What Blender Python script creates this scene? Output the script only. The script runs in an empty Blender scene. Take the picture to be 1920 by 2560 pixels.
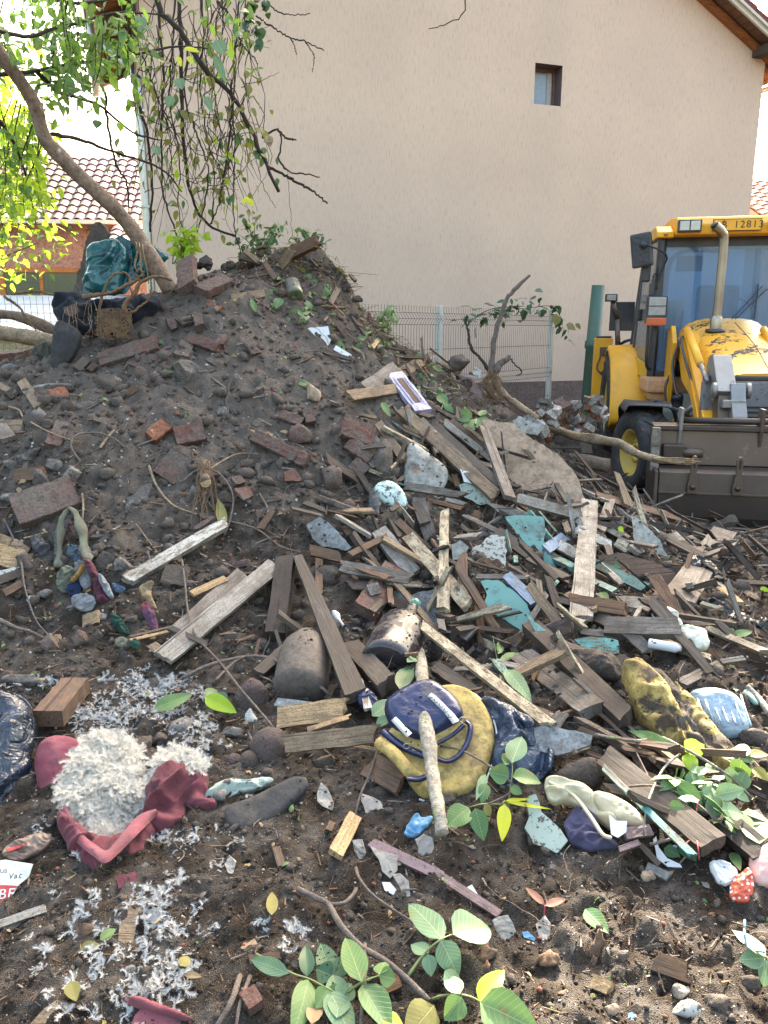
import bpy, bmesh, math, random
import numpy as np
from mathutils import Vector, Matrix, noise as mnoise
from mathutils.geometry import tessellate_polygon
SC = bpy.context.scene
COL = SC.collection
rad = math.radians
# ---------------------------------------------------------------- camera, sky, sun, exposure
F = 1925.0; TILT = rad(13.4); EYE = Vector((0, 0, 1.6))
cam = bpy.data.objects.new('camera', bpy.data.cameras.new('camera')); COL.objects.link(cam)
cam.location = EYE; cam.rotation_euler = (math.pi/2 - TILT, 0, 0)
cam.data.sensor_fit = 'HORIZONTAL'; cam.data.sensor_width = 36; cam.data.lens = 36*F/1920
cam.data.clip_start = .05; cam.data.clip_end = 2000
SC.camera = cam
SUN_EL, SUN_AZ = rad(33), rad(17)       # azimuth from +Y towards +X
W = bpy.data.worlds.new('World'); SC.world = W; W.use_nodes = True
wn = W.node_tree.nodes; wn.clear()
sky = wn.new('ShaderNodeTexSky'); sky.sky_type = 'NISHITA'; sky.sun_disc = False
sky.sun_elevation = SUN_EL; sky.sun_rotation = SUN_AZ; sky.air_density = 1.5; sky.dust_density = 8; sky.ozone_density = 0
bg = wn.new('ShaderNodeBackground'); bg.inputs[1].default_value = .15
wo = wn.new('ShaderNodeOutputWorld')
W.node_tree.links.new(sky.outputs[0], bg.inputs[0]); W.node_tree.links.new(bg.outputs[0], wo.inputs[0])
sd = bpy.data.lights.new('sun', 'SUN'); sd.energy = 5.0; sd.angle = rad(.5); sd.color = (1, .9, .74)
sun = bpy.data.objects.new('sun', sd); COL.objects.link(sun)
sdir = Vector((math.sin(SUN_AZ)*math.cos(SUN_EL), math.cos(SUN_AZ)*math.cos(SUN_EL), math.sin(SUN_EL)))
sun.rotation_euler = (-sdir).to_track_quat('-Z', 'Y').to_euler(); sun.location = (4, 12, 14)
SC.view_settings.view_transform = 'Standard'; SC.view_settings.look = 'None'
SC.view_settings.exposure = 2.72; SC.view_settings.gamma = 1; SC.view_settings.use_curve_mapping = False
SC.render.engine = 'CYCLES'
R = random.Random(7)
# ---------------------------------------------------------------- pixel -> world (only used to work out where things stand)
def ray(px, py):
    u = (px-960)/F; v = (py-1280)/F
    return Vector((u, math.cos(TILT) - v*math.sin(TILT), -math.sin(TILT) - v*math.cos(TILT)))
def at(px, py, Y):
    d = ray(px, py); return EYE + d*(Y/d.y)
# ---------------------------------------------------------------- numpy noise
def vnoise(x, y, seed=0):
    xi = np.floor(x).astype(np.int64); yi = np.floor(y).astype(np.int64)
    xf = x-xi; yf = y-yi
    def h(a, b):
        n = (a*374761393 + b*668265263 + seed*982451653) & 0x7fffffff
        n = ((n ^ (n >> 13))*1274126177) & 0x7fffffff
        n = (n ^ (n >> 16)) & 0xffff
        return n/32767.5 - 1
    u = xf*xf*(3-2*xf); v = yf*yf*(3-2*yf)
    return (h(xi, yi)*(1-u)+h(xi+1, yi)*u)*(1-v) + (h(xi, yi+1)*(1-u)+h(xi+1, yi+1)*u)*v
def worley(x, y, sc, seed=0):
    gx = x/sc; gy = y/sc; xi = np.floor(gx).astype(np.int64); yi = np.floor(gy).astype(np.int64); best = np.full(x.shape, 9.); idv = np.zeros(x.shape)
    for a in (-1, 0, 1):
        for b in (-1, 0, 1):
            cx = xi+a; cy = yi+b
            n = (cx*73856093 ^ cy*19349663 ^ (seed*83492791)) & 0x7fffffff
            n = ((n ^ (n >> 13))*1274126177) & 0x7fffffff; r1 = (n & 1023)/1023.; r2 = ((n >> 10) & 1023)/1023.; r3 = ((n >> 20) & 255)/255.
            d = (cx+r1-gx)**2+(cy+r2-gy)**2; m = d < best; best = np.where(m, d, best); idv = np.where(m, r3, idv)
    return np.sqrt(best), idv
def fbm(x, y, sc, octv, seed=0, gain=.5):
    s = 0; a = 1
    for k in range(octv):
        c, q = math.cos(.7*k+.3), math.sin(.7*k+.3)
        s = s + a*vnoise((x*c-y*q)/sc*2**k, (x*q+y*c)/sc*2**k, seed+k*17); a *= gain
    return s
# ---------------------------------------------------------------- terrain
GX = [-9, -6, -3.6, -2.6, -1.75, -1.05, -.5, 0, .5, 1.2, 2.0, 3.0, 4.5, 9]
GY = [-3, 1, 2.0, 2.4, 3.0, 3.5, 4.0, 4.5, 5.0, 5.5, 6.0, 6.5, 7.0, 7.5, 8.0, 9.0, 11]
GZ = [
 [0]*14, [0]*14,
 [0, 0, .00, .00, .00, .00, .02, .03, .03, .03, .03, .02, 0, 0],
 [0, 0, .02, .02, .02, .02, .05, .08, .10, .10, .09, .06, 0, 0],
 [0, .05, .08, .09, .11, .12, .12, .14, .16, .17, .13, .08, 0, 0],
 [.1, .15, .25, .27, .27, .25, .20, .17, .20, .22, .18, .10, .0, 0],
 [.2, .35, .48, .52, .52, .46, .40, .32, .28, .25, .20, .10, .0, 0],
 [.3, .55, .78, .82, .85, .80, .70, .50, .40, .32, .22, .10, 0, 0],
 [.4, .7, 1.0, 1.08, 1.14, 1.10, 1.0, .80, .60, .45, .22, .06, 0, 0],
 [.5, .8, 1.2, 1.30, 1.45, 1.45, 1.30, 1.05, .85, .62, .22, .03, 0, 0],
 [.4, .75, 1.2, 1.38, 1.78, 1.85, 1.62, 1.33, 1.05, .76, .22, 0, 0, 0],
 [.3, .6, 1.0, 1.18, 1.75, 2.10, 1.93, 1.50, 1.20, .88, .22, 0, 0, 0],
 [.1, .3, .7, .85, 1.3, 2.10, 2.18, 1.50, 1.10, .78, .20, 0, 0, 0],
 [0, .1, .3, .45, .8, 1.6, 1.7, 1.1, .80, .50, .12, 0, 0, 0],
 [0, 0, .1, .2, .4, .9, .9, .6, .40, .20, .05, 0, 0, 0],
 [0]*14, [0]*14]
GXa, GYa, GZa = np.array(GX, float), np.array(GY, float), np.array(GZ, float)
def _hermite(xs, F0, t):
    """monotone-ish cubic along axis 0 of F0 (n,m) at points t -> (len(t), m)"""
    n = len(xs); d = np.zeros_like(F0)
    dx = np.diff(xs)[:, None]; s = np.diff(F0, axis=0)/dx
    d[1:-1] = .5*(s[1:]+s[:-1]); d[0] = s[0]; d[-1] = s[-1]
    i = np.clip(np.searchsorted(xs, t)-1, 0, n-2); hh = (xs[i+1]-xs[i]); f = np.clip((t-xs[i])/hh, 0, 1)[:, None]; hh = hh[:, None]
    return (2*f**3-3*f**2+1)*F0[i] + (f**3-2*f**2+f)*hh*d[i] + (-2*f**3+3*f**2)*F0[i+1] + (f**3-f**2)*hh*d[i+1]
def axis(dense0, dense1, step, far0, far1, g=1.22):
    mid = list(np.arange(dense0, dense1, step)); a = []; x = dense0; s = step
    while x > far0: s *= g; x -= s; a.append(x)
    b = []; x = mid[-1]; s = step
    while x < far1: s *= g; x += s; b.append(x)
    return np.array(a[::-1]+mid+b)
TX = axis(-3.5, 3.3, .016, -400, 400)
ty = []; y = 1.0
while y < 7.9: ty.append(y); y += .009 + .0018*y
ty = np.array(ty); b = []; x = ty[-1]; s = .03
while x < 700: s *= 1.2; x += s; b.append(x)
a = []; x = 1.0; s = .02
while x > -60: s *= 1.3; x -= s; a.append(x)
TY = np.concatenate([a[::-1], ty, b])
base = _hermite(GXa, _hermite(GYa, GZa, np.clip(TY, -3, 11)).T.copy(), np.clip(TX, -9, 9)).T      # (ny, nx)
XX, YY = np.meshgrid(TX, TY)
hgt = np.clip(base/.5, 0, 1)
base = base + .42*np.exp(-((XX-2.45)/.75)**2-((YY-10.25)/.55)**2)
fade = np.clip((9.5-np.abs(YY-3.5))/4, 0, 1)*np.clip((8-np.abs(XX))/3, 0, 1)
jum = np.clip((XX+.35)/.5, 0, 1)*np.clip((YY-2.7)/.5, 0, 1)*np.clip((6.3-YY)/.6, 0, 1)*np.clip((2.6-XX)/.4, 0, 1)
nz = fbm(XX, YY, .55, 3, 3)*.034*(.55+hgt) + fbm(XX, YY, .16, 3, 11, .6)*.027*(.6+.6*hgt) + fbm(XX, YY, .22, 3, 91, .6)*.055*jum
cl = fbm(XX, YY, .06, 3, 29, .7); nz = nz + (1-np.abs(cl))*.011 + vnoise(XX/.016, YY/.016, 5)*.0042 + vnoise(XX/.03, YY/.03, 6)*.006
rill = fbm(XX+.25*YY, YY*.22, .20, 3, 41); nz = nz + rill*.028*hgt
w1, i1 = worley(XX+.03*fbm(XX, YY, .05, 2, 51), YY+.03*fbm(XX, YY, .05, 2, 52), .085, 3); w2, i2 = worley(XX+.01*vnoise(XX/.02, YY/.02, 9), YY, .034, 8)
nz = nz + np.clip(.62-w1, 0, 1)**.6*.050*(i1**2)*(fbm(XX, YY, .5, 2, 77) > -.25) + np.clip(.6-w2, 0, 1)**.6*.017*i2
TZ = base + nz*fade - .02
def H(x, y):
    x = np.asarray(x, float); y = np.asarray(y, float)
    i = np.clip(np.searchsorted(TX, x)-1, 0, len(TX)-2); j = np.clip(np.searchsorted(TY, y)-1, 0, len(TY)-2)
    fx = (x-TX[i])/(TX[i+1]-TX[i]); fy = (y-TY[j])/(TY[j+1]-TY[j])
    return (TZ[j, i]*(1-fx)+TZ[j, i+1]*fx)*(1-fy) + (TZ[j+1, i]*(1-fx)+TZ[j+1, i+1]*fx)*fy
_ts = np.arange(1.1, 12, .012)
def hit(px, py):
    d = ray(px, py); d = d/d.y
    xs = EYE.x + d.x*_ts; zs = EYE.z + d.z*_ts
    k = np.nonzero(zs < H(xs, _ts))[0]
    t = _ts[k[0]] if len(k) else 6.5
    return EYE + d*float(t)
def nrm(p, r=.12):
    hx = float(H(p.x+r, p.y)-H(p.x-r, p.y)); hy = float(H(p.x, p.y+r)-H(p.x, p.y-r))
    return Vector((-hx, -hy, 2*r)).normalized()
def pt(px, py, lift=0.):
    """a point in front of the ground as seen at this place, lift metres nearer"""
    p = hit(px, py); return p + (EYE-p).normalized()*lift
def face_n(p, k=.5):
    return (nrm(p)*(1-k) + (EYE-p).normalized()*k).normalized()
# ---------------------------------------------------------------- objects
def link(o, parent=None, label=None, cat=None, group=None, kind=None):
    COL.objects.link(o)
    if parent is not None: o.parent = parent
    if label: o['label'] = label
    if cat: o['category'] = cat
    if group: o['group'] = group
    if kind: o['kind'] = kind
    return o
def meshobj(name, verts, faces, m, parent=None, smooth=False, loc=None, rot=None, **k):
    me = bpy.data.meshes.new(name)
    me.from_pydata([tuple(v) for v in verts], [], faces)
    if m is not None:
        for mm in (m if isinstance(m, (list, tuple)) else [m]): me.materials.append(mm)
    if smooth: me.polygons.foreach_set('use_smooth', [True]*len(me.polygons))
    o = bpy.data.objects.new(name, me)
    if loc is not None: o.location = loc
    if rot is not None: o.rotation_euler = rot
    return link(o, parent, **k)
def empty(name, loc=(0, 0, 0), rz=0., **k):
    o = bpy.data.objects.new(name, None); o.location = loc; o.rotation_euler = (0, 0, rz); o.empty_display_size = .1
    return link(o, **k)
def frame(o, X, Y, Z, p):
    M = Matrix(((X.x, Y.x, Z.x, p.x), (X.y, Y.y, Z.y, p.y), (X.z, Y.z, Z.z, p.z), (0, 0, 0, 1)))
    o.matrix_world = M
    return M
def npmesh(name, V, Fc, m, nper, smooth=False, parent=None, **k):
    """V (n,3), Fc (m,nper)"""
    me = bpy.data.meshes.new(name)
    me.vertices.add(len(V)); me.vertices.foreach_set('co', np.asarray(V, np.float32).ravel())
    me.loops.add(Fc.size); me.loops.foreach_set('vertex_index', Fc.astype(np.int32).ravel())
    me.polygons.add(len(Fc)); me.polygons.foreach_set('loop_start', np.arange(0, Fc.size, nper, dtype=np.int32))
    me.polygons.foreach_set('loop_total', np.full(len(Fc), nper, np.int32))
    if smooth: me.polygons.foreach_set('use_smooth', np.ones(len(Fc), bool))
    me.update(calc_edges=True)
    me.materials.append(m)
    o = bpy.data.objects.new(name, me)
    return link(o, parent, **k)
# ---------------------------------------------------------------- materials
class NT:
    def __init__(s, name):
        s.m = bpy.data.materials.new(name); s.m.use_nodes = True; s.t = s.m.node_tree; s.n = s.t.nodes
        s.b = s.n['Principled BSDF']; s.tc = s.n.new('ShaderNodeTexCoord'); s.out = s.n['Material Output']
    def l(s, a, b): s.t.links.new(a, b)
    def N(s, typ, **k):
        n = s.n.new(typ)
        for a, v in k.items():
            if a[0] == 'i' and a[1:].isdigit(): n.inputs[int(a[1:])].default_value = v
            else: setattr(n, a, v)
        return n
    def vec(s, scale=(1, 1, 1), coord='Object', rand=True):
        mp = s.N('ShaderNodeMapping'); mp.inputs['Scale'].default_value = scale
        s.l(s.tc.outputs[coord], mp.inputs[0])
        if rand:
            oi = s.N('ShaderNodeObjectInfo'); vm = s.N('ShaderNodeVectorMath', operation='SCALE'); cb = s.N('ShaderNodeCombineXYZ')
            for q in range(3): s.l(oi.outputs['Random'], cb.inputs[q])
            s.l(cb.outputs[0], vm.inputs[0]); vm.inputs['Scale'].default_value = 37.
            s.l(vm.outputs[0], mp.inputs['Location'])
        return mp.outputs[0]
    def noise(s, v, scale, detail=4, rough=.6, dist=0.):
        n = s.N('ShaderNodeTexNoise'); n.inputs['Scale'].default_value = scale; n.inputs['Detail'].default_value = detail
        n.inputs['Roughness'].default_value = rough; n.inputs['Distortion'].default_value = dist
        s.l(v, n.inputs['Vector']); return n.outputs['Fac']
    def voro(s, v, scale, feature='F1'):
        n = s.N('ShaderNodeTexVoronoi', feature=feature); n.inputs['Scale'].default_value = scale; s.l(v, n.inputs['Vector']); return n
    def ramp(s, f, a, b, c0=(0, 0, 0, 1), c1=(1, 1, 1, 1)):
        r = s.N('ShaderNodeValToRGB'); e = r.color_ramp.elements
        e[0].position = a; e[1].position = b; e[0].color = c0; e[1].color = c1; s.l(f, r.inputs[0]); return r.outputs[0]
    def mix(s, f, a, b, mode='MIX'):
        n = s.N('ShaderNodeMix', data_type='RGBA', blend_type=mode)
        for sock, v in ((0, f), (6, a), (7, b)):
            if hasattr(v, 'links') or hasattr(v, 'is_output'): s.l(v, n.inputs[sock])
            elif sock == 0: n.inputs[0].default_value = v
            else: n.inputs[sock].default_value = (*v[:3], 1)
        return n.outputs[2]
    def math(s, op, a, b=0.):
        n = s.N('ShaderNodeMath', operation=op)
        for q, v in ((0, a), (1, b)):
            if hasattr(v, 'is_output'): s.l(v, n.inputs[q])
            else: n.inputs[q].default_value = v
        return n.outputs[0]
    def bump(s, h, strength=.5, dist=.01, prev=None):
        n = s.N('ShaderNodeBump'); n.inputs['Strength'].default_value = strength; n.inputs['Distance'].default_value = dist
        s.l(h, n.inputs['Height'])
        if prev is not None: s.l(prev, n.inputs['Normal'])
        return n.outputs[0]
    def fin(s, col=None, rough=.8, nor=None, metal=0., spec=None):
        if col is not None:
            if hasattr(col, 'is_output'): s.l(col, s.b.inputs['Base Color'])
            else: s.b.inputs['Base Color'].default_value = (*col[:3], 1)
        if hasattr(rough, 'is_output'): s.l(rough, s.b.inputs['Roughness'])
        else: s.b.inputs['Roughness'].default_value = rough
        s.b.inputs['Metallic'].default_value = metal
        if spec is not None: s.b.inputs['Specular IOR Level'].default_value = spec
        if nor is not None: s.l(nor, s.b.inputs['Normal'])
        return s.m
SOIL = (.130, .107, .088); SOILD = (.036, .026, .018)
def m_soil(name, a=SOIL, b=SOILD, c=(.24, .222, .20)):
    t = NT(name); v = t.vec(coord='Object', rand=False)
    n1 = t.noise(v, 1.3, 5, .6); n2 = t.noise(v, 9, 6, .65); n3 = t.noise(v, 70, 5, .7)
    # greyer dry dust in the upper middle of the heap, browner damp earth to the right, behind and at the foot
    sx = t.N('ShaderNodeSeparateXYZ'); t.l(v, sx.inputs[0])
    g = t.math('ADD', t.math('MULTIPLY', sx.outputs[2], .55), t.math('MULTIPLY', n1, .9))
    dusty = t.ramp(g, .62, 1.15)
    col = t.mix(dusty, b, a)
    brown = t.ramp(t.math('ADD', t.math('MULTIPLY', sx.outputs[0], .28), n1), .52, .86)
    col = t.mix(t.math('MULTIPLY', brown, .6), col, (.048, .029, .018))
    col = t.mix(t.ramp(n2, .42, .72), col, t.mix(.5, col, c))
    col = t.mix(t.ramp(n3, .3, .75), t.mix(.55, col, (.02, .016, .012)), col)
    vo = t.voro(v, 95); sp = t.ramp(vo.outputs['Distance'], .10, .17, (1, 1, 1, 1), (0, 0, 0, 1))
    sp2 = t.math('MULTIPLY', sp, t.ramp(t.noise(v, 22, 2), .54, .62))
    col = t.mix(sp2, col, (.40, .38, .35))
    vo2 = t.voro(v, 260)
    h = t.math('ADD', t.math('MULTIPLY', n3, .7), t.math('MULTIPLY', vo2.outputs['Distance'], .55))
    nb = t.bump(h, .9, .010)
    nb = t.bump(t.noise(v, 320, 3, .7), .6, .004, nb)
    return t.fin(col, .95, nb, spec=.2)
def m_wood(name, base, dark, grain=1., dirt=.35, paint=None, pamt=.6, rough=.8, dirtcol=(.07, .055, .042)):
    t = NT(name); v = t.vec((1.2, 26, 26)); v2 = t.vec((1, 1, 1))
    g = t.noise(v, 4, 5, .65, .3); g2 = t.noise(v, 16, 4, .6)
    col = t.mix(t.ramp(g, .3, .7), dark, base)
    col = t.mix(t.math('MULTIPLY', t.ramp(g2, .50, .60), .75*grain), col, t.mix(.6, dark, (.02, .015, .01)))
    ck = t.ramp(t.noise(t.vec((.5, 60, 60)), 1.1, 3, .6), .62, .66); col = t.mix(t.math('MULTIPLY', ck, .8), col, (.02, .015, .012))
    n = t.noise(v2, 9, 5, .65)
    hb = t.math('SUBTRACT', t.math('ADD', g, t.math('MULTIPLY', g2, .5)), ck)
    if paint:
        va = t.vec((1, 3.5, 3.5)); pn = t.noise(va, 14, 6, .7)
        pm = t.ramp(pn, .5+(.5-pamt)*.5-.02, .5+(.5-pamt)*.5+.02)
        pc = t.mix(t.ramp(n, .3, .7), paint, t.mix(.35, paint, dark))
        col = t.mix(pm, col, pc); hb = t.math('ADD', hb, pm)
    dn = t.noise(v2, 5.5, 6, .7)
    col = t.mix(t.ramp(dn, .56-.35*dirt, .78-.25*dirt), col, dirtcol)
    vo = t.noise(v2, 120, 3, .7); col = t.mix(t.math('MULTIPLY', t.ramp(vo, .54, .62), .7), col, dirtcol)
    return t.fin(col, rough, t.bump(hb, .55, .004), spec=.3)
def m_stone(name, a, b, c=None, scale=14, dirt=.3, bump=.7, rough=.92, dirtcol=(.10, .085, .07), camt=.5):
    t = NT(name); v = t.vec()
    n = t.noise(v, scale, 6, .68); n2 = t.noise(v, scale*5, 4, .7)
    col = t.mix(t.ramp(n, .35, .68), a, b)
    if c: col = t.mix(t.ramp(t.noise(v, scale*.8, 4, .6), .62-.3*(camt-.5), .68-.3*(camt-.5)), col, c)
    col = t.mix(t.ramp(t.noise(v, 6, 6, .7), .60-.4*dirt, .78-.3*dirt), col, dirtcol)
    if dirt >= .3: col = t.mix(t.math('MULTIPLY', t.ramp(t.noise(v, 90, 3, .7), .50, .60), .55), col, dirtcol)
    col = t.mix(t.ramp(n2, .3, .6), t.mix(.6, col, (.02, .018, .015)), col)
    return t.fin(col, rough, t.bump(t.math('ADD', n, n2), bump, .012), spec=.25)
def m_spk(name, a, spots, scale=60, thr=.5, rough=.5, dirt=.2):
    """enamel, plaster or plastic with dirt specks"""
    t = NT(name); v = t.vec(); n = t.noise(v, scale, 4, .75); n2 = t.noise(v, 7, 4, .6)
    col = t.mix(t.ramp(n2, .35, .75), a, [q*.8 for q in a])
    col = t.mix(t.ramp(n, thr, thr+.04), col, spots)
    col = t.mix(t.ramp(t.noise(v, 4, 5, .7), .68-.4*dirt, .8-.3*dirt), col, (.08, .065, .05))
    return t.fin(col, rough, t.bump(n, .4, .003))
def m_cloth(name, a, b=None, scale=300, dirt=.3, rough=.95, knit=False, fuzz=.3):
    t = NT(name); v = t.vec(); b = b or [q*.55 for q in a]
    n = t.noise(v, 8, 5, .6); col = t.mix(t.ramp(n, .3, .7), b, a)
    if knit:
        w = t.N('ShaderNodeTexWave'); w.inputs['Scale'].default_value = 75; w.inputs['Distortion'].default_value = 1.5; t.l(v, w.inputs[0]); hb = w.outputs['Fac']
        col = t.mix(t.math('MULTIPLY', hb, .45), col, [q*.3 for q in a])
    else: hb = t.noise(v, scale, 2)
    col = t.mix(t.ramp(t.noise(v, 12, 6, .75), .66-.35*dirt, .76-.2*dirt), col, (.09, .075, .06))
    nb = t.bump(t.noise(v, 18, 4, .6), .6, .012); nb = t.bump(hb, .35, .002, nb)
    t.b.inputs['Sheen Weight'].default_value = fuzz*.12
    return t.fin(col, rough, nb, spec=.15)
def m_plastic(name, a, rough=.25, dirt=.25, alpha=None, trans=0., wr=.8, b=None):
    t = NT(name); v = t.vec()
    n = t.noise(v, 11, 3, .5, 1.2); n2 = t.noise(v, 38, 3, .55, .8)
    col = t.mix(t.ramp(n, .3, .7), b or [q*.7 for q in a], a)
    dn = t.ramp(t.noise(v, 7, 6, .75), .68-.4*dirt, .8-.35*dirt)
    col = t.mix(dn, col, (.10, .085, .07))
    nb = t.bump(n, wr, .03); nb = t.bump(n2, wr*.7, .008, nb)
    if trans: t.b.inputs['Transmission Weight'].default_value = trans
    if alpha: t.b.inputs['Alpha'].default_value = alpha
    return t.fin(col, t.mix(dn, (rough,)*3, (.8, .8, .8)), nb)
def m_leaf(name, a, b, vein=(.22, .30, .12), trans=.35, rough=.45, spots=None):
    """object space: x along the midrib 0..1, y across"""
    t = NT(name); t.b.inputs['Specular IOR Level'].default_value = .35
    sx = t.N('ShaderNodeSeparateXYZ'); t.l(t.tc.outputs['Generated'], sx.inputs[0])
    uv = t.N('ShaderNodeUVMap'); su = t.N('ShaderNodeSeparateXYZ'); t.l(uv.outputs[0], su.inputs[0])
    ay = t.math('ABSOLUTE', t.math('SUBTRACT', su.outputs[1], .5))
    w = t.math('SINE', t.math('MULTIPLY', t.math('SUBTRACT', su.outputs[0], t.math('MULTIPLY', ay, .55)), 58.))
    vm = t.math('MAXIMUM', t.ramp(w, .93, 1.), t.ramp(ay, .008, .022, (1, 1, 1, 1), (0, 0, 0, 1)))
    v = t.vec(); n = t.noise(v, 12, 4, .6)
    col = t.mix(t.ramp(n, .35, .7), a, b)
    if spots: col = t.mix(t.ramp(t.noise(v, 26, 4, .6), .60, .66), col, spots)
    col = t.mix(t.math('MULTIPLY', vm, .65), col, vein)
    nb = t.bump(t.math('SUBTRACT', n, vm), .35, .003)
    t.fin(col, rough, nb)
    tr = t.N('ShaderNodeBsdfTranslucent'); mx = t.N('ShaderNodeMixShader'); mx.inputs[0].default_value = trans
    t.l(t.mix(.5, col, t.mix(.5, (.35, .5, .03), a)), tr.inputs[0])
    t.l(t.b.outputs[0], mx.inputs[1]); t.l(tr.outputs[0], mx.inputs[2]); t.l(mx.outputs[0], t.out.inputs[0])
    return t.m
def m_paint(name, a, worn=(.03, .028, .025), wear=.3, rough=.35, metal=0., scale=5, rust=None):
    t = NT(name); v = t.vec(rand=False); n = t.noise(v, scale, 6, .72); n2 = t.noise(v, scale*8, 4, .6)
    th = .76-.36*wear
    f = t.ramp(t.math('ADD', t.math('MULTIPLY', n, .8), t.math('MULTIPLY', n2, .2)), th, th+.02)
    col = t.mix(t.ramp(t.noise(v, 3, 4), .3, .7), [q*.86 for q in a], a)
    col = t.mix(f, col, rust or worn)
    col = t.mix(t.math('MULTIPLY', t.ramp(t.noise(v, 2.2, 6, .7), .48, .75), .5), col, (.13, .11, .085))
    return t.fin(col, t.mix(f, (rough,)*3, (.75,)*3), t.bump(n2, .15, .003), metal)
def m_flat(name, a, rough=.6, metal=0., bump=0.):
    t = NT(name)
    v = t.vec(); n = t.noise(v, 20, 4); col = t.mix(t.ramp(n, .3, .7), [q*.8 for q in a], a)
    return t.fin(col, rough, t.bump(n, bump, .005) if bump else None, metal)
M = {}
M['soil'] = m_soil('dry_soil'); 
M['soil_clod'] = m_soil('soil_clods_mat', (.115, .090, .072), (.048, .036, .026))
M['grey'] = m_wood('weathered_grey_wood', (.27, .245, .215), (.12, .10, .085), 1, .45)
M['greyd'] = m_wood('dark_weathered_wood', (.14, .115, .092), (.055, .043, .035), 1, .55)
M['greyl'] = m_wood('pale_grey_wood', (.36, .34, .30), (.20, .18, .15), .8, .34)
M['tan'] = m_wood('tan_wood', (.32, .23, .145), (.15, .105, .065), 1, .36)
M['fresh'] = m_wood('fresh_broken_wood', (.46, .33, .18), (.26, .165, .08), .8, .2)
M['orange'] = m_wood('rotten_orange_wood', (.24, .125, .06), (.085, .042, .022), 1, .45)
M['char'] = m_wood('black_wet_wood', (.045, .036, .032), (.016, .013, .012), 1, .35, dirtcol=(.06, .045, .035))
M['brownw'] = m_wood('brown_wood', (.20, .12, .075), (.08, .045, .03), .8, .35)
M['turq'] = m_wood('turquoise_painted_wood', (.20, .16, .12), (.10, .08, .06), .5, .2, (.11, .25, .22), .68, .5)
M['turqd'] = m_wood('chipped_turquoise_wood', (.17, .13, .09), (.08, .06, .045), .7, .4, (.09, .30, .27), .55, .6)
M['bluew'] = m_wood('blue_painted_wood', (.22, .18, .14), (.10, .08, .06), .5, .3, (.12, .22, .34), .72, .5)
M['white'] = m_wood('white_painted_wood', (.30, .24, .17), (.14, .11, .08), .7, .25, (.46, .46, .42), .58, .55)
M['cream'] = m_wood('cream_painted_wood', (.34, .26, .17), (.14, .11, .08), .9, .32, (.43, .38, .26), .55, .6)
M['lilac'] = m_wood('lilac_painted_wood', (.28, .17, .10), (.13, .08, .05), .5, .15, (.42, .42, .60), .70, .5)
M['redw'] = m_wood('red_brown_painted_wood', (.20, .13, .12), (.10, .07, .06), .6, .3, (.22, .15, .16), .7, .6)
M['board'] = m_stone('tan_chipboard', (.38, .275, .19), (.33, .24, .165), (.22, .165, .12), 4, -.1, .25, .8, camt=.2)
M['brick'] = m_stone('red_brown_brick', (.15, .062, .046), (.105, .05, .04), (.22, .19, .17), 11, .5, .6, dirtcol=(.12, .098, .082), camt=.25)
M['brickd'] = m_stone('dusty_brick', (.14, .075, .058), (.105, .062, .05), (.2, .17, .15), 11, .6, .6, dirtcol=(.125, .1, .084), camt=.3)
M['brickb'] = m_stone('bright_brick', (.28, .11, .06), (.20, .085, .05), (.42, .38, .34), 9, .25, .6, camt=.4)
M['rub'] = m_stone('mortar_rubble', (.45, .42, .37), (.32, .29, .26), (.36, .14, .09), 9, .15, .6, camt=.4)
M['conc'] = m_stone('grey_concrete', (.25, .235, .21), (.16, .145, .13), (.36, .35, .32), 12, .3, .8)
M['concd'] = m_stone('dusty_concrete', (.17, .15, .135), (.115, .10, .09), (.26, .25, .23), 12, .5, .8, camt=.35)
M['rock'] = m_stone('earth_covered_stone', (.13, .105, .088), (.085, .068, .056), (.2, .175, .15), 20, .4, .9, camt=.35)
M['rockw'] = m_stone('purple_brown_stone', (.14, .10, .095), (.09, .062, .06), (.2, .175, .16), 24, .4, .9, camt=.3)
M['plas'] = m_spk('speckled_white_plaster', (.38, .395, .36), (.07, .058, .046), 42, .53, .8, .25)
M['plasg'] = m_spk('pale_green_plaster', (.29, .35, .30), (.07, .06, .05), 34, .56, .8, .2)
M['lino'] = m_stone('grey_green_sheet', (.33, .33, .29), (.26, .26, .23), (.24, .16, .10), 4, .16, .2, .45, camt=.35)
M['slate'] = m_stone('blue_grey_sheet', (.25, .28, .29), (.18, .20, .21), (.4, .4, .37), 6, .35, .3, .6, camt=.3)
M['turqs'] = m_spk('turquoise_painted_board', (.125, .275, .24), (.09, .18, .155), 16, .57, .6, .3)
M['enam'] = m_spk('chipped_enamel', (.38, .50, .46), (.05, .04, .035), 34, .53, .3, .05)
M['enamw'] = m_spk('white_enamel', (.56, .58, .58), (.09, .06, .04), 30, .61, .3, .02)
M['china'] = m_spk('white_porcelain', (.60, .62, .62), (.14, .11, .09), 24, .66, .25, .02)
M['bark'] = m_stone('brown_bark', (.27, .20, .145), (.12, .088, .065), (.45, .38, .29), 30, .1, 1., camt=.35)
M['twig'] = m_stone('grey_twig_bark', (.20, .165, .14), (.10, .08, .07), (.30, .26, .22), 40, .1, .5, camt=.3)
M['root'] = m_stone('brown_root', (.26, .165, .09), (.13, .085, .05), (.36, .25, .15), 30, .2, .6, camt=.3)
M['vine'] = m_stone('dark_vine_bark', (.075, .058, .048), (.04, .031, .027), (.12, .1, .085), 40, .1, .8, camt=.3)
M['lich'] = m_stone('lichened_pale_bark', (.42, .39, .32), (.15, .13, .105), (.19, .25, .08), 10, .2, 1., camt=.6)
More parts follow.
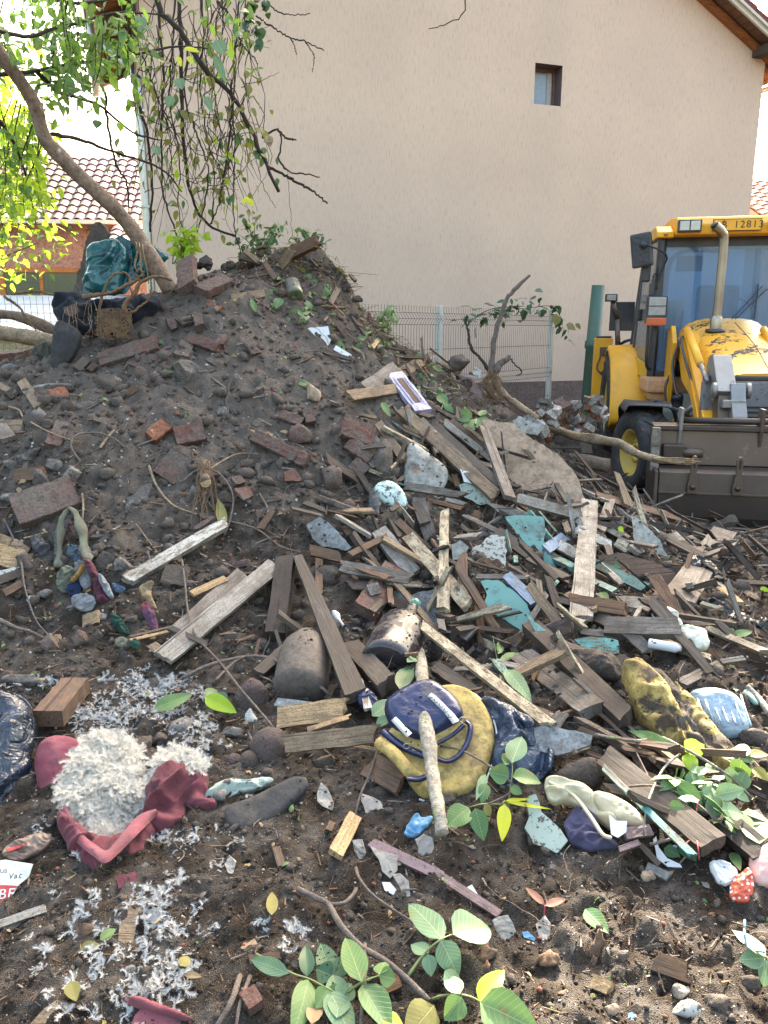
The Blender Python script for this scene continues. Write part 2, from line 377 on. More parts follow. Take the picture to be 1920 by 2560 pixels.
M['deadw'] = m_stone('bare_dead_wood', (.40, .31, .20), (.22, .16, .11), (.5, .42, .28), 18, .25, .9, camt=.4)
M['trunk'] = m_stone('peeled_trunk_bark', (.30, .215, .155), (.17, .12, .085), (.56, .51, .43), 7, .05, 1., .85, (.09, .06, .045), camt=.52)
# ---------------------------------------------------------------- shape builders
def rough_bar(L, Wd, T, seed=0, jag=(.0, .0), nL=7, nW=3, wob=.0, taper=(1, 1), bend=0., chew=.0):
    """a bar along x centred on 0: rings of points, ends broken by jag metres; returns verts, faces"""
    rr = random.Random(seed); V = []; Fc = []
    top = [(-.5+i/nW) for i in range(nW+1)]
    prof = [(a, .5) for a in top]+[(a, -.5) for a in top[::-1]]
    n = len(prof); js = [rr.uniform(-.5, .5) for _ in (0, 1)]; sw = [rr.choice((-1, 1)) for _ in (0, 1)]
    jt = [[(max(0, .5+sw[e]*(pa-js[e])*.8)*.75 + rr.uniform(0, .3))*jag[e] for pa, pb in prof] for e in (0, 1)]
    e0 = [rr.uniform(-1, 1)*wob for _ in range(nL+1)]; e1 = [rr.uniform(-1, 1)*wob for _ in range(nL+1)]
    for i in range(nL+1):
        f = i/nL; x = (f-.5)*L; w = Wd*(taper[0]*(1-f)+taper[1]*f)
        zb = bend*math.sin(math.pi*f)
        for k, (a, b) in enumerate(prof):
            xx = x
            if i == 0: xx = x + jt[0][k]
            elif i == nL: xx = x - jt[1][k]
            yy = a*w + (e0[i] if a > 0 else e1[i]) + (rr.uniform(-1, 1)*chew if abs(a) > .4 else 0)
            V.append((xx, yy, b*T + zb + rr.uniform(-1, 1)*wob*.35))
    for i in range(nL):
        for k in range(n):
            a = i*n+k; b = i*n+(k+1) % n; Fc.append((a, b, b+n, a+n))
    for e, i in ((0, 0), (1, nL)):
        for k in range(nW):
            q = [i*n+k, i*n+k+1, i*n+n-2-k, i*n+n-1-k]
            Fc.append(tuple(q if e == 0 else q[::-1]))
    return V, Fc
def axes(p0, p1, n, roll=0.):
    X = (p1-p0).normalized(); Z = (n - X*n.dot(X)).normalized()
    if roll: Z = (Matrix.Rotation(rad(roll), 3, X) @ Z)
    return X, Z.cross(X).normalized(), Z
_seed = [100]
def P(x0, y0, x1, y1, w, m, label, t=None, l0=.03, l1=None, roll=0., k=.5, jag=None, name='wooden_plank', cat='plank', group=None, wob=None, taper=(1, 1), bend=0., p=None, parent=None):
    """bar seen from pixel 0 to pixel 1, w pixels wide, t metres thick"""
    _seed[0] += 1
    l1 = l0 if l1 is None else l1
    p0, p1 = p or (pt(x0, y0, l0), pt(x1, y1, l1))
    dist = ((p0+p1)/2-EYE).length; wd = w*dist/F*1.02; L = (p1-p0).length
    t = t or min(.03, wd*.45); jag = jag if jag is not None else (min(.05, L*.06),)*2
    if not isinstance(jag, tuple): jag = (jag, jag)
    wob = .03*wd if wob is None else wob
    V, Fc = rough_bar(L, wd, t, _seed[0], jag, 8 if L > .25 else 5, 4, wob, taper, bend)
    o = meshobj(name, V, Fc, M[m], parent, label=label, cat=cat, group=group)
    c = (p0+p1)/2; X, Y, Z = axes(p0, p1, face_n(hit((x0+x1)/2, (y0+y1)/2) if p is None else c, k), roll)
    frame(o, X, Y, Z, c)
    return o
def K(x0, y0, x1, y1, w, label, m='brick', t=.065, l0=.015, l1=None, roll=0, k=.35, group=None, name='brick', cat='brick'):
    o = P(x0, y0, x1, y1, w, m, label, t, l0, l1, roll, k, (.006, .006), name, cat, group, wob=.004)
    bm = bmesh.new(); bm.from_mesh(o.data)
    bmesh.ops.subdivide_edges(bm, edges=bm.edges[:], cuts=1, use_grid_fill=True)
    for v in bm.verts:
        q = v.co*22+Vector((_seed[0]*3., 0, 0)); v.co += v.normal*(mnoise.noise(q)*.006+mnoise.noise(q*2.6)*.003)
    for e in bm.edges:
        pass
    be = [e for e in bm.edges if len(e.link_faces) == 2 and e.calc_face_angle(0) > 1.]
    bmesh.ops.bevel(bm, geom=be, offset=.004, segments=1, affect='EDGES')
    bm.to_mesh(o.data); bm.free(); return o
def plane_pts(poly, p, n):
    out = []
    for (px, py) in poly:
        d = ray(px, py); out.append(EYE + d*((p-EYE).dot(n)/d.dot(n)))
    return out
def jagline(q, amp, step, rr):
    out = []
    for i in range(len(q)):
        a, b = q[i], q[(i+1) % len(q)]; L = math.dist(a, b); n = max(1, int(L/step))
        nx, ny = (-(b[1]-a[1])/(L+1e-9), (b[0]-a[0])/(L+1e-9))
        for k in range(n):
            f = k/n; o = rr.uniform(-1, 1)*amp if k else rr.uniform(-1, 1)*amp*.4
            out.append((a[0]+(b[0]-a[0])*f+nx*o, a[1]+(b[1]-a[1])*f+ny*o))
    return out
def basis(p, n, xdir=None):
    X = Vector((1, 0, 0)) if xdir is None else xdir
    X = (X - n*X.dot(n)).normalized(); return X, n.cross(X).normalized(), n
def S(poly, m, label, t=.008, lift=.03, k=.6, n=None, jag=.004, step=.025, name='board_fragment', cat='board', group=None, tilt=None, parent=None, pos=None, xdir=None):
    """flat piece with the outline poly (pixels), t metres thick"""
    _seed[0] += 1; rr = random.Random(_seed[0])
    cx = sum(a for a, b in poly)/len(poly); cy = sum(b for a, b in poly)/len(poly)
    p = pos or pt(cx, cy, lift); n = (n or face_n(p, k))
    if tilt: n = (Matrix.Rotation(rad(tilt[1]), 3, Vector(tilt[0])) @ n)
    n = n.normalized(); W3 = plane_pts(poly, p, n); X, Y, Z = basis(p, n, xdir)
    q = [((v-p).dot(X), (v-p).dot(Y)) for v in W3]
    area = sum(q[i][0]*q[(i+1) % len(q)][1]-q[(i+1) % len(q)][0]*q[i][1] for i in range(len(q)))
    if area < 0: q = q[::-1]
    q = jagline(q, jag, step, rr) if jag else q
    N = len(q); V = [(a, b, 0) for a, b in q]+[(a+rr.uniform(-1, 1)*jag*.4, b+rr.uniform(-1, 1)*jag*.4, -t) for a, b in q]
    tri = tessellate_polygon([[Vector((a, b, 0)) for a, b in q]])
    Fc = []
    for a, b, c in tri:
        A, B, C_ = Vector(V[a]), Vector(V[b]), Vector(V[c])
        if (B-A).cross(C_-A).z < 0: a, c = c, a
        Fc += [(a, b, c), (c+N, b+N, a+N)]
    for i in range(N): j = (i+1) % N; Fc.append((i+N, j+N, j, i))
    o = meshobj(name, V, Fc, M[m], parent, label=label, cat=cat, group=group); frame(o, X, Y, Z, p)
    return o
def B(poly, m, label, h=.05, lift=.01, k=.5, n=None, amp=.012, sc=.06, edge=.05, res=46, name='cloth', cat='cloth', group=None, ridge=0., skirt=None, smooth=True, parent=None, hole=None, seed=None, pos=None, dirf=None, flat=0.):
    """domed or crumpled body with the outline poly (pixels), h metres high above its own plane"""
    _seed[0] += 1; sd_ = seed or _seed[0]
    cx = sum(a for a, b in poly)/len(poly); cy = sum(b for a, b in poly)/len(poly)
    p = pos or pt(cx, cy, lift); n = (n or face_n(p, k)).normalized()
    W3 = plane_pts(poly, p, n); X, Y, Z = basis(p, n)
    q = np.array([((v-p).dot(X), (v-p).dot(Y)) for v in W3])
    size = math.sqrt(np.prod(q.max(0)-q.min(0))); h = min(h, size*.22); skirt = min(.05, size*.14) if skirt is None else skirt
    if ridge: sc = min(sc, size*.34); amp = min(amp, size*.085); h = min(h, size*.16); edge = max(edge, size*.16)
    # smooth outline
    for _ in range(2):
        q = np.concatenate([np.stack([.75*q+.25*np.roll(q, -1, 0), .25*q+.75*np.roll(q, -1, 0)], 1).reshape(-1, 2)])
    if ridge:
        dn = q-q.mean(0); dn /= np.linalg.norm(dn, axis=1)[:, None]; q = q + dn*(fbm(q[:, 0]+sd_*3.1, q[:, 1], size*.16, 3, sd_)*size*.035)[:, None]
    lo, hi = q.min(0), q.max(0); s = max(hi-lo)/res
    gx = np.arange(lo[0]-s, hi[0]+2*s, s); gy = np.arange(lo[1]-s, hi[1]+2*s, s)
    GXX, GYY = np.meshgrid(gx, gy); pts = np.stack([GXX.ravel(), GYY.ravel()], 1)
    a = q; b = np.roll(q, -1, 0)
    d = np.full(len(pts), 1e9); near = np.zeros_like(pts); ins = np.zeros(len(pts), bool)
    for i in range(len(a)):
        ab = b[i]-a[i]; tt = np.clip(((pts-a[i])@ab)/(ab@ab+1e-12), 0, 1); c = a[i]+tt[:, None]*ab
        dd = np.linalg.norm(pts-c, axis=1); mk = dd < d; d[mk] = dd[mk]; near[mk] = c[mk]
        cr = ((a[i, 1] > pts[:, 1]) != (b[i, 1] > pts[:, 1]))
        with np.errstate(divide='ignore', invalid='ignore'):
            xi = (b[i, 0]-a[i, 0])*(pts[:, 1]-a[i, 1])/(b[i, 1]-a[i, 1])+a[i, 0]
        ins ^= cr & (pts[:, 0] < xi)
    nyy, nxx = GXX.shape; I = ins.reshape(nyy, nxx)
    use = {}; V = []; Fc = []
    ok = I[:-1, :-1] | I[1:, :-1] | I[:-1, 1:] | I[1:, 1:]
    full = np.where(ins[:, None], pts, near); dist = np.where(ins, d, 0)
    x, y = full[:, 0], full[:, 1]
    e = np.clip(dist/edge, 0, 1); dome = np.sqrt(1-(1-e)**2)
    if flat: dome = np.minimum(dome, 1)
    nn = fbm(x+sd_, y, sc, 4, sd_)
    if ridge:
        ca, sa = math.cos(dirf or 0), math.sin(dirf or 0); wx = fbm(x, y+9, sc*1.6, 2, sd_+3)*sc*.9; wy = fbm(x+5, y, sc*1.6, 2, sd_+4)*sc*.9
        u_, v_ = (x+wx)*ca+(y+wy)*sa, -(x+wx)*sa+(y+wy)*ca
        w = vnoise((u_*.35+sd_)/sc, v_/sc, sd_+5); w3 = vnoise((u_*.5+sd_)/sc*2.3, v_/sc*2.3, sd_+8); w4 = vnoise(u_/sc*5+sd_, v_/sc*5, sd_+9)
        nn = nn*.4*(1-ridge) + ridge*((1-3*np.abs(w)) + .55*(1-3*np.abs(w3)) + .18*w4)*1.1
    z = h*dome + nn*amp*(np.clip(e*1.5+.15, 0, 1) if not ridge else np.clip(e*2+.45, 0, 1))
    ys, xs = np.nonzero(ok)
    def vid(k):
        if k not in use: use[k] = len(V); V.append((x[k], y[k], z[k]))
        return use[k]
    cnt = {}
    for j, i in zip(ys, xs):
        c = [j*nxx+i, j*nxx+i+1, (j+1)*nxx+i+1, (j+1)*nxx+i]
        f = tuple(vid(k) for k in c); Fc.append(f)
        for u in range(4):
            ed = (f[u], f[(u+1) % 4]); cnt[ed] = 1
    bd = [ed for ed in cnt if (ed[1], ed[0]) not in cnt]; m2 = {}
    for ed in bd:
        for k in ed:
            if k not in m2: m2[k] = len(V); V.append((V[k][0]*.97, V[k][1]*.97, V[k][2]-skirt))
    for u, w in bd: Fc.append((w, u, m2[u], m2[w]))
    o = meshobj(name, V, Fc, M[m] if isinstance(m, str) else m, parent, smooth, label=label, cat=cat, group=group); frame(o, X, Y, Z, p)
    return o
_ico = {}
def ico(sub):
    if sub not in _ico:
        bm = bmesh.new(); bmesh.ops.create_icosphere(bm, subdivisions=sub, radius=1)
        _ico[sub] = (np.array([v.co[:] for v in bm.verts]), np.array([[v.index for v in f.verts] for f in bm.faces])); bm.free()
    return _ico[sub]
def rock_mesh(name, rx, ry, rz, seed, m, facet=.25, sub=3, amp=.2):
    V, Fc = ico(sub); V = V.copy(); rr = random.Random(seed)
    for _ in range(13):       # cut planes give a broken, angular stone
        n = np.array([rr.gauss(0, 1) for _ in range(3)]); n /= np.linalg.norm(n); dd = rr.uniform(.48, .85) if facet > .1 else 2
        s = V@n - dd; V = V - np.clip(s, 0, None)[:, None]*n*min(1, facet*4)
    off = seed*1.7
    for i in range(len(V)):
        v = Vector(V[i]); k = 1 + amp*(mnoise.noise(v*1.7+Vector((off, 0, 0))) + .45*mnoise.noise(v*4.3+Vector((off, 3, 0))) + (.45 if facet > .1 else .2)*mnoise.noise(v*9+Vector((off, 3, 0))))
        V[i] *= k
    V *= np.array([rx, ry, rz])
    me = bpy.data.meshes.new(name); me.from_pydata(V.tolist(), [], Fc.tolist()); me.materials.append(m)
    me.polygons.foreach_set('use_smooth', [facet < .2 or sub > 2]*len(Fc)); return me
def K2(x, y, w, h, m, label, name='stone', cat='stone', group=None, d=.8, facet=.25, amp=.16, rot=0., lift=None, sub=3, pos=None, sink=.25):
    """stone or lump centred on pixel x,y and w by h pixels in size"""
    _seed[0] += 1
    p = pos or hit(x, y); s = (p-EYE).length/F; rx, rz = w*s/2*1.12, h*s/2*1.12
    me = rock_mesh(name, rx, min(rx, rz)*d*1.1, rz, _seed[0], M[m], facet, sub, amp)
    o = bpy.data.objects.new(name, me); link(o, None, label, cat, group)
    Z = (EYE-p).normalized()
    o.location = p + Z*(min(rx, rz)*(.35 if lift is None else lift))
    o.rotation_euler = (-.35, rad(rot), R.uniform(-.2, .2))
    return o
def smooth_path(pts, n):
    pts = [Vector(p) for p in pts]
    if len(pts) == 2: return [pts[0].lerp(pts[1], i/n) for i in range(n+1)]
    q = [2*pts[0]-pts[1]]+pts+[2*pts[-1]-pts[-2]]; out = []; segs = len(pts)-1
    per = max(2, n//segs)
    for s in range(segs):
        p0, p1, p2, p3 = q[s:s+4]
        for k in range(per):
            t = k/per
            out.append(.5*((2*p1)+(-p0+p2)*t+(2*p0-5*p1+4*p2-p3)*t*t+(-p0+3*p1-3*p2+p3)*t**3))
    out.append(pts[-1]); return out
def tube_geo(pts, r0, r1, n=24, sides=7, knob=.12, seed=0, jit=0., flatz=1., close=True, rmid=None):
    path = smooth_path(pts, n); rr = random.Random(seed)
    if jit:
        path = [p+Vector((rr.uniform(-1, 1), rr.uniform(-1, 1), rr.uniform(-1, 1)))*jit if 0 < i < len(path)-1 else p for i, p in enumerate(path)]
    V = []; Fc = []; up = Vector((.13, .3, .94)); m = len(path)
    for i, p in enumerate(path):
        tn = (path[min(i+1, m-1)]-path[max(i-1, 0)]).normalized()
        a = tn.cross(up)
        if a.length < .05: a = tn.cross(Vector((1, 0, 0)))
        a.normalize(); b = a.cross(tn).normalized(); f = i/(m-1)
        r = r0*(1-f)+r1*f
        if rmid: r = (r0*(1-f)**2+2*rmid*f*(1-f)+r1*f*f)
        r *= 1+knob*mnoise.noise(p*9+Vector((seed, 0, 0)))*1.5
        for k in range(sides):
            t = 2*math.pi*k/sides; rk = r*(1+knob*.8*mnoise.noise(Vector((p.x*14+seed, p.y*14+k*1.3, p.z*14))))
            V.append(p + a*math.cos(t)*rk + b*math.sin(t)*rk*flatz)
    for i in range(m-1):
        for k in range(sides):
            u = i*sides+k; w = i*sides+(k+1) % sides; Fc.append((u, w, w+sides, u+sides))
    if close: Fc.append(tuple(range(sides))[::-1]); Fc.append(tuple(range((m-1)*sides, m*sides)))
    return V, Fc
def merge(parts):
    V = []; Fc = []
    for v, f in parts:
        o = len(V); V += list(v); Fc += [tuple(i+o for i in q) for q in f]
    return V, Fc
def TB(pts, r0, r1, m, label=None, n=24, sides=7, knob=.12, jit=0., name='branch', cat='branch', group=None, parent=None, smooth=True, rmid=None, flatz=1., kind=None):
    """branch through world points"""
    _seed[0] += 1
    if parent is not None: cat = None
    V, Fc = tube_geo(pts, r0, r1, n, sides, knob, _seed[0], jit, flatz, True, rmid)
    c = Vector(pts[0]); V = [v-c for v in V]
    o = meshobj(name, V, Fc, M[m] if isinstance(m, str) else m, parent, smooth, label=label, cat=cat, group=group, kind=kind)
    if parent is not None:
        o.location = c - parent.location
    else: o.location = c
    return o
def G(pp, r0, r1, m, label, **k):
    """branch lying on the ground: pp are (px, py, lift) ; radii in metres"""
    return TB([pt(*q) for q in pp], r0, r1, m, label, **k)
def leaf_geo(L, w, fold=.25, curl=.2, n=7, tipx=.62, serr=0., seed=0, twist=0., wave=.0):
    """leaf along +x, length L; returns verts, faces, uvs"""
    rr = random.Random(seed); V = []; Fc = []; UV = []
    cols = (-1, -.5, 0, .5, 1)
    for i in range(n+1):
        f = i/n; prof = (math.sin(math.pi*min(1, f**.85)))**.75 if 0 < f < 1 else 0
        prof = prof*(1.12-.35*f) + (.0 if i in (0, n) else .0)
        hw = w*.5*prof*(1+(serr*(.5 if i % 2 else -.5)))
        cz = -curl*L*(f-.15)**2
        for c in cols:
            y = c*hw; z = cz + fold*abs(y) - curl*.6*abs(c)**2*hw + wave*L*math.sin(f*11+c*2+seed)*abs(c)
            tw = twist*f
            V.append((f*L, y*math.cos(tw)-z*math.sin(tw)*0, z + y*math.sin(tw))); UV.append((f, .5+.5*c*max(prof, .02)))
    nc = len(cols)
    for i in range(n):
        for k in range(nc-1):
            a = i*nc+k; Fc.append((a, a+nc, a+nc+1, a+1))
    return V, Fc, UV
def leaf_mesh(name, L, w, m, seed=0, **k):
    V, Fc, UV = leaf_geo(L, w, seed=seed, **k)
    me = bpy.data.meshes.new(name); me.from_pydata(V, [], Fc); me.materials.append(m)
    uv = me.uv_layers.new(name='UVMap')
    for l in me.loops: uv.data[l.index].uv = UV[l.vertex_index]
    me.polygons.foreach_set('use_smooth', [True]*len(me.polygons)); return me
def LF(p0, p1, w, m, label=None, n=None, parent=None, name='leaf', cat='leaf', group=None, fold=.25, curl=.12, roll=0., serr=0., wave=.008):
    """leaf from world point p0 (base) to p1 (tip), w metres wide, facing n"""
    _seed[0] += 1
    L = (p1-p0).length; n = n or (Vector((0, 0, .6)) + (EYE-p0).normalized()).normalized()
    X, Y, Z = axes(p0, p1, n, roll)
    me = leaf_mesh(name, L, w, M[m], _seed[0], fold=fold, curl=curl, serr=serr, wave=wave)
    o = bpy.data.objects.new(name, me); link(o, parent, label, None if parent else cat, group)
    Mx = Matrix(((X.x, Y.x, Z.x, p0.x), (X.y, Y.y, Z.y, p0.y), (X.z, Y.z, Z.z, p0.z), (0, 0, 0, 1)))
    if parent: Mx = Matrix.Translation(-parent.location) @ Mx
    o.matrix_world = Mx if not parent else Mx
    if parent: o.matrix_basis = Mx
    return o
def LFP(x0, y0, x1, y1, w, m, label, lift=.03, l1=None, **k):
    p0, p1 = pt(x0, y0, lift), pt(x1, y1, lift if l1 is None else l1)
    return LF(p0, p1, w*(p0-EYE).length/F*1.05, m, label, **k)
def SPRIG(stem, leaves, label, m='lgreen', sm='stemg', sr=(.004, .0015), name='leafy_sprig', cat='leaves', lift=.06, curl=.12):
    """stem: pixel path (px,py,lift); leaves: (x0,y0,x1,y1,wpx[,mat[,lift0,lift1]])"""
    sp = [pt(*q) for q in stem]; root = empty(name, sp[0], label=label, cat=cat)
    TB(sp, sr[0], sr[1], sm, n=16, sides=5, name='stem', parent=root)
    for q in leaves:
        mm = q[5] if len(q) > 5 and q[5] else m; l0 = q[6] if len(q) > 6 else lift; l1 = q[7] if len(q) > 7 else l0+.01
        p0, p1 = pt(q[0], q[1], l0), pt(q[2], q[3], l1)
        LF(p0, p1, q[4]*(p0-EYE).length/F*1.05, mm, parent=root, name='leaflet', curl=curl*R.uniform(.4, 2.6), roll=R.uniform(-30, 30), fold=R.uniform(.1, .5), wave=R.uniform(.004, .02))
    return root
def box(name, x0, x1, y0, y1, z0, z1, m, parent=None, bev=0., smooth=False, **k):
    V = [(x, y, z) for x in (x0, x1) for y in (y0, y1) for z in (z0, z1)]
    Fc = [(0, 1, 3, 2), (4, 6, 7, 5), (0, 4, 5, 1), (2, 3, 7, 6), (0, 2, 6, 4), (1, 5, 7, 3)]
    o = meshobj(name, V, Fc, m if not isinstance(m, str) else M[m], parent, **k)
    if bev: bevel(o, bev)
    return o
def bevel(o, r, seg=2, ang=.6):
    bm = bmesh.new(); bm.from_mesh(o.data); bmesh.ops.recalc_face_normals(bm, faces=bm.faces[:])
    be = [e for e in bm.edges if len(e.link_faces) == 2 and e.calc_face_angle(0) > ang]
    bmesh.ops.bevel(bm, geom=be, offset=r, segments=seg, profile=.6, affect='EDGES', clamp_overlap=True)
    bm.to_mesh(o.data); bm.free(); return o
def prism(name, prof, axis, a0, a1, m, parent=None, bev=0., **k):
    """outline prof (two coordinates) pulled along axis from a0 to a1"""
    def mk(u, v, a):
        return {'x': (a, u, v), 'y': (u, a, v), 'z': (u, v, a)}[axis]
    n = len(prof); V = [mk(u, v, a0) for u, v in prof]+[mk(u, v, a1) for u, v in prof]
    Fc = []
    for a, b, c in tessellate_polygon([[Vector((u, v, 0)) for u, v in prof]]): Fc += [(a, b, c), (c+n, b+n, a+n)]
    Fc += [(i, (i+1) % n, (i+1) % n+n, i+n) for i in range(n)]
    bm = bmesh.new(); vs = [bm.verts.new(v) for v in V]
    for f in Fc:
        try: bm.faces.new([vs[i] for i in f])
        except ValueError: pass
    bmesh.ops.recalc_face_normals(bm, faces=bm.faces[:])
    if bev:
        bmesh.ops.dissolve_limit(bm, angle_limit=.01, verts=bm.verts[:], edges=bm.edges[:])
        be = [e for e in bm.edges if len(e.link_faces) == 2 and e.calc_face_angle(0) > .5]
        bmesh.ops.bevel(bm, geom=be, offset=bev, segments=2, profile=.6, affect='EDGES', clamp_overlap=True)
    me = bpy.data.meshes.new(name); bm.to_mesh(me); bm.free(); me.materials.append(m if not isinstance(m, str) else M[m])
    return link(bpy.data.objects.new(name, me), parent, **k)
def lathe(name, prof, m, parent=None, n=20, loc=(0, 0, 0), rot=(0, 0, 0), **k):
    """profile (r, z) turned about z"""
    V = []; Fc = []
    for r, z in prof:
        for i in range(n): t = 2*math.pi*i/n; V.append((r*math.cos(t), r*math.sin(t), z))
    for j in range(len(prof)-1):
        for i in range(n): a = j*n+i; b = j*n+(i+1) % n; Fc.append((a, b, b+n, a+n))
    o = meshobj(name, V, Fc, m if not isinstance(m, str) else M[m], parent, True, loc, rot, **k)
    return o
def text(name, s, size, m, parent=None, loc=(0, 0, 0), rot=(0, 0, 0), ext=.001, **k):
    """flat raised lettering, one object per character"""
    E = Matrix.Rotation(rot[2], 3, 'Z')@Matrix.Rotation(rot[0], 3, 'X'); adv = size*.60
    for i, ch in enumerate(s):
        if ch == ' ': continue
        cu = bpy.data.curves.new(name, 'FONT'); cu.body = ch; cu.size = size; cu.extrude = ext; cu.align_x = 'CENTER'; cu.align_y = 'CENTER'
        t = bpy.data.objects.new('src', cu); me = bpy.data.meshes.new_from_object(t); bpy.data.objects.remove(t)
        me.materials.clear(); me.materials.append(m if not isinstance(m, str) else M[m]); o = bpy.data.objects.new(name, me)
        o.location = Vector(loc)+E@Vector(((i-(len(s)-1)/2)*adv, 0, 0)); o.rotation_euler = rot; link(o, parent, **k)
def plane_of(o):
    Mw = o.matrix_world; return Vector(Mw.col[3][:3]), Vector(Mw.col[2][:3])
def onpl(pl, px, py, off):
    d = ray(px, py); p, n = pl[0]+pl[1]*off, pl[1]; return EYE + d*((p-EYE).dot(n)/d.dot(n))
def adopt(parent, kids, name=None):
    bpy.context.view_layer.update()
    for c in kids:
        c.parent = parent; c.matrix_parent_inverse = parent.matrix_world.inverted()
        for k in ('category', 'group', 'label'):
            if k in c.keys(): del c[k]
# ---------------------------------------------------------------- ground
ny, nx = TZ.shape
Vg = np.stack([XX.ravel(), YY.ravel(), TZ.ravel()], 1)
jj, ii = np.meshgrid(np.arange(ny-1), np.arange(nx-1), indexing='ij'); k0 = (jj*nx+ii).ravel()
Fg = np.stack([k0, k0+1, k0+nx+1, k0+nx], 1)
npmesh('ground', Vg, Fg, M['soil'], 4, False, kind='structure')
# ---------------------------------------------------------------- beige house
M['stucco'] = (lambda: (
    lambda t: (
        setattr(t, 'v', t.vec((1, 1, 1), rand=False)), setattr(t, 'vs', t.vec((24, 24, 3.6), rand=False)),
        setattr(t, 'g', t.noise(t.vs, 2.2, 4, .7, .25)), setattr(t, 'g2', t.noise(t.v, .55, 4, .6)), setattr(t, 'g3', t.noise(t.vs, .7, 4, .7)),
        setattr(t, 'sx', t.N('ShaderNodeSeparateXYZ')), t.l(t.tc.outputs['Object'], t.sx.inputs[0]),
        setattr(t, 'st', t.math('MULTIPLY', t.ramp(t.math('ABSOLUTE', t.math('ADD', t.math('SUBTRACT', t.sx.outputs[0], 6.0), t.math('MULTIPLY', t.math('SUBTRACT', t.g2, .5), .5))), .12, .42, (1, 1, 1, 1), (0, 0, 0, 1)), t.math('MULTIPLY', t.ramp(t.sx.outputs[2], .3, .5), t.ramp(t.math('ADD', t.math('MULTIPLY', t.g3, .6), .35), .45, .8)))),
        setattr(t, 'lo', t.math('MULTIPLY', t.ramp(t.math('ADD', t.math('MULTIPLY', t.sx.outputs[2], .45), t.math('MULTIPLY', t.g2, .5)), .55, 1.15, (1, 1, 1, 1), (0, 0, 0, 1)), .45)),
        t.fin(t.mix(t.math('MULTIPLY', t.ramp(t.g, .55, .72), .42),
                    t.mix(t.ramp(t.math('ADD', t.math('MULTIPLY', t.sx.outputs[2], .07), t.g2), .45, 1.15), (.55, .415, .32), (.67, .505, .365)),
                    (.36, .265, .20)) if False else t.mix(t.lo, t.mix(t.math('MULTIPLY', t.st, .22), t.mix(t.math('MULTIPLY', t.ramp(t.g, .50, .70), .55), t.mix(t.ramp(t.math('ADD', t.math('MULTIPLY', t.sx.outputs[2], .07), t.g2), .42, 1.1), (.54, .412, .322), (.665, .505, .375)), (.38, .28, .22)), (.40, .36, .29)), (.44, .35, .29)),
              .93, t.bump(t.g, .45, .006), spec=.2))[-1])(NT('beige_scratch_stucco')))()
M['plinth'] = m_stone('brown_plinth_render', (.185, .135, .12), (.15, .11, .10), (.2, .165, .145), 5, .15, .2, camt=.3)
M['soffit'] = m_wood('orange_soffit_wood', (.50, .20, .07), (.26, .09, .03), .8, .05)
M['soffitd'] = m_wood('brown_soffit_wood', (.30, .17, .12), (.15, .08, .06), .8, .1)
M['rtile'] = m_spk('red_roof_tile', (.30, .075, .065), (.2, .08, .07), 14, .62, .45, .1)
M['metalw'] = m_flat('cream_painted_metal', (.62, .58, .48), .4)
M['zinc'] = m_flat('zinc_downpipe_metal', (.50, .52, .48), .35, .6)
M['dark'] = m_flat('dark_reveal', (.06, .045, .045), .8)
M['glass'] = m_flat('reflection_toned_glass', (.30, .38, .45), .08)  # pale reflection painted into the pane colour
M['revealb'] = m_flat('brown_reveal', (.14, .10, .10), .8)
HA = math.atan(.33); HL = 10.07; HP = 5.03; HE = 5.98; HS = .515; HD = 4.2
house = empty('stucco_house', (-3.17, 12.2-.33*3.17, 0), HA, label='tall beige stucco gable house filling the background behind the rubble', cat='house')
# wall with a window opening
wx0, wx1, wz0, wz1 = 5.76, 6.23, 4.96, 5.53
pz = .74
def gz(x): return HE + HS*(x if x <= HP else HL-x)
def wallpoly(pl):
    return [(x, 0, z) for x, z in pl]
pieces = [[(0, pz), (wx0, pz), (wx0, gz(wx0)), (HP, gz(HP)), (0, HE)], [(wx0, pz), (wx1, pz), (wx1, wz0), (wx0, wz0)],
          [(wx0, wz1), (wx1, wz1), (wx1, gz(wx1)), (wx0, gz(wx0))], [(wx1, pz), (HL, pz), (HL, HE), (wx1, gz(wx1))]]
V = []; Fc = []
for pl in pieces: Fc.append(tuple(range(len(V), len(V)+len(pl)))); V += wallpoly(pl)
k = len(V); V += [(0, 0, pz), (0, HD, pz), (0, HD, HE), (0, 0, HE)]; Fc.append((k, k+3, k+2, k+1))
k = len(V); V += [(HL, 0, pz), (HL, HD, pz), (HL, HD, HE), (HL, 0, HE)]; Fc.append((k, k+1, k+2, k+3))
k = len(V); V += [(0, HD, 0), (HL, HD, 0), (HL, HD, HE), (HP, HD, gz(HP)), (0, HD, HE)]; Fc.append(tuple(range(k+4, k-1, -1)))
V = [(a, b, c) for a, b, c in V]
meshobj('wall', V, Fc, M['stucco'], house)
box('plinth', -.04, HL+.04, -.05, HD, -.3, pz, 'plinth', house)
win = empty('window', (0, 0, 0)); win.parent = house
dpt = .26
V = [(wx0, 0, wz0), (wx1, 0, wz0), (wx1, 0, wz1), (wx0, 0, wz1), (wx0, dpt, wz0), (wx1, dpt, wz0), (wx1, dpt, wz1), (wx0, dpt, wz1)]
meshobj('reveal', V, [(0, 1, 5, 4), (1, 2, 6, 5), (2, 3, 7, 6), (3, 0, 4, 7)], M['revealb'], win)
for a in [(wx0, wx1, wz0, wz0+.035), (wx0, wx1, wz1-.05, wz1), (wx0, wx0+.035, wz0+.035, wz1-.05), (wx1-.035, wx1, wz0+.035, wz1-.05)]:
    box('window_frame', a[0], a[1], dpt-.05, dpt, a[2], a[3], 'soffitd', win)
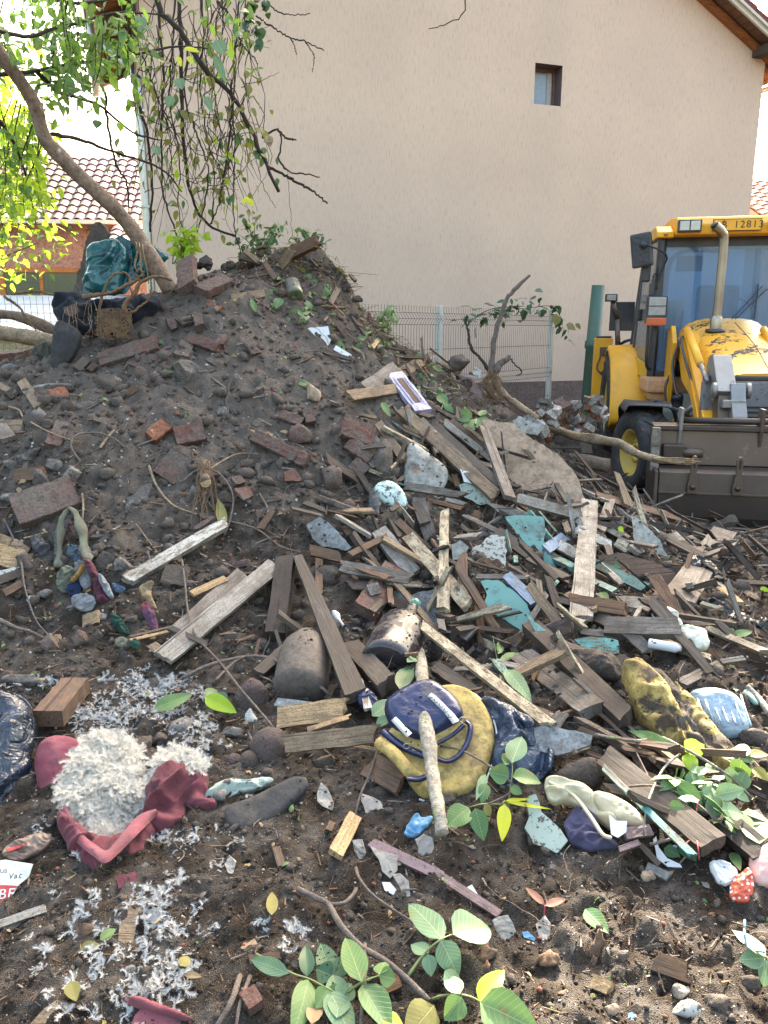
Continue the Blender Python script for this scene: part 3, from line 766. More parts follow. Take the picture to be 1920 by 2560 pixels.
box('pane', wx0+.03, wx1-.03, dpt-.02, dpt-.012, wz0+.03, wz1-.04, 'glass', win)
M['pvc'] = m_flat('pale_inner_frame', (.5, .46, .42), .5)
box('inner_sash', wx1-.13, wx1-.06, dpt-.035, dpt-.022, wz0+.035, wz1-.05, 'pvc', win)
lathe('wall_vent', [(0, 0), (.02, 0), (.03, .008), (.03, .06), (.018, .065), (.018, .02), (0, .02)], 'dark', house, 12, (5.42, 0, 6.72), (math.pi/2, 0, 0))
# faint stain on the wall below the window and above it
# roof: slabs, tiles on the visible verge, soffit boards
OV = .38; OE = .55
ang = math.atan(HS)
for s in (-1, 1):
    def RP(d, y, off):      # d metres down the slope from the ridge, off metres above the wall top line
        return (HP + s*(d*math.cos(ang)+off*math.sin(ang)*0), y, gz(HP) - d*math.sin(ang) + off)
    dm = (HP+OE)/math.cos(ang)
    prof = [RP(0, 0, .12), RP(dm, 0, .12), RP(dm, 0, .20), RP(0, 0, .20)]
    prism('roof', [(a, c) for a, b, c in prof], 'y', -OV, HD+OV, 'rtile', house)
    # verge tiles
    nt = int(dm/.33); tm = None
    for i in range(nt):
        d0 = i*.33
        for j in range(1):
            V = []
            a0 = RP(d0-.03, 0, .232); a1 = RP(d0+.33, 0, .262)
            pr = [(-OV-.04, -.11), (-OV-.04, .0), (-OV+.05, .05), (-OV+.16, .0), (-OV+.25, .03), (-OV+.33, -.02)]
            V = [(a0[0], y, a0[2]+z) for y, z in pr]+[(a1[0], y, a1[2]+z) for y, z in pr]
            Fc = [(q, q+1, q+7, q+6) for q in range(5)]
            V2 = [(x, y, z-.015) for x, y, z in V]; Fc = Fc+[tuple(12+w for w in f[::-1]) for f in Fc]+[(6+q, 7+q, 19+q, 18+q) for q in range(5)]
            o = meshobj('roof_tile', V+V2, Fc, M['rtile'], house)
    # soffit boards across the front overhang
    nb = int(dm/.165)
    for i in range(nb):
        d0 = i*.165+.008; V = []
        for d, z in ((d0, .092), (d0+.15, .092)):
            for y in (-OV+.06, -.09):
                q = RP(d, y, z); V += [q, (q[0], y, q[2]+.02)]
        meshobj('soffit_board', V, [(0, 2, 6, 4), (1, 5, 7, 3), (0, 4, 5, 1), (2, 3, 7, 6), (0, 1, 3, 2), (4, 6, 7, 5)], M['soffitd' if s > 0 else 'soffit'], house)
    pr = [RP(0, 0, -.04), RP(dm-.1, 0, -.04), RP(dm-.1, 0, .075), RP(0, 0, .075)]
    prism('verge_beam', [(a, c) for a, b, c in pr], 'y', -.085, -.004, 'soffit', house)
    pr = [RP(0, 0, .03), RP(dm, 0, .03), RP(dm, 0, .21), RP(0, 0, .21)]
    prism('bargeboard', [(a, c) for a, b, c in pr], 'y', -OV-.02, -OV+.02, 'metalw', house)
    pr = [RP(0, 0, .10), RP(dm, 0, .10), RP(dm, 0, .145), RP(0, 0, .145)]
    prism('bargeboard_trim', [(a, c) for a, b, c in pr], 'y', -OV-.06, -OV-.021, 'metalw', house)
    # eave soffit along the side wall
    ex = HP+s*(HP+OE)
    for i in range(int((HD+OV)/.16)):
        y = -OV+.05+i*.16
        x0, x1 = sorted((HP+s*(HP+.01), ex))
        V = [(x0, y, 0), (x1, y, 0), (x1, y+.15, 0), (x0, y+.15, 0)]
        def zz(x): return HE - HS*max(0, abs(x-HP)-HP) + .085
        V = [(x, yy, zz(x)) for x, yy, _ in V]+[(x, yy, zz(x)+.02) for x, yy, _ in V]
        meshobj('eave_board', V, [(0, 3, 2, 1), (4, 5, 6, 7), (0, 1, 5, 4), (2, 3, 7, 6), (1, 2, 6, 5), (0, 4, 7, 3)], M['soffit'], house)
    for i in range(5):
        y = .05+i*.95
        x0, x1 = (HP+s*(HP+.002), ex-s*.03); z0, z1 = zz(x0), zz(x1)
        prism('rafter_tail', [(x0, z0-.14), (x1, z1-.10), (x1, z1-.002), (x0, z0-.002)], 'y', y, y+.09, 'soffitd', house)
    box('purlin', *(sorted((HP+s*(HP-.28), HP+s*(HP-.10)))), -OV+.03, -.006, HE+.0, HE+.13, 'greyd', house)
    g = HE - HS*OE
    # gutter
    pr = [(ex+s*(.07+.07*math.cos(t)), g+.06+.07*math.sin(t)) for t in [math.pi*(1+q/8) for q in range(9)]]
    pr += [(a+(ex+s*.07-a)*.12, b+.006) for a, b in pr[::-1]]
    prism('gutter', pr, 'y', -OV, HD+OV, 'metalw', house)
lp = [(-.62, .9, HE-.32), (-.60, .85, HE-.5), (-.12, .28, HE-1.0), (-.08, .22, HE-1.15), (-.08, .22, .2)]
V, Fc = tube_geo([Vector(p) for p in lp[:2]], .05, .05, 4, 12, 0)
V2, F2 = tube_geo([Vector(p) for p in lp[1:3]], .05, .05, 4, 12, 0); V3, F3 = tube_geo([Vector((-.12, .28, HE-1.02)), Vector((-.06, .06, HE-1.25)), Vector((-.06, .06, HE-1.6)), Vector((-.06, .06, .2))], .05, .05, 12, 12, 0)
v, f = merge([(V, Fc), (V2, F2), (V3, F3)]); meshobj('downpipe', v, f, M['zinc'], house, True)
for z in (1.6, 3.2, 4.4): box('pipe_bracket', -.13, .005, .0, .13, z, z+.03, 'zinc', house)
box('corner_trim', .20, .235, -.012, -.001, pz+.01, HE+.02, 'stucco', house)

# ---------------------------------------------------------------- pink house, its annex, neighbours
M['pinkw'] = m_stone('salmon_rendered_wall', (.46, .27, .215), (.41, .235, .185), None, 4, .05, .2)
M['osoff'] = m_wood('orange_boarding', (.60, .25, .08), (.36, .13, .04), .7, 0.)
M['oply'] = m_wood('orange_plywood', (.66, .34, .13), (.5, .24, .09), .4, 0.)
M['mtile'] = m_spk('maroon_roof_tile', (.14, .065, .07), (.10, .05, .055), 14, .62, .3, .0)
M['leafglass'] = m_flat('dim_window_glass', (.10, .13, .09), .08)
pinkh = empty('pink_house', (-9.6, 19.0, 0), rad(6), label='salmon pink house with maroon tiled roof behind the leaning trunk', cat='house')
box('wall', 0, 3.75, 0, 5, 0, 4.05, 'pinkw', pinkh)
for i in range(9): box('wall_groove', 2.55, 3.3, -.012, -.001, .5+i*.42, .515+i*.42, 'plinth', pinkh)
def tile_mesh(name, w, L, m, th=.02, amp=.035):
    n = 6; V = []
    for e, (y, dz) in enumerate(((0, .0), (L, -.03))):
        for i in range(n+1): f = i/n; V.append((f*w, y, amp*math.sin(math.pi*f)**2*1.2 - (.3*amp if i in (0, n) else 0)+.0+(.03 if y == 0 else 0)))
    N = n+1; V += [(a, b, c-th) for a, b, c in V]
    Fc = [(i, i+1, i+1+N, i+N) for i in range(n)]+[(i+2*N, i+3*N, i+1+3*N, i+1+2*N) for i in range(n)]+[(i, i+2*N, i+1+2*N, i+1) for i in range(n)]
    me = bpy.data.meshes.new(name); me.from_pydata(V, [], Fc); me.materials.append(M[m]); return me
def tile_roof(parent, origin, cols, rows, w, L, slope, m, rz=0., name='roof_tile'):
    me = tile_mesh(name, w*1.02, L*1.12, m)
    for j in range(rows):
        for i in range(cols):
            o = bpy.data.objects.new(name, me); COL.objects.link(o); o.parent = parent
            y = j*L*math.cos(slope); z = j*L*math.sin(slope)
            o.location = (origin[0]+i*w, origin[1]+y, origin[2]+z); o.rotation_euler = (slope, 0, R.uniform(-.008, .008))
prism('roof', [(-.5, 3.98), (3.0, 6.1), (6.0, 4.2)], 'x', -.3, 4.15, 'mtile', pinkh)
tile_roof(pinkh, (-.3, -.52, 4.02), 18, 11, .245, .36, math.atan(2.12/3.5), 'mtile')
box('gutter', -.3, 4.15, -.66, -.52, 3.93, 4.02, 'metalw', pinkh)
V, Fc = tube_geo([Vector((3.05, -.58, 3.98)), Vector((3.0, -.1, 3.5)), Vector((3.0, -.08, 0))], .05, .05, 8, 10, 0); meshobj('downpipe', V, Fc, M['zinc'], pinkh, True)
w2 = empty('window', (0, 0, 0)); w2.parent = pinkh
for a in [(.5, 2.45, 2.9, 3.0), (.5, 2.45, .9, 1.0), (.5, .6, 1, 2.9), (2.35, 2.45, 1, 2.9), (1.4, 1.48, 1, 2.9), (.6, 2.35, 1.95, 2.02)]:
    box('window_frame', a[0], a[1], -.05, -.003, a[2], a[3], 'osoff', w2)
box('pane', .6, 2.35, -.02, -.006, 1, 2.9, 'leafglass', w2)
annex = empty('porch_annex', (-5.75, 16.8, 0), rad(6), label='small tiled annex with orange boarded eave and cream gutter beside the pink house', cat='porch')
box('wall', 0.4, 2.6, .3, 2.0, 0, 2.9, 'pinkw', annex)
box('ceiling_board', .3, 2.62, -.25, 1.9, 3.02, 3.06, 'oply', annex)
for i in range(9): box('soffit_board', .02+i*.0, .28, -.25+i*.24, -.25+i*.24+.22, 2.62+.0*i, 3.06, 'osoff', annex)
box('fascia_board', .28, 2.62, -.30, -.252, 2.86, 3.08, 'osoff', annex)
box('gutter', -.15, 2.7, -.46, -.301, 3.06, 3.17, 'metalw', annex, .01)
box('corner_post', -.15, .0, -.44, -.30, 2.45, 3.055, 'metalw', annex, .03)
tile_roof(annex, (.0, -.42, 3.2), 11, 4, .245, .34, rad(24), 'mtile')
prism('roof', [(-.3, 3.14), (1.2, 3.72), (1.2, 3.2)], 'x', .0, 2.7, 'mtile', annex)
rh = empty('tiled_outbuilding', (8.2, 16.5, 0), rad(10), label='low building with sunlit pinkish tiled roof at the right edge behind the house', cat='building')
M['ptile'] = m_spk('pinkish_roof_tile', (.50, .26, .18), (.3, .16, .12), 14, .62, .6, .0)
M['darkboard'] = m_wood('dark_fascia_wood', (.08, .065, .06), (.03, .026, .025), .5, .1)
box('wall', 0, 4, .3, 3, 0, 3.3, 'darkboard', rh)
prism('roof', [(-.25, 3.4), (2.6, 4.92), (2.6, 3.3)], 'x', -.2, 4.2, 'ptile', rh)
tile_roof(rh, (-.2, -.25, 3.44), 14, 13, .24, .25, math.atan(1.52/2.85), 'ptile')
box('gutter', -.2, 4.2, -.42, -.26, 3.30, 3.42, 'darkboard', rh, .02)
# ---------------------------------------------------------------- mesh fence by the wall, green pole, garden fence on the left
M['wire'] = m_flat('dark_fence_wire', (.10, .09, .08), .5, .5)
M['galv'] = m_flat('galvanised_fence_post', (.52, .55, .54), .45, .5)
fa, fb = at(1100, 771, 8.6), at(1382, 781, 10.8)
dF = (fb-fa); dF.z = 0; fl = dF.length; fz = rad(math.degrees(math.atan2(dF.y, dF.x)))
fence = empty('mesh_fence', (fa.x, fa.y, 0), fz, label='grey welded mesh fence with folded wires standing before the beige wall', cat='fence')
for pi in (-1, 0):
    parts = []
    x0 = pi*fl+.03; x1 = x0+fl-.06
    def bar(a, b, r=.0028): 
        parts.append(tube_geo([Vector(a), Vector(b)], r, r, 1, 4, 0))
    zz_ = [(1.80, 0), (1.76, .0), (1.70, .045), (1.64, 0), (1.38, 0), (1.08, 0), (1.02, .045), (.96, 0), (.70, 0), (.48, 0), (.42, .045), (.36, 0), (.12, 0)]
    nvw = int((x1-x0)/.05)
    for i in range(nvw+1):
        x = x0+i*(x1-x0)/nvw
        parts.append(tube_geo([Vector((x, -y, z)) for z, y in [(1.83, 0)]+zz_[1:]], .0026, .0026, 12, 4, 0, close=False))
    for z, y in zz_[1:]: bar((x0, -y-.004, z), (x1, -y-.004, z), .003)
    v, f = merge(parts); meshobj('wire_panel', v, f, M['wire'], fence)
for x in (-fl, 0, fl): box('post', x-.03, x+.03, -.02, .04, 0, 1.84, 'galv', fence, .004)
M['greenp'] = m_paint('flaking_green_pole_paint', (.045, .115, .08), (.17, .13, .11), .5, .55, rust=(.16, .13, .11))
pp = at(1480, 1000, 11.8)
pole = lathe('green_pole', [(.105, -.1), (.105, 1.30), (.125, 1.32), (.125, 1.41), (.105, 1.43), (.093, 2.22), (.088, 2.22), (.088, 2.1), (0, 2.1)], 'greenp', None, 24, (pp.x-.07, 11.8, 0), (0, rad(1.5), 0), label='flaking green steel pole standing between the wall and the yellow machine', cat='pole')
# bright tarpaulin-covered fence on the left
gf = empty('garden_fence', (-7.3, 9.5, 0), rad(4), label='wire mesh garden fence at the left edge beyond the heap', cat='fence')
parts = []
for i in range(60):
    x = i*.075; parts.append(tube_geo([Vector((x, 0, .4)), Vector((x, 0, 1.98))], .0028, .0028, 1, 3, 0, close=False))
for i in range(16):
    z = .42+i*.105; parts.append(tube_geo([Vector((0, 0, z)), Vector((4.4, 0, z))], .0028, .0028, 1, 3, 0, close=False))
v, f = merge(parts); meshobj('wire_panel', v, f, M['wire'], gf)
for x in (0, 2.2, 4.4): box('post', x-.03, x+.03, -.03, .03, 0, 2.0, 'galv', gf)
M['tarp'] = m_plastic('pale_tarpaulin', (.40, .42, .42), .5, .12, b=(.22, .32, .38))
M['yelwall'] = m_stone('yellowish_low_wall', (.62, .55, .38), (.5, .44, .3), None, 5, .1, .2)
lowr = empty('low_shed', (-11.5, 14.5, 0), rad(3), label='low shed with a pale sheet roof behind the garden fence', cat='shed')
box('wall', 0, 6.6, .2, 3, 0, 1.5, 'yelwall', lowr)
prism('roof_sheet', [(-.1, 1.52), (2.9, 2.32), (2.9, 2.28), (-.1, 1.48)], 'x', -.2, 6.6, 'tarp', lowr)
# ---------------------------------------------------------------- yellow backhoe loader
M['yel'] = m_paint('worn_yellow_paint', (.80, .38, .012), (.10, .075, .045), .30, .45, scale=7)
M['yelh'] = m_paint('peeling_yellow_hood_paint', (.82, .39, .012), (.028, .026, .026), .58, .38, scale=3.2)
M['yeld'] = m_paint('dusty_yellow_paint', (.62, .36, .03), (.06, .045, .03), .34, .5, scale=5)
M['blk'] = m_paint('black_cab_paint', (.022, .026, .035), (.10, .09, .075), .16, .35)
M['rub_'] = m_stone('dusty_tyre_rubber', (.055, .054, .056), (.035, .035, .036), (.13, .12, .105), 9, .18, .35, .8, (.13, .115, .095), camt=.3)
M['rim'] = m_paint('dirty_yellow_rim', (.50, .36, .06), (.10, .085, .06), .36, .6)
M['bkt'] = m_paint('worn_bucket_steel', (.12, .088, .068), (.25, .20, .155), .42, .45, .55, 7, rust=(.20, .15, .11))
M['bktd'] = m_paint('dark_bucket_steel', (.070, .054, .046), (.16, .13, .10), .34, .42, .5, 5)
M['steel'] = m_paint('bright_worn_steel', (.27, .27, .26), (.12, .10, .08), .4, .5, .55, 8)
M['chrome'] = m_paint('stained_exhaust_steel', (.36, .31, .24), (.20, .13, .08), .4, .32, .85, 6)
M['orplas'] = m_plastic('faded_orange_tank', (.56, .30, .15), .5, .2, wr=.1)
M['blkplas'] = m_plastic('black_rubber_guard', (.03, .03, .033), .45, .25, wr=.3)
M['grillm'] = m_paint('grey_grille_paint', (.19, .19, .20), (.055, .055, .06), .5, .6, scale=14)
M['tankg'] = m_paint('grey_green_body_paint', (.17, .185, .165), (.08, .075, .065), .35, .6)
M['cabglass'] = (lambda t: (t.b.inputs.__getitem__('Transmission Weight').__setattr__('default_value', .82), t.b.inputs['IOR'].__setattr__('default_value', 1.5), t.b.inputs['IOR'].__setattr__('default_value', 1.42), t.fin((.30, .48, .72), .02))[-1])(NT('sky_tinted_cab_glass'))  # blue of the reflected sky is put into the glass colour
M['sideglass'] = m_flat('dusty_side_glass', (.15, .16, .155), .12)
M['lens'] = m_flat('lamp_lens', (.42, .43, .42), .15, .35)
M['amber'] = m_flat('amber_lens', (.55, .12, .04), .25)
M['seat'] = m_flat('dark_cab_interior', (.025, .028, .032), .8)
M['ink'] = m_flat('black_print', (.015, .015, .015), .6)
bh = empty('backhoe_loader', (3.3, 6.15, -.03), -rad(11), label='worn yellow backhoe loader parked on the right with its steel bucket on the ground', cat='backhoe')
CX = -.10
def bb(name, x0, x1, y0, y1, z0, z1, m, par=None, bev=.012, **k): return box(name, x0, x1, y0, y1, z0, z1, m, par or bh, bev, **k)
def plate(name, pts4, t, m, par=None, bev=0):
    """thick quad or polygon through 3D points, t metres thick along its normal"""
    a = [Vector(p) for p in pts4]; n = (a[1]-a[0]).cross(a[2]-a[0]).normalized()*t
    N = len(a); V = a+[p+n for p in a]; Fc = [tuple(range(N)), tuple(range(2*N-1, N-1, -1))]+[(i, i+N, (i+1) % N+N, (i+1) % N) for i in range(N)]
    o = meshobj(name, V, Fc, M[m], par or bh); bevel(o, bev) if bev else None; return o
def cyl(name, a, b, r, m, par=None, n=16, r1=None):
    V, Fc = tube_geo([Vector(a), Vector(b)], r, r1 or r, 1, n, 0); return meshobj(name, V, Fc, M[m], par or bh, True if n > 8 else False)
def hose(name, pts, r, m='blk', par=None):
    V, Fc = tube_geo([Vector(p) for p in pts], r, r, 24, 8, 0); return meshobj(name, V, Fc, M[m], par or bh, True)
# chassis, engine sides, front grille
bb('chassis', CX-.38, CX+.38, .95, 4.5, .42, .95, 'tankg')
bb('grille', CX-.46, CX+.46, .84, .98, .62, 1.17, 'grillm', bev=.02)
for i in range(7): bb('grille_bar', CX-.36, CX+.36, .825, .839, .66+i*.045, .675+i*.045, 'blk', bev=0)
bb('front_plate', CX+.14, CX+.36, .822, .8385, 1.0, 1.10, 'steel', bev=.002)
# hood: rounded, falling towards the front
nx_, nyh = 14, 12; V = []; Fc = []
for j in range(nyh+1):
    f = j/nyh; y = .86+f*1.82; top = 1.24+.50*f**.85+.02*math.sin(f*3); hw = .43+.05*f
    for i in range(nx_+1):
        t = math.pi*i/nx_; c = -math.cos(t); s_ = math.sin(t)
        x = CX+.05 + hw*math.copysign(abs(c)**.62, c); z = top - .42*(1-s_**.5)
        V.append((x, y, z))
for j in range(nyh):
    for i in range(nx_): a = j*(nx_+1)+i; Fc.append((a, a+1, a+nx_+2, a+nx_+1))
k = len(V); V += [(x, y-.005, z) for x, y, z in V[:nx_+1]]; Fc.append(tuple(range(k+nx_, k-1, -1)))
meshobj('hood', V, Fc, M['yelh'], bh, True)
bb('hood_lip', CX-.47, CX+.47, .845, .875, 1.17, 1.215, 'blk')
hose('hood_seam', [(CX+.10, .9, 1.262), (CX+.08, 1.5, 1.50), (CX+.06, 2.2, 1.69)], .004, 'ink')
# exhaust
ex = [(-.25, 2.08, 1.52), (-.25, 2.08, 1.8), (-.25, 2.08, 2.46), (-.28, 2.06, 2.57), (-.36, 2.03, 2.64)]
V, Fc = tube_geo([Vector(p) for p in ex], .044, .044, 28, 16, 0, close=False); o = meshobj('exhaust_pipe', V, Fc, M['chrome'], bh, True)
lathe('exhaust_collar', [(.058, 0), (.062, .12), (.05, .16), (.045, .16)], 'chrome', bh, 18, (-.25, 2.08, 1.60))
lathe('exhaust_seat', [(.10, 0), (.10, .025), (.0, .03)], 'blk', bh, 18, (-.25, 2.08, 1.60))
cyl('exhaust_mouth', (-.355, 2.032, 2.636), (-.374, 2.024, 2.652), .039, 'ink')
# cab
cx0, cx1 = CX-.68, CX+.72; zr = 2.62; yf, yb = 2.66, 4.1
cab = empty('cab'); cab.parent = bh
def post(a, b, w=.045, m='blk'):
    return cyl('pillar', a, b, w, m, cab, 8)
post((cx0, yf, 1.08), (cx0+.02, yf+.04, zr), .05); post((cx1, yf, 1.08), (cx1-.02, yf+.04, zr), .05)
post((cx0-.10, 3.55, 1.15), (cx0-.02, 3.5, zr), .035); post((cx0-.06, yb, 1.35), (cx0+.03, yb-.05, zr), .04); post((cx1, yb, 1.2), (cx1-.03, yb, zr), .05)
plate('door_sill', [(cx0-.01, yf, 1.06), (cx0-.05, 3.1, 1.06), (cx0-.05, 3.1, 1.14), (cx0-.01, yf, 1.14)], .03, 'blk', cab)
bb('floor', cx0, cx1, yf, yb, 1.0, 1.07, 'blk', cab, bev=.02)
bb('front_sill', cx0+.04, cx1-.04, yf-.02, yf+.03, 1.07, 1.16, 'blk', cab, bev=.01)
plate('windscreen', [(cx0+.05, yf+.005, 1.16), (cx1-.05, yf+.005, 1.16), (cx1-.06, yf+.045, zr), (cx0+.06, yf+.045, zr)], .006, 'cabglass', cab)
plate('side_window', [(cx0-.012, yf+.05, 1.15), (cx0-.10, 3.5, 1.25), (cx0-.04, 3.46, zr-.03), (cx0+.008, yf+.09, zr-.03)][::-1], .006, 'sideglass', cab)
plate('rear_side_window', [(cx0-.105, 3.58, 1.35), (cx0-.065, yb-.03, 1.45), (cx0+.02, yb-.08, zr-.03), (cx0-.03, 3.54, zr-.03)][::-1], .006, 'sideglass', cab)
plate('rear_window', [(cx0+.02, yb, 1.5), (cx1-.04, yb, 1.5), (cx1-.05, yb, zr), (cx0+.06, yb, zr)], .006, 'cabglass', cab)
bb('rear_panel', cx0-.02, cx1, yb-.03, yb+.02, 1.0, 1.49, 'blk', cab)
plate('door_panel', [(cx0-.02, yf+.06, 1.10), (cx0-.085, 3.2, 1.08), (cx0-.09, 3.3, 1.30), (cx0-.018, yf+.06, 1.22)][::-1], .02, 'yeld', cab)
# dark band over the windscreen and rounded inner frame
bb('visor_band', cx0+.05, cx1-.05, yf+.035, yf+.06, 2.50, zr, 'blk', cab, bev=0)
hose('inner_frame', [(cx0+.12, yf+.07, 1.2), (cx0+.10, yf+.07, 2.2), (cx0+.22, yf+.08, 2.44), (cx0+.55, yf+.08, 2.46), (cx0+.66, yf+.08, 2.34), (cx0+.67, yf+.08, 1.2)], .028, 'blk', cab)
hose('hand_rail', [(cx0-.03, yf-.01, 2.22), (cx0-.06, yf-.09, 2.18), (cx0-.075, yf-.10, 2.0), (cx0-.075, yf-.10, 1.35), (cx0-.05, yf-.07, 1.20), (cx0, yf-.02, 1.18)], .018, 'blk', cab)
bb('rail_bracket', cx0-.10, cx0-.045, yf-.12, yf-.06, 1.98, 2.12, 'blk', cab)
# inside: seat, steering wheel, console, levers
bb('seat', CX-.05, CX+.45, 3.3, 3.8, 1.2, 1.5, 'seat', cab, .06); bb('seat_back', CX-.05, CX+.45, 3.75, 3.9, 1.5, 2.15, 'seat', cab, .06)
bb('console', CX+.1, CX+.4, 2.75, 3.0, 1.07, 1.65, 'seat', cab, .05)
bb('rear_console', CX-.6, CX+.1, 3.75, 4.05, 1.07, 1.65, 'seat', cab, .05)
V = []; ring = [Vector((CX+.22+.19*math.cos(t), 2.93+.06*math.sin(t), 1.78+.18*math.sin(t))) for t in [2*math.pi*q/20 for q in range(21)]]
hose('steering_wheel', ring, .014, 'seat', cab)
for q in range(4): hose('lever', [(CX-.5+q*.09, 3.7, 1.6), (CX-.5+q*.09, 3.62, 1.85)], .01, 'seat', cab); 
for q in range(5): lathe('lever_boot', [(.05, 0), (.03, .03), (.05, .04), (.03, .06)], 'seat', cab, 12, (CX-.48, 2.9, 1.2+q*.06))
# roof
prf = [(yf-.22, zr-.02), (yf-.24, zr+.08), (yf-.16, zr+.165), (yf+.3, zr+.21), (yb-.1, zr+.17), (yb+.06, zr+.02), (yb+.06, zr-.02)]
rf = prism('roof', prf, 'x', cx0+.12, cx1-.10, 'yel', cab, bev=.022)
prf2 = [(yf-.10, zr-.03), (yf-.10, zr+.03), (yf+.1, zr+.105), (yb-.1, zr+.10), (yb+.04, zr+.0), (yb+.04, zr-.03)]
prism('roof_side', prf2, 'x', cx0-.06, cx0+.119, 'yel', cab, bev=.018); prism('roof_side', prf2, 'x', cx1-.099, cx1+.06, 'yel', cab, bev=.018)
def lamp(x, y, z, w, h, rz=0):
    l = empty('work_light'); l.parent = cab; l.location = (x, y, z); l.rotation_euler = (0, 0, rz)
    box('lamp_housing', -w/2, w/2, 0, .07, -h/2, h/2, 'blk', l, .012)
    for s_ in (-1, 1): box('lens', s_*w*.225-w*.20, s_*w*.225+w*.20, -.008, -.001, -h*.38, h*.38, 'lens', l, .004)
lamp(CX-.44, yf-.285, zr+.065, .24, .125); lamp(CX+.47, yf-.285, zr+.065, .24, .125)
# number board: B 12813
bb('number_plate', CX-.21, CX+.27, yf-.262, yf-.252, zr+.005, zr+.125, 'ink', cab, 0)
bb('number_plate_face', CX-.203, CX+.263, yf-.268, yf-.2625, zr+.012, zr+.118, 'yel', cab, 0)
bb('plate_divider', CX-.105, CX-.100, yf-.271, yf-.2685, zr+.012, zr+.118, 'ink', cab, 0)
text('plate_letter', 'B 12813', .10, 'ink', cab, (CX+.082, yf-.2695, zr+.065), (math.pi/2, 0, 0))
text('plate_mark', '+', .05, 'ink', cab, (CX-.153, yf-.2695, zr+.08), (math.pi/2, 0, 0))
text('plate_mark', 'A', .03, 'ink', cab, (CX-.153, yf-.2695, zr+.035), (math.pi/2, 0, 0))
text('roof_mark', 'w', .07, 'ink', cab, (cx0+.03, yf-.1035, zr+.0), (math.pi/2, 0, 0))
# mirrors
mi = empty('mirror'); mi.parent = bh; mi.location = (-1.0, 2.50, 2.46); mi.rotation_euler = (0, rad(-8), rad(-18))
box('mirror_housing', -.115, .115, 0, .05, -.18, .18, 'blk', mi, .035); box('mirror_back', -.085, .085, -.006, 0, -.14, .14, 'blkplas', mi, .0); cyl('mirror_joint', (.03, -.04, .05), (.03, .0, .05), .04, 'blk', mi)
hose('mirror_arm', [(-.97, 2.46, 2.52), (-.80, 2.5, 2.45), (-.72, 2.55, 2.38), (-.74, 2.6, 2.30), (-.80, 2.62, 2.05)], .011)
bb('lower_mirror', -.97, -.87, 2.6, 2.65, 2.13, 2.32, 'blk', bev=.02)
# head lamp with orange indicator
hl = empty('headlight'); hl.parent = bh; hl.location = (-.80, 2.42, 1.83); hl.rotation_euler = (0, 0, rad(4))
box('lamp_housing', -.11, .11, 0, .10, -.15, .15, 'blk', hl, .02); box('lens', -.09, .09, -.012, -.001, -.06, .13, 'lens', hl, .008); box('lens', -.09, .09, -.018, -.0125, .035, .043, 'ink', hl); box('indicator', -.105, .105, -.022, .06, -.17, -.085, 'amber', hl, .012)
bb('wiper', .25, .262, yf-.03, yf-.015, 1.72, 2.1, 'blk', bev=0)
hose('wiper_arm', [(.05, yf-.03, 1.72), (.35, yf-.04, 2.05)], .006); hose('wiper_arm', [(.0, yf-.03, 1.70), (.30, yf-.04, 2.08)], .006)
# inside rear view mirror
o = bb('cabin_mirror', CX-.48, CX-.2, 2.8, 2.83, 2.25, 2.42, 'seat', cab, .03)
# tanks and step below the cab
bb('fuel_tank', -.86, -.34, 2.42, 3.0, .93, 1.10, 'orplas', bev=.035)
bb('fuel_tank_lower', -.80, -.36, 2.5, 3.0, .84, .929, 'orplas', bev=.03)
lathe('filler_cap', [(.055, 0), (.055, .07), (.075, .072), (.075, .12), (0, .125)], 'blk', bh, 14, (-.52, 2.30, .80))
bb('battery_box', -.84, -.36, 2.02, 2.41, .50, .79, 'tankg', bev=.03)
# rear fender: curved yellow shell
V = []; Fc = []; n = 14
for i in range(n+1):
    t = rad(168-i*118/n); y = 3.75+.80*math.cos(t)*-1; z = .62+.80*math.sin(t)
    y = 3.75-.80*math.cos(t)*-1 if False else 3.75+.80*math.cos(rad(190-i*130/n)); z = .62+.80*math.sin(rad(190-i*130/n))
    for x, dz in ((-1.18, -.05), (-1.16, .0), (-.78, .02), (-.74, -.0)): V.append((x, y, z+dz))
for i in range(n):
    for q in range(3): a = i*4+q; Fc.append((a, a+1, a+5, a+4))
N = len(V); V += [(x, y+(.02 if 0 else 0), z-.02) for x, y, z in V]; Fc += [tuple(N+q for q in f[::-1]) for f in Fc]+[(q, q+4, q+4+N, q+N) for q in range(0, n*4, 4)]
Fc.append((0, N, N+1, 1)); Fc.append((1, N+1, N+2, 2)); Fc.append((2, N+2, N+3, 3))
meshobj('rear_fender', V, Fc, M['yel'], bh, True)
plate('inner_fender', [(-.77, 2.98, .45), (-.77, 4.3, .45), (-.77, 4.3, 1.38), (-.77, 3.3, 1.38), (-.77, 3.0, 1.0)], .02, 'tankg')
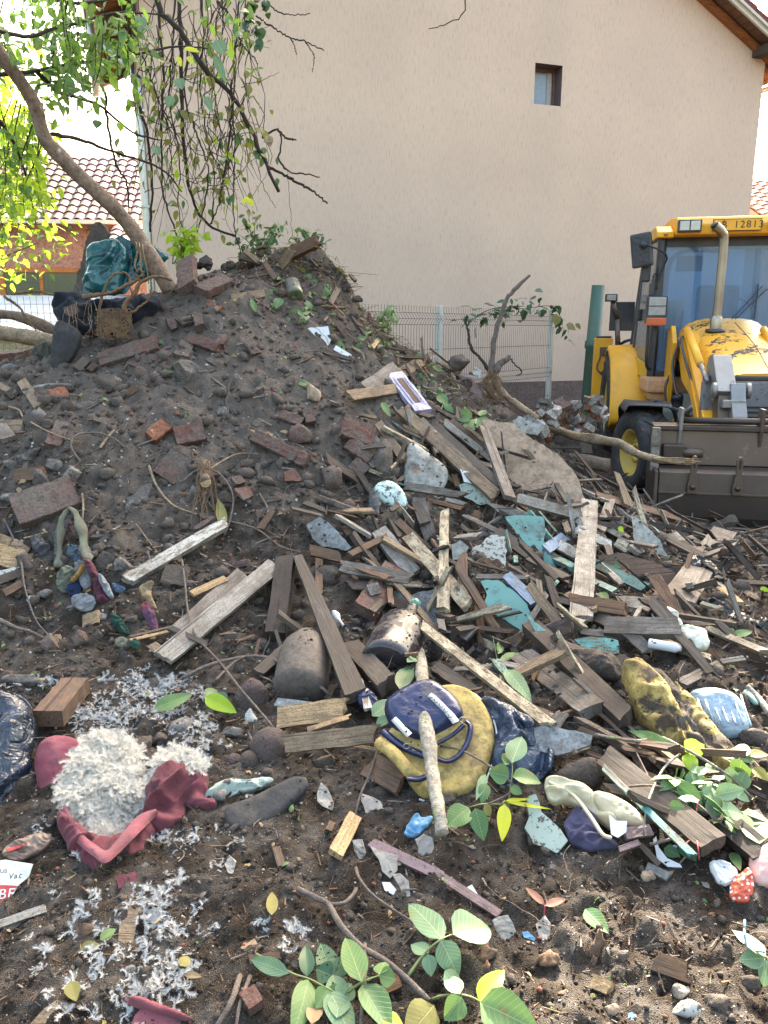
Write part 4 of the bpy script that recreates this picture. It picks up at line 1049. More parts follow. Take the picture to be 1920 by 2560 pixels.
# wheels
def wheel(name, x, y, z, R_, w, rimr, steer, lugs, par=bh):
    wh = empty(name); wh.parent = par; wh.location = (x, y, z); wh.rotation_euler = (0, 0, steer)
    prof = [(rimr, -w*.42), (rimr+.03, -w*.5), (R_*.78, -w*.54), (R_*.93, -w*.5), (R_*.965, -w*.40), (R_*.97, w*.4), (R_*.93, w*.5), (R_*.78, w*.54), (rimr+.03, w*.5), (rimr, w*.42)]
    lathe('tyre', prof, 'rub_', wh, 40, rot=(0, math.pi/2, 0))
    parts = []
    for i in range(lugs):
        for s_ in (-1, 1):
            a0 = 2*math.pi*(i+.5*(s_ > 0))/lugs; da = .34*18/lugs; v = []
            for (xx, aa) in ((s_*w*.02, a0+da), (s_*w*.30, a0+da*.45), (s_*w*.52, a0)):
                for rr_ in (R_*.955, R_*1.0 if abs(xx) < w*.4 else R_*.985):
                    for wd in (-.5, .5):
                        t = aa+wd*.20*18/lugs*.62; r_ = rr_ - (0 if abs(xx) < w*.4 else R_*.05)
                        v.append((xx, r_*math.cos(t), r_*math.sin(t)))
            f = []
            for q in (0, 4): f += [(q, q+4, q+5, q+1), (q+2, q+3, q+7, q+6), (q, q+2, q+6, q+4), (q+1, q+5, q+7, q+3)]
            f += [(0, 1, 3, 2), (8, 10, 11, 9)]; parts.append((v, f))
    v, f = merge(parts); o = meshobj('tyre_tread', v, f, M['rub_'], wh); o['kind'] = 'stuff'
    pr = [(0, -w*.10), (rimr*.25, -w*.10), (rimr*.28, -w*.22), (rimr*.42, -w*.22), (rimr*.45, -w*.06), (rimr*.80, -w*.08), (rimr*.86, -w*.30), (rimr*.98, -w*.42), (rimr*1.06, -w*.44), (rimr*1.06, -w*.40), (rimr, -w*.38), (rimr, w*.4), (0, w*.4)]
    lathe('rim', pr, 'rim', wh, 32, rot=(0, math.pi/2, 0))
    for q in range(8):
        t = 2*math.pi*q/8; lathe('wheel_nut', [(0, -.02), (.014, -.02), (.016, 0)], 'rim', wh, 6, (-w*.065, rimr*.60*math.cos(t), rimr*.60*math.sin(t)), (0, math.pi/2, 0))
    return wh
wheel('front_wheel', -.98, 1.42, .41, .43, .30, .235, rad(17), 16)
wheel('front_wheel', .82, 1.42, .41, .43, .30, .235, rad(17), 16)
wheel('rear_wheel', -.97, 3.75, .64, .68, .42, .36, 0, 18)
wheel('rear_wheel', .80, 3.75, .64, .68, .42, .36, 0, 18)
bb('axle', -.85, .7, 1.34, 1.5, .34, .48, 'tankg')
# torn black front mudguard
V = []; Fc = []; n = 12
for i in range(n+1):
    r_ = .50+.02*math.sin(i*1.7); t = rad(118-i*118/n)
    for q, x in enumerate((-1.20, -1.16, -.98, -.76)):
        V.append((x+.015*math.sin(i), 1.46+r_*math.cos(t), .43+r_*math.sin(t)-(.07 if q == 0 else 0)+.014*math.sin(i*2.1+q)+.02*(i == 0)))
for i in range(n):
    for q in range(3): a = i*4+q; Fc.append((a, a+1, a+5, a+4))
N = len(V); V += [(x, y, z-.012) for x, y, z in V]; Fc += [tuple(N+q for q in f[::-1]) for f in Fc]+[(q, q+4, q+4+N, q+N) for q in range(0, n*4, 4)]
Fc += [(0, N, N+1, 1), (1, N+1, N+2, 2), (2, N+2, N+3, 3)]
meshobj('front_mudguard', V, Fc, M['blkplas'], bh, True)
hose('mudguard_stay', [(-.62, 1.5, .60), (-.72, 1.42, .86), (-.9, 1.40, .94)], .02); hose('mudguard_stay', [(-.5, 1.25, .55), (-.60, 1.15, .80), (-.8, 1.12, .90)], .018)
# loader arms, rams and linkage (left one in view)
for s_ in (-1, 1):
    ax = CX + s_*.37
    A = lambda v: [(y, z) for y, z in v]
    prism('loader_arm', [(2.35, 1.42), (2.28, 1.58), (2.10, 1.60), (1.55, 1.30), (.62, .78), (.42, .55), (.50, .42), (.66, .46), (1.45, .98), (2.0, 1.10)], 'x', ax-.09, ax+.06, 'yel', bh, .008)
    prism('loader_arm_rib', [(2.18, 1.45), (2.10, 1.53), (1.5, 1.20), (.75, .72), (.80, .66), (1.5, 1.08)], 'x', ax-.106, ax-.0905, 'yel', bh)
    prism('arm_bracket', [(2.62, 1.05), (2.62, 1.62), (2.40, 1.66), (2.20, 1.48), (2.30, .80), (2.55, .70)], 'x', ax-.17, ax-.125, 'yel', bh, .006)
    cyl('pivot_pin', (ax-.15, 2.33, 1.50), (ax+.08, 2.33, 1.50), .045, 'steel')
    cyl('tilt_ram', (ax-.075, 2.0, 1.62), (ax-.075, 1.15, 1.30), .038, 'yel'); cyl('ram_rod', (ax-.075, 1.15, 1.30), (ax-.075, .78, 1.17), .022, 'steel')
    cyl('lift_ram', (ax-.10, 2.2, .60), (ax-.10, 1.55, .80), .045, 'yeld'); cyl('ram_rod', (ax-.10, 2.0, .66), (ax-.10, 1.2, .90), .024, 'steel')
    hose('hose', [(ax-.09, 2.1, 1.55), (ax-.14, 1.9, 1.50), (ax-.12, 1.6, 1.28), (ax-.09, 1.4, 1.12)], .014); hose('hose', [(ax-.09, 2.25, 1.50), (ax-.17, 2.1, 1.28), (ax-.15, 1.9, 1.0), (ax-.12, 1.75, .95)], .014)
    hose('hose', [(ax-.14, 2.3, 1.18), (ax-.20, 2.25, 1.02), (ax-.18, 2.22, .82), (ax-.12, 2.2, .70)], .013)
    # bellcrank lever and link
    prism('lever', [(.98, 1.34), (1.06, 1.26), (.78, .98), (.62, .66), (.46, .60), (.44, .72), (.56, 1.06), (.86, 1.36)], 'x', ax+.0-.02, ax+.11, 'bkt', bh, .008)
    prism('lever_cheek', [(1.0, 1.38), (1.09, 1.29), (.80, 1.02), (.70, .98), (.52, 1.10), (.86, 1.40)], 'x', ax-.035, ax+.125, 'steel', bh, .01)
    cyl('link_pin', (ax-.06, .60, 1.10), (ax+.24, .60, 1.10), .035, 'steel')
    for xx in (ax-.07, ax+.21): lathe('pin_boss', [(0, 0), (.062, 0), (.07, .01), (.07, .035), (0, .04)], 'steel', bh, 16, (xx, .60, 1.10), (0, math.pi/2, 0))
    prism('tip_link', [(.54, 1.17), (.66, 1.15), (.52, .92), (.42, .80), (.34, .80), (.36, .90), (.46, 1.02)], 'x', ax+.07, ax+.19, 'steel', bh, .008)
bb('catch', CX-.37, CX-.18, .45, .60, .96, 1.03, 'steel', bev=.01)
cyl('torque_tube', (-.86, .26, .87), (1.06, .26, .87), .028, 'bktd')
for x in (-.84, -.20, .5): 
    prism('tube_bracket', [(.18, .98), (.30, .98), (.33, .86), (.30, .72), (.22, .66), (.19, .80)], 'x', x-.014, x+.014, 'steel' if x < -.5 else 'bkt', bh, .006)
# bucket: back plate and clam shell with side plates
bk = empty('bucket'); bk.parent = bh
bx0, bx1 = -1.06, 1.22
prism('back_plate', [(.28, .80), (.33, .79), (.40, .60), (.42, .40), (.38, .20), (.25, .06), (.22, .09), (.34, .22), (.37, .40), (.35, .58)], 'x', bx0+.02, bx1-.02, 'bkt', bk, .004)
prism('top_rail', [(.20, .79), (.35, .80), (.35, .84), (.20, .83)], 'x', bx0, bx1, 'bktd', bk, .006)
prism('front_face', [(.235, .785), (.205, .50), (.22, .50), (.25, .785)], 'x', bx0+.03, bx1-.03, 'bkt', bk, .004)
prism('clam_shell', [(.20, .495), (.02, .49), (-.035, .47), (-.055, .30), (-.045, .10), (-.01, .01), (.20, -.02), (.24, .04), (.06, .08), (.02, .40), (.06, .455), (.20, .465)], 'x', bx0+.04, bx1-.04, 'bktd', bk, .006)
bb('shell_seam', bx0+.04, bx1-.04, -.066, -.054, .295, .312, 'bkt', bk, .003)
prism('cutting_edge', [(-.01, .015), (-.20, -.025), (-.24, -.04), (-.02, -.03)], 'x', bx0, bx1, 'bkt', bk, .003)
bb('wear_strip', bx0+.02, bx1-.02, -.20, -.06, -.02, .004, 'bktd', bk, .004)
for x in (bx0, bx1-.03):
    prism('side_plate', [(.36, .82), (.14, .80), (.12, .50), (-.06, .48), (-.10, .10), (-.20, -.03), (.30, -.03), (.42, .2), (.44, .5)], 'x', x, x+.03, 'bktd', bk, .005)
    prism('side_stiffener', [(.16, .82), (.09, .82), (.06, .46), (.12, .46)], 'x', x-.02, x+.045, 'greyl', bk, .004)
bb('hinge_block', -.98, -.80, .12, .205, .55, .68, 'bktd', bk, .015); cyl('hinge_pin', (-.82, .15, .61), (-.66, .15, .61), .04, 'bkt', bk)
for x in (-.76, -.41, .0, .41, .80):
    prism('fork_lug', [(x-.038, .30), (x-.042, .36), (x-.024, .47), (x-.028, .59), (x-.012, .62), (x+.012, .62), (x+.028, .59), (x+.024, .47), (x+.042, .36), (x+.038, .30)], 'y', -.085, -.06, 'bkt', bk, .008)
    box('lug_slot', x-.010, x+.010, -.087, -.0855, .52, .595, 'ink', bk)
    cyl('lug_bolt', (x, -.10, .36), (x, -.086, .36), .022, 'bktd', bk)
# backhoe end: stabiliser, boom, number plate, tail lamp
bb('stabiliser', -1.28, -1.04, 4.6, 4.85, .35, 1.50, 'yel', bev=.012); bb('stabiliser_foot', -1.24, -1.08, 4.63, 4.82, .0, .45, 'blk'); bb('stabiliser_cap', -1.26, -1.06, 4.62, 4.83, 1.50, 1.53, 'blk')
bb('junction_box', -1.21, -1.10, 4.57, 4.599, 1.26, 1.38, 'bkt', bev=.004)
hose('hose', [(-1.20, 4.56, 1.25), (-1.24, 4.50, 1.1), (-1.15, 4.48, 1.0), (-1.04, 4.5, .98)], .012); hose('hose', [(-1.12, 4.56, 1.25), (-1.10, 4.50, 1.12), (-1.2, 4.5, 1.02)], .012)
hose('hose', [(-.98, 4.5, 1.2), (-.95, 4.45, 1.42), (-.80, 4.3, 1.50)], .02)
bb('rear_plate', -1.12, -.80, 4.45, 4.47, 1.60, 1.98, 'blk', bev=.01)
cyl('tail_stalk', (-.98, 4.44, 1.30), (-1.02, 4.44, 1.75), .035, 'bkt'); cyl('tail_stalk', (-1.02, 4.44, 1.75), (-1.10, 4.42, 2.0), .03, 'bkt')
bb('tail_lamp', -1.20, -1.04, 4.36, 4.44, 1.98, 2.08, 'blk'); bb('tail_lamp_lens', -1.18, -1.06, 4.352, 4.3595, 1.995, 2.065, 'lens', bev=.005)
bb('side_marker', -.90, -.84, 3.3, 3.4, 1.72, 1.86, 'blkplas', bev=.02)
prism('boom', [(4.9, .8), (5.05, .8), (5.0, 1.9), (4.75, 2.45), (4.6, 2.40), (4.75, 1.85)], 'x', CX-.52, CX-.34, 'yel', bh, .02)
prism('boom_bracket', [(4.3, 1.0), (4.5, .9), (4.6, 1.9), (4.3, 2.0), (4.2, 1.8)], 'x', CX-.3, CX-.1, 'yel', bh, .02)
bb('rear_frame', -1.05, .9, 4.45, 4.75, .45, .85, 'yeld')
# ---------------------------------------------------------------- leaves
M['lgreen'] = m_leaf('green_leaf', (.045, .115, .045), (.085, .185, .05), (.25, .32, .15), .25, .45, (.13, .16, .04))
M['lpale'] = m_leaf('pale_green_leaf_underside', (.105, .185, .105), (.145, .24, .13), (.36, .45, .28), .2, .6, (.15, .19, .07))
M['lmid'] = m_leaf('mid_green_leaf', (.085, .165, .06), (.13, .235, .08), (.30, .40, .18), .3, .5, (.17, .16, .06))
M['ldark'] = m_leaf('dark_green_leaf', (.022, .07, .035), (.04, .10, .045), (.10, .17, .08), .15, .4)
M['lyel'] = m_leaf('yellow_leaf', (.62, .62, .03), (.50, .56, .05), (.45, .5, .1), .45, .5, (.30, .20, .04))
M['llime'] = m_leaf('bright_lime_leaf', (.28, .46, .02), (.38, .54, .04), (.45, .6, .12), .5, .45)
M['lbrown'] = m_leaf('dry_brown_leaf', (.20, .145, .08), (.30, .22, .13), (.14, .1, .06), .15, .8)
M['lolive'] = m_leaf('olive_wilted_leaf', (.17, .165, .045), (.25, .22, .07), (.3, .28, .12), .3, .6)
M['lred'] = m_leaf('reddish_leaf', (.24, .11, .08), (.30, .15, .11), (.16, .07, .05), .2, .6)
M['lsun'] = m_leaf('backlight_tinted_leaf', (.30, .46, .03), (.42, .56, .05), (.40, .55, .1), .62, .5)  # glow of light from behind is put into the leaf colour
M['lcrown'] = m_leaf('brightened_crown_leaf', (.08, .19, .04), (.15, .29, .05), (.3, .42, .12), .5)  # crown leaves stand in shade, so backlight is painted in as brighter green
M['lgrey'] = m_leaf('grey_dead_leaf', (.10, .088, .076), (.17, .15, .13), (.08, .07, .06), .1, .8)
M['stemg'] = m_flat('green_stem', (.16, .20, .07), .6)
M['stemr'] = m_flat('red_stem', (.36, .05, .06), .5)
def foliage(name, pts, size, m, parent, seed=1, droop=.5, wide=.5, **k):
    """many leaves at the points, each its own small folded blade, joined into one"""
    rr = random.Random(seed); Vs = []; Fs = []; UVs = []
    base = [np.array(leaf_geo(1, wide*rr.uniform(.85, 1.15), fold=rr.uniform(.1, .5), curl=rr.uniform(.0, .5), n=4, seed=q, wave=.02)[0]) for q in range(5)]
    _, F0, U0 = leaf_geo(1, wide, n=4); F0 = np.array(F0); U0 = np.array(U0)
    for i, p in enumerate(pts):
        s = size*rr.uniform(.6, 1.25); a = rr.uniform(0, 2*math.pi); el = rr.uniform(-1.2, .5) - droop*.3
        X = Vector((math.cos(a)*math.cos(el), math.sin(a)*math.cos(el), math.sin(el))); Z = Vector((rr.gauss(0, .5), rr.gauss(-.3, .5), 1))
        Z = (Z-X*Z.dot(X)).normalized(); Y = Z.cross(X)
        Mx = np.array([X[:], Y[:], Z[:]])*s
        Vs.append(base[i % 5]@Mx+np.array(p[:])); Fs.append(F0+i*len(base[0])); UVs.append(U0)
    V = np.concatenate(Vs); Fc = np.concatenate(Fs); UV = np.concatenate(UVs)
    o = npmesh(name, V, Fc, M[m], 4, True, parent, **k)
    uv = o.data.uv_layers.new(name='UVMap'); uv.data.foreach_set('uv', UV[Fc.ravel()].astype(np.float32).ravel())
    if parent is not None: o.location = -parent.location
    return o
def twig_leaves(pts, step, spread, rr, frm=.0):
    path = smooth_path(pts, 20); out = []
    for i in range(len(path)-1):
        if i/len(path) < frm: continue
        d = (path[i+1]-path[i]).length; n = int(d/step+rr.random())
        for q in range(n):
            p = path[i].lerp(path[i+1], q/n); out.append(p+Vector((rr.gauss(0, spread), rr.gauss(0, spread), rr.gauss(0, spread))))
    return out
# leaning walnut trunk with its crown at the upper left
tb = at(418, 705, 5.95); tree = empty('walnut_tree', tb, label='leaning walnut tree with broken pale bark rising left out of the heap', cat='tree')
tp = [at(425, 725, 5.98), at(405, 690, 5.95), at(352, 605, 5.9), at(300, 535, 5.85), at(215, 455, 5.75), at(160, 400, 5.7), at(112, 345, 5.65), at(88, 265, 5.6), at(45, 195, 5.5), at(-10, 120, 5.4), at(-120, -60, 5.2), at(-300, -400, 5.0)]
TB(tp, .060, .038, 'trunk', n=70, sides=12, knob=.13, name='trunk', parent=tree)
for k_ in range(3):      # torn strips of bark
    b = at(340+k_*8, 605+k_*3, 5.8); TB([b, b+Vector((.01, -.02, -.07)), b+Vector((-.015+.02*k_, -.02, -.16)), b+Vector((.0+.015*k_, -.01, -.21-.03*k_))], .011, .004, 'fresh', n=10, sides=5, name='torn_bark', parent=tree, flatz=.4)
rt = random.Random(5); green = []; pale = []; lime = []
limbs = [[(-20, 190, 5.5), (90, 178, 5.8), (214, 156, 6.1), (324, 139, 6.3), (451, 116, 6.5), (520, 122, 6.6)], [(-40, 60, 5.4), (60, 90, 5.7), (180, 60, 6), (300, 30, 6.3), (420, 40, 6.5)],
         [(-60, 250, 5.5), (20, 330, 5.7), (60, 430, 5.9), (90, 560, 6.1)], [(-60, 0, 5.4), (60, -20, 5.8), (200, 10, 6.1), (330, -20, 6.4), (470, -30, 6.7), (600, -40, 6.9)], [(90, 178, 5.8), (150, 230, 6), (240, 260, 6.2), (330, 330, 6.4), (400, 350, 6.6)],
         [(130, 335, 5.9), (200, 350, 6.2), (270, 375, 6.4), (400, 420, 6.6), (455, 480, 6.7)]]
for L_ in limbs: TB([at(*q) for q in L_], .016, .005, 'vine', n=24, sides=6, name='limb', parent=tree, jit=.006)
def drop(px, py, Y, px1, py1):
    mid = ((px+px1)/2+rt.uniform(-25, 25), (py+py1)/2+rt.uniform(-15, 15)); return [at(px, py, Y), at(mid[0], mid[1], Y+rt.uniform(-.1, .2)), at(px1, py1, Y+rt.uniform(-.1, .25))]
tw = []
for i in range(46):      # dense hanging twigs, upper left
    x = rt.uniform(-60, 330); y0 = rt.uniform(-90, 120); y1 = y0+rt.uniform(80, 260)
    p = drop(x, y0, rt.uniform(5.3, 6.6), x+rt.uniform(-50, 60), min(y1, 330)); tw.append(p); (green if rt.random() < .6 else pale).extend(twig_leaves(p, .024, .045, rt, .05))
for i in range(22):
    x = rt.uniform(-50, 130); y0 = rt.uniform(240, 420); y1 = y0+rt.uniform(120, 240)
    p = drop(x, y0, rt.uniform(5.6, 6.4), x+rt.uniform(-40, 50), y1); tw.append(p); (green if rt.random() < .45 else lime).extend(twig_leaves(p, .034, .04, rt, .1))
for i in range(9):
    x = rt.uniform(330, 640); y0 = rt.uniform(-100, 0); y1 = y0+rt.uniform(90, 230)
    p = drop(x, y0, rt.uniform(5.8, 6.8), x+rt.uniform(-40, 40), y1); tw.append(p); (green if rt.random() < .5 else pale).extend(twig_leaves(p, .055, .04, rt, .1))
v, f = merge([tube_geo(p, .005, .002, 8, 4, 0, close=False) for p in tw]); o = meshobj('twigs', [Vector(q)-tree.location for q in v], f, M['vine'], tree, kind='stuff')
foliage('foliage', green, .088, 'lcrown', tree, 1, wide=.52, kind='stuff'); foliage('foliage', pale, .088, 'lmid', tree, 2, wide=.55, kind='stuff'); foliage('foliage', lime, .10, 'lsun', tree, 3, wide=.52, kind='stuff')
for (x0, y0, x1, y1, w, m_) in [(345, 40, 352, 78, 34, 'lpale'), (540, 100, 560, 135, 34, 'lpale'), (445, 195, 455, 222, 26, 'lpale'), (430, 240, 418, 268, 22, 'lpale'), (515, 240, 530, 280, 18, 'lpale'), (535, 135, 565, 205, 20, 'lpale'), (170, 190, 178, 245, 26, 'lpale'), (245, 300, 240, 320, 22, 'lgreen'),
        (460, 120, 500, 128, 12, 'lyel'), (470, 140, 482, 160, 14, 'lyel'), (445, 140, 452, 165, 12, 'lyel'), (575, 120, 580, 150, 16, 'llime'), (300, 305, 302, 328, 18, 'llime'), (385, 365, 398, 386, 22, 'lpale'), (660, 350, 680, 352, 18, 'lbrown'), (670, 338, 676, 365, 20, 'lbrown'), (555, 395, 560, 402, 16, 'lgreen'), (605, 497, 625, 505, 20, 'lyel'), (622, 495, 630, 515, 14, 'lyel'), (170, 165, 205, 210, 22, 'lgreen'), (230, 180, 240, 200, 20, 'lpale')]:
    p0 = at(x0, y0, 6.2); p1 = at(x1, y1, 6.15); LF(p0, p1, w*6.4/F, m_, parent=tree, name='leaf')
# sunlit tree beyond the garden fence
t2 = empty('garden_tree', (-6.6, 12.4, 0), label='sunlit yellow-green garden tree at the far left beyond the wire fence', cat='tree')
TB([(-6.9, 12.6, 0), (-6.85, 12.6, 1.5), (-6.7, 12.5, 3.0), (-6.5, 12.4, 4.4)], .12, .05, 'bark', n=20, sides=9, name='trunk', parent=t2)
pts_ = []; pts2 = []
for i in range(46):
    c = at(rt.uniform(-80, 150), rt.uniform(300, 740), rt.uniform(11.9, 13)); 
    if c.x > -5.1: continue
    for q in range(26): (pts_ if rt.random() < .75 else pts2).append(c+Vector((rt.gauss(0, .19), rt.gauss(0, .2), rt.gauss(0, .17))))
for i in range(9): a = Vector((-6.7, 12.5, 2+i*.3)); b = at(rt.uniform(-60, 130), rt.uniform(350, 700), 12.4); TB([a, (a+b)/2+Vector((0, 0, .15)), b], .025, .008, 'bark', n=8, sides=5, name='limb', parent=t2)
foliage('foliage', pts_, .15, 'lsun', t2, 7, wide=.6, kind='stuff'); foliage('foliage', pts2, .14, 'lgreen', t2, 8, wide=.6, kind='stuff')
t3 = empty('garden_tree', (-11.5, 20, 0), label='taller green tree behind the pink house at the left edge', cat='tree')
TB([(-12.6, 22.5, 0), (-12.4, 22.5, 4), (-12.2, 22.4, 8)], .2, .08, 'bark', n=12, sides=9, name='trunk', parent=t3)
pts_ = []
for i in range(60):
    c = at(rt.uniform(-150, 95), rt.uniform(150, 520), rt.uniform(21.5, 24))
    for q in range(24): pts_.append(c+Vector((rt.gauss(0, .35), rt.gauss(0, .35), rt.gauss(0, .3))))
foliage('foliage', pts_, .26, 'lsun', t3, 9, wide=.6, kind='stuff')
# hanging vines with dark stems
vr = at(520, 600, 7.3); vine = empty('hanging_vines', vr, label='tangle of dark hanging vine stems with olive leaves before the house corner', cat='vines')
stems = [([(399, -60), (399, 46), (408, 174), (405, 318), (405, 463), (428, 550), (457, 625)], .013), ([(445, -60), (451, 70), (454, 174), (457, 289), (463, 405), (480, 492), (521, 561), (590, 590)], .021),
 ([(380, -60), (399, 23), (440, 64), (475, 116), (521, 185), (573, 231), (619, 307), (642, 359), (668, 417), (697, 480)], .026), ([(668, 417), (735, 451), (781, 477), (819, 509)], .014), ([(655, 345), (694, 324), (703, 359), (697, 399), (723, 428), (765, 435), (799, 443)], .009),
 ([(694, 324), (715, 345), (741, 350)], .009), ([(540, -60), (544, 0), (579, 46), (602, 107), (579, 121)], .012), ([(602, 107), (625, 135), (640, 150), (648, 190)], .006), ([(640, -50), (665, 0), (694, 29), (735, 38), (775, 33)], .007), ([(640, 40), (683, 69), (723, 93), (764, 104), (810, 127)], .008), ([(723, 93), (735, 110), (742, 138)], .005),
 ([(764, 104), (785, 140), (782, 180)], .005), ([(262, 230), (272, 324), (289, 405), (318, 463), (321, 550)], .013), ([(333, -50), (335, 90), (333, 174), (347, 260), (370, 347), (379, 463), (376, 580)], .018), ([(579, 200), (579, 249), (573, 347), (556, 463), (544, 521), (524, 561)], .011), ([(600, -20), (590, 120), (585, 231), (586, 405), (585, 550), (605, 650)], .009),
 ([(470, 120), (462, 240), (490, 330), (520, 430), (500, 560), (470, 630)], .010), ([(440, -40), (432, 100), (425, 250), (450, 400), (445, 520), (480, 640)], .008), ([(500, -40), (508, 90), (500, 200), (515, 330), (535, 420), (530, 560)], .009), ([(350, 120), (400, 260), (440, 330), (470, 400)], .007), ([(620, 310), (640, 400), (660, 470), (690, 520)], .004), ([(700, 400), (720, 440), (728, 560), (735, 600)], .003)]
for s_, r_ in stems: Yv = rt.uniform(7.0, 7.5); TB([at(x, y, Yv) for x, y in s_], r_, r_*.55, 'vine', n=40, sides=7, knob=.2, jit=.008, name='vine_stem', parent=vine)
thin = []
for i in range(110):
    x = rt.uniform(330, 640); y = rt.uniform(-40, 380); Yv = rt.uniform(6.8, 7.6); p = [at(x, y, Yv)]
    for q in range(4): x += rt.uniform(-32, 32); y += rt.uniform(30, 75); p.append(at(x, y, Yv+rt.uniform(-.1, .1)))
    thin.append(p)
for i in range(30):
    x = rt.uniform(340, 620); y = rt.uniform(60, 480); Yv = rt.uniform(6.9, 7.6); a = rt.uniform(-.8, .8); p = [at(x+q*26*math.cos(a), y+q*26*math.sin(a)+rt.uniform(-7, 7), Yv) for q in range(5)]; thin.append(p)
v, f = merge([tube_geo(p, .0048, .0018, 14, 4, .1, i, .006, close=False) for i, p in enumerate(thin)]); meshobj('tendrils', [Vector(q)-vine.location for q in v], f, M['vine'], vine, kind='stuff')
ol = []; ye = []; gr = []
for p in thin:
    q = twig_leaves(p, .17, .045, rt, .3); (ol if rt.random() < .62 else (ye if rt.random() < .35 else gr)).extend(q)
foliage('foliage', ol, .085, 'lolive', vine, 11, 1., .6, kind='stuff'); foliage('foliage', ye, .08, 'llime', vine, 12, 1., .6, kind='stuff'); foliage('foliage', gr, .09, 'lgreen', vine, 13, 1., .6, kind='stuff')
gl = []
for i in range(34): c = at(rt.uniform(610, 690), rt.uniform(-30, 110), 6.9); gl.append(c)
foliage('foliage', gl, .09, 'ldark', vine, 14, 1., .8, kind='stuff')
TB([at(x, y, 7.0) for x, y in [(1163, -40), (1163, 0), (1155, 40), (1110, 62), (1072, 72)]], .007, .003, 'vine', 'dead twig hanging in front of the beige wall top', n=16, sides=6, jit=.01, name='hanging_twig', cat='twig')
# shrubs on and behind the heap top
def shrub(name, centre_px, Y, spread, n, size, m, label, stems=6, m2=None, down=60):
    c = at(*centre_px, Y); r_ = empty(name, c, label=label, cat='shrub'); a = []; b = []
    for i in range(stems):
        t_ = at(centre_px[0]+rt.uniform(-1, 1)*spread[0], centre_px[1]+rt.uniform(-1, .6)*spread[1], Y+rt.uniform(-.15, .15)); bs = at(centre_px[0]+rt.uniform(-.4, .4)*spread[0], centre_px[1]+down, Y)
        pth = [bs, bs.lerp(t_, .5)+Vector((rt.uniform(-.05, .05), 0, .04)), t_]; TB(pth, .006, .002, 'stemg', n=10, sides=5, name='stem', parent=r_)
        q = twig_leaves(pth, .8*spread[0]*Y/F/n*stems*.25+.01, .035, rt, .25); (a if (not m2 or rt.random() < .6) else b).extend(q)
    if a: foliage('foliage', a, size, m, r_, int(centre_px[0]), .3, .55, kind='stuff')
    if b: foliage('foliage', b, size, m2, r_, int(centre_px[0])+1, .3, .55, kind='stuff')
    return r_
shrub('leafy_shrub', (645, 590), 7.4, (75, 55), 60, .075, 'lgreen', 'green shrub growing behind the summit of the heap', 14, 'ldark')
shrub('leafy_shrub', (775, 610), 7.2, (50, 45), 40, .075, 'lgreen', 'green creeper with small leaves on the right shoulder of the summit', 9, 'ldark')
shrub('leafy_shrub', (455, 600), 7.0, (60, 35), 40, .10, 'llime', 'bright lime green shoots behind the trunk foot', 9, 'lsun')
shrub('creeper', (965, 780), 6.9, (28, 14), 14, .09, 'lmid', 'small green creeper on the right ridge of the heap near the fence', 5)
for i, (x, y) in enumerate([(1190, 775), (1240, 765), (1290, 770), (1340, 762), (1380, 775)]): pass
fv = empty('fence_vine', at(1300, 780, 9.9), label='leafy vine running along the fence top to its end post', cat='vine')
pa = [at(1170, 810, 9.0), at(1200, 785, 9.3), at(1250, 768, 9.7), at(1310, 772, 10.2), at(1370, 765, 10.6), at(1400, 790, 10.7), at(1410, 840, 10.7)]; TB(pa, .006, .003, 'vine', n=30, sides=5, name='stem', parent=fv)
foliage('foliage', twig_leaves(pa, .024, .07, rt), .12, 'ldark', fv, 21, .3, .6, kind='stuff'); foliage('foliage', twig_leaves(pa[-3:], .08, .08, rt), .14, 'lolive', fv, 22, .3, .8, kind='stuff')
# ---------------------------------------------------------------- the heap: upper part
M['teal'] = m_plastic('dark_teal_sheet', (.012, .115, .115), .14, .08, wr=.35, b=(.01, .05, .065))
M['blackf'] = m_cloth('black_fabric', (.022, .026, .036), (.012, .014, .02), dirt=.3, rough=.8)
M['rubber'] = m_stone('dark_rubber_sheet', (.045, .045, .047), (.03, .03, .032), None, 8, .25, .3, .75)
M['olive'] = m_cloth('olive_cloth', (.075, .075, .058), (.035, .036, .03), dirt=.3)
S([(228, 562), (240, 555), (256, 558), (274, 582), (262, 600), (222, 622), (212, 700), (200, 740), (178, 742), (186, 712), (205, 650), (216, 600)], 'concd', 'rough grey slab standing upright behind the teal sheet', .04, n=Vector((-.1, -1, .15)), pos=at(220, 660, 6.25), name='concrete_slab', cat='slab', jag=.008)
S([(217, 613), (262, 598), (305, 590), (350, 612), (352, 650), (342, 700), (312, 735), (205, 738), (210, 700)], 'teal', 'crumpled glossy teal sheet leaning below the trunk', .006, n=Vector((.12, -1, .28)), pos=at(280, 670, 6.1), name='sheet', cat='sheet', jag=.003)
B([(330, 596), (372, 604), (416, 630), (402, 656), (380, 655), (372, 700), (340, 705), (330, 650)], 'teal', 'folded dark teal flap sticking out right of the leaning trunk', .05, n=Vector((-.3, -1, .2)), pos=at(370, 650, 6.15), amp=.05, sc=.14, name='sheet', cat='sheet', ridge=.8, edge=.1)
B([(218, 614), (258, 600), (300, 594), (320, 640), (300, 700), (290, 732), (208, 734), (212, 660)], 'teal', 'creased pale lit bulge of teal foil beneath the trunk', .035, n=Vector((-.1, -1, .4)), pos=at(265, 670, 6.02), amp=.035, sc=.2, name='foil', cat='foil', ridge=.85, edge=.15, dirf=1.2)
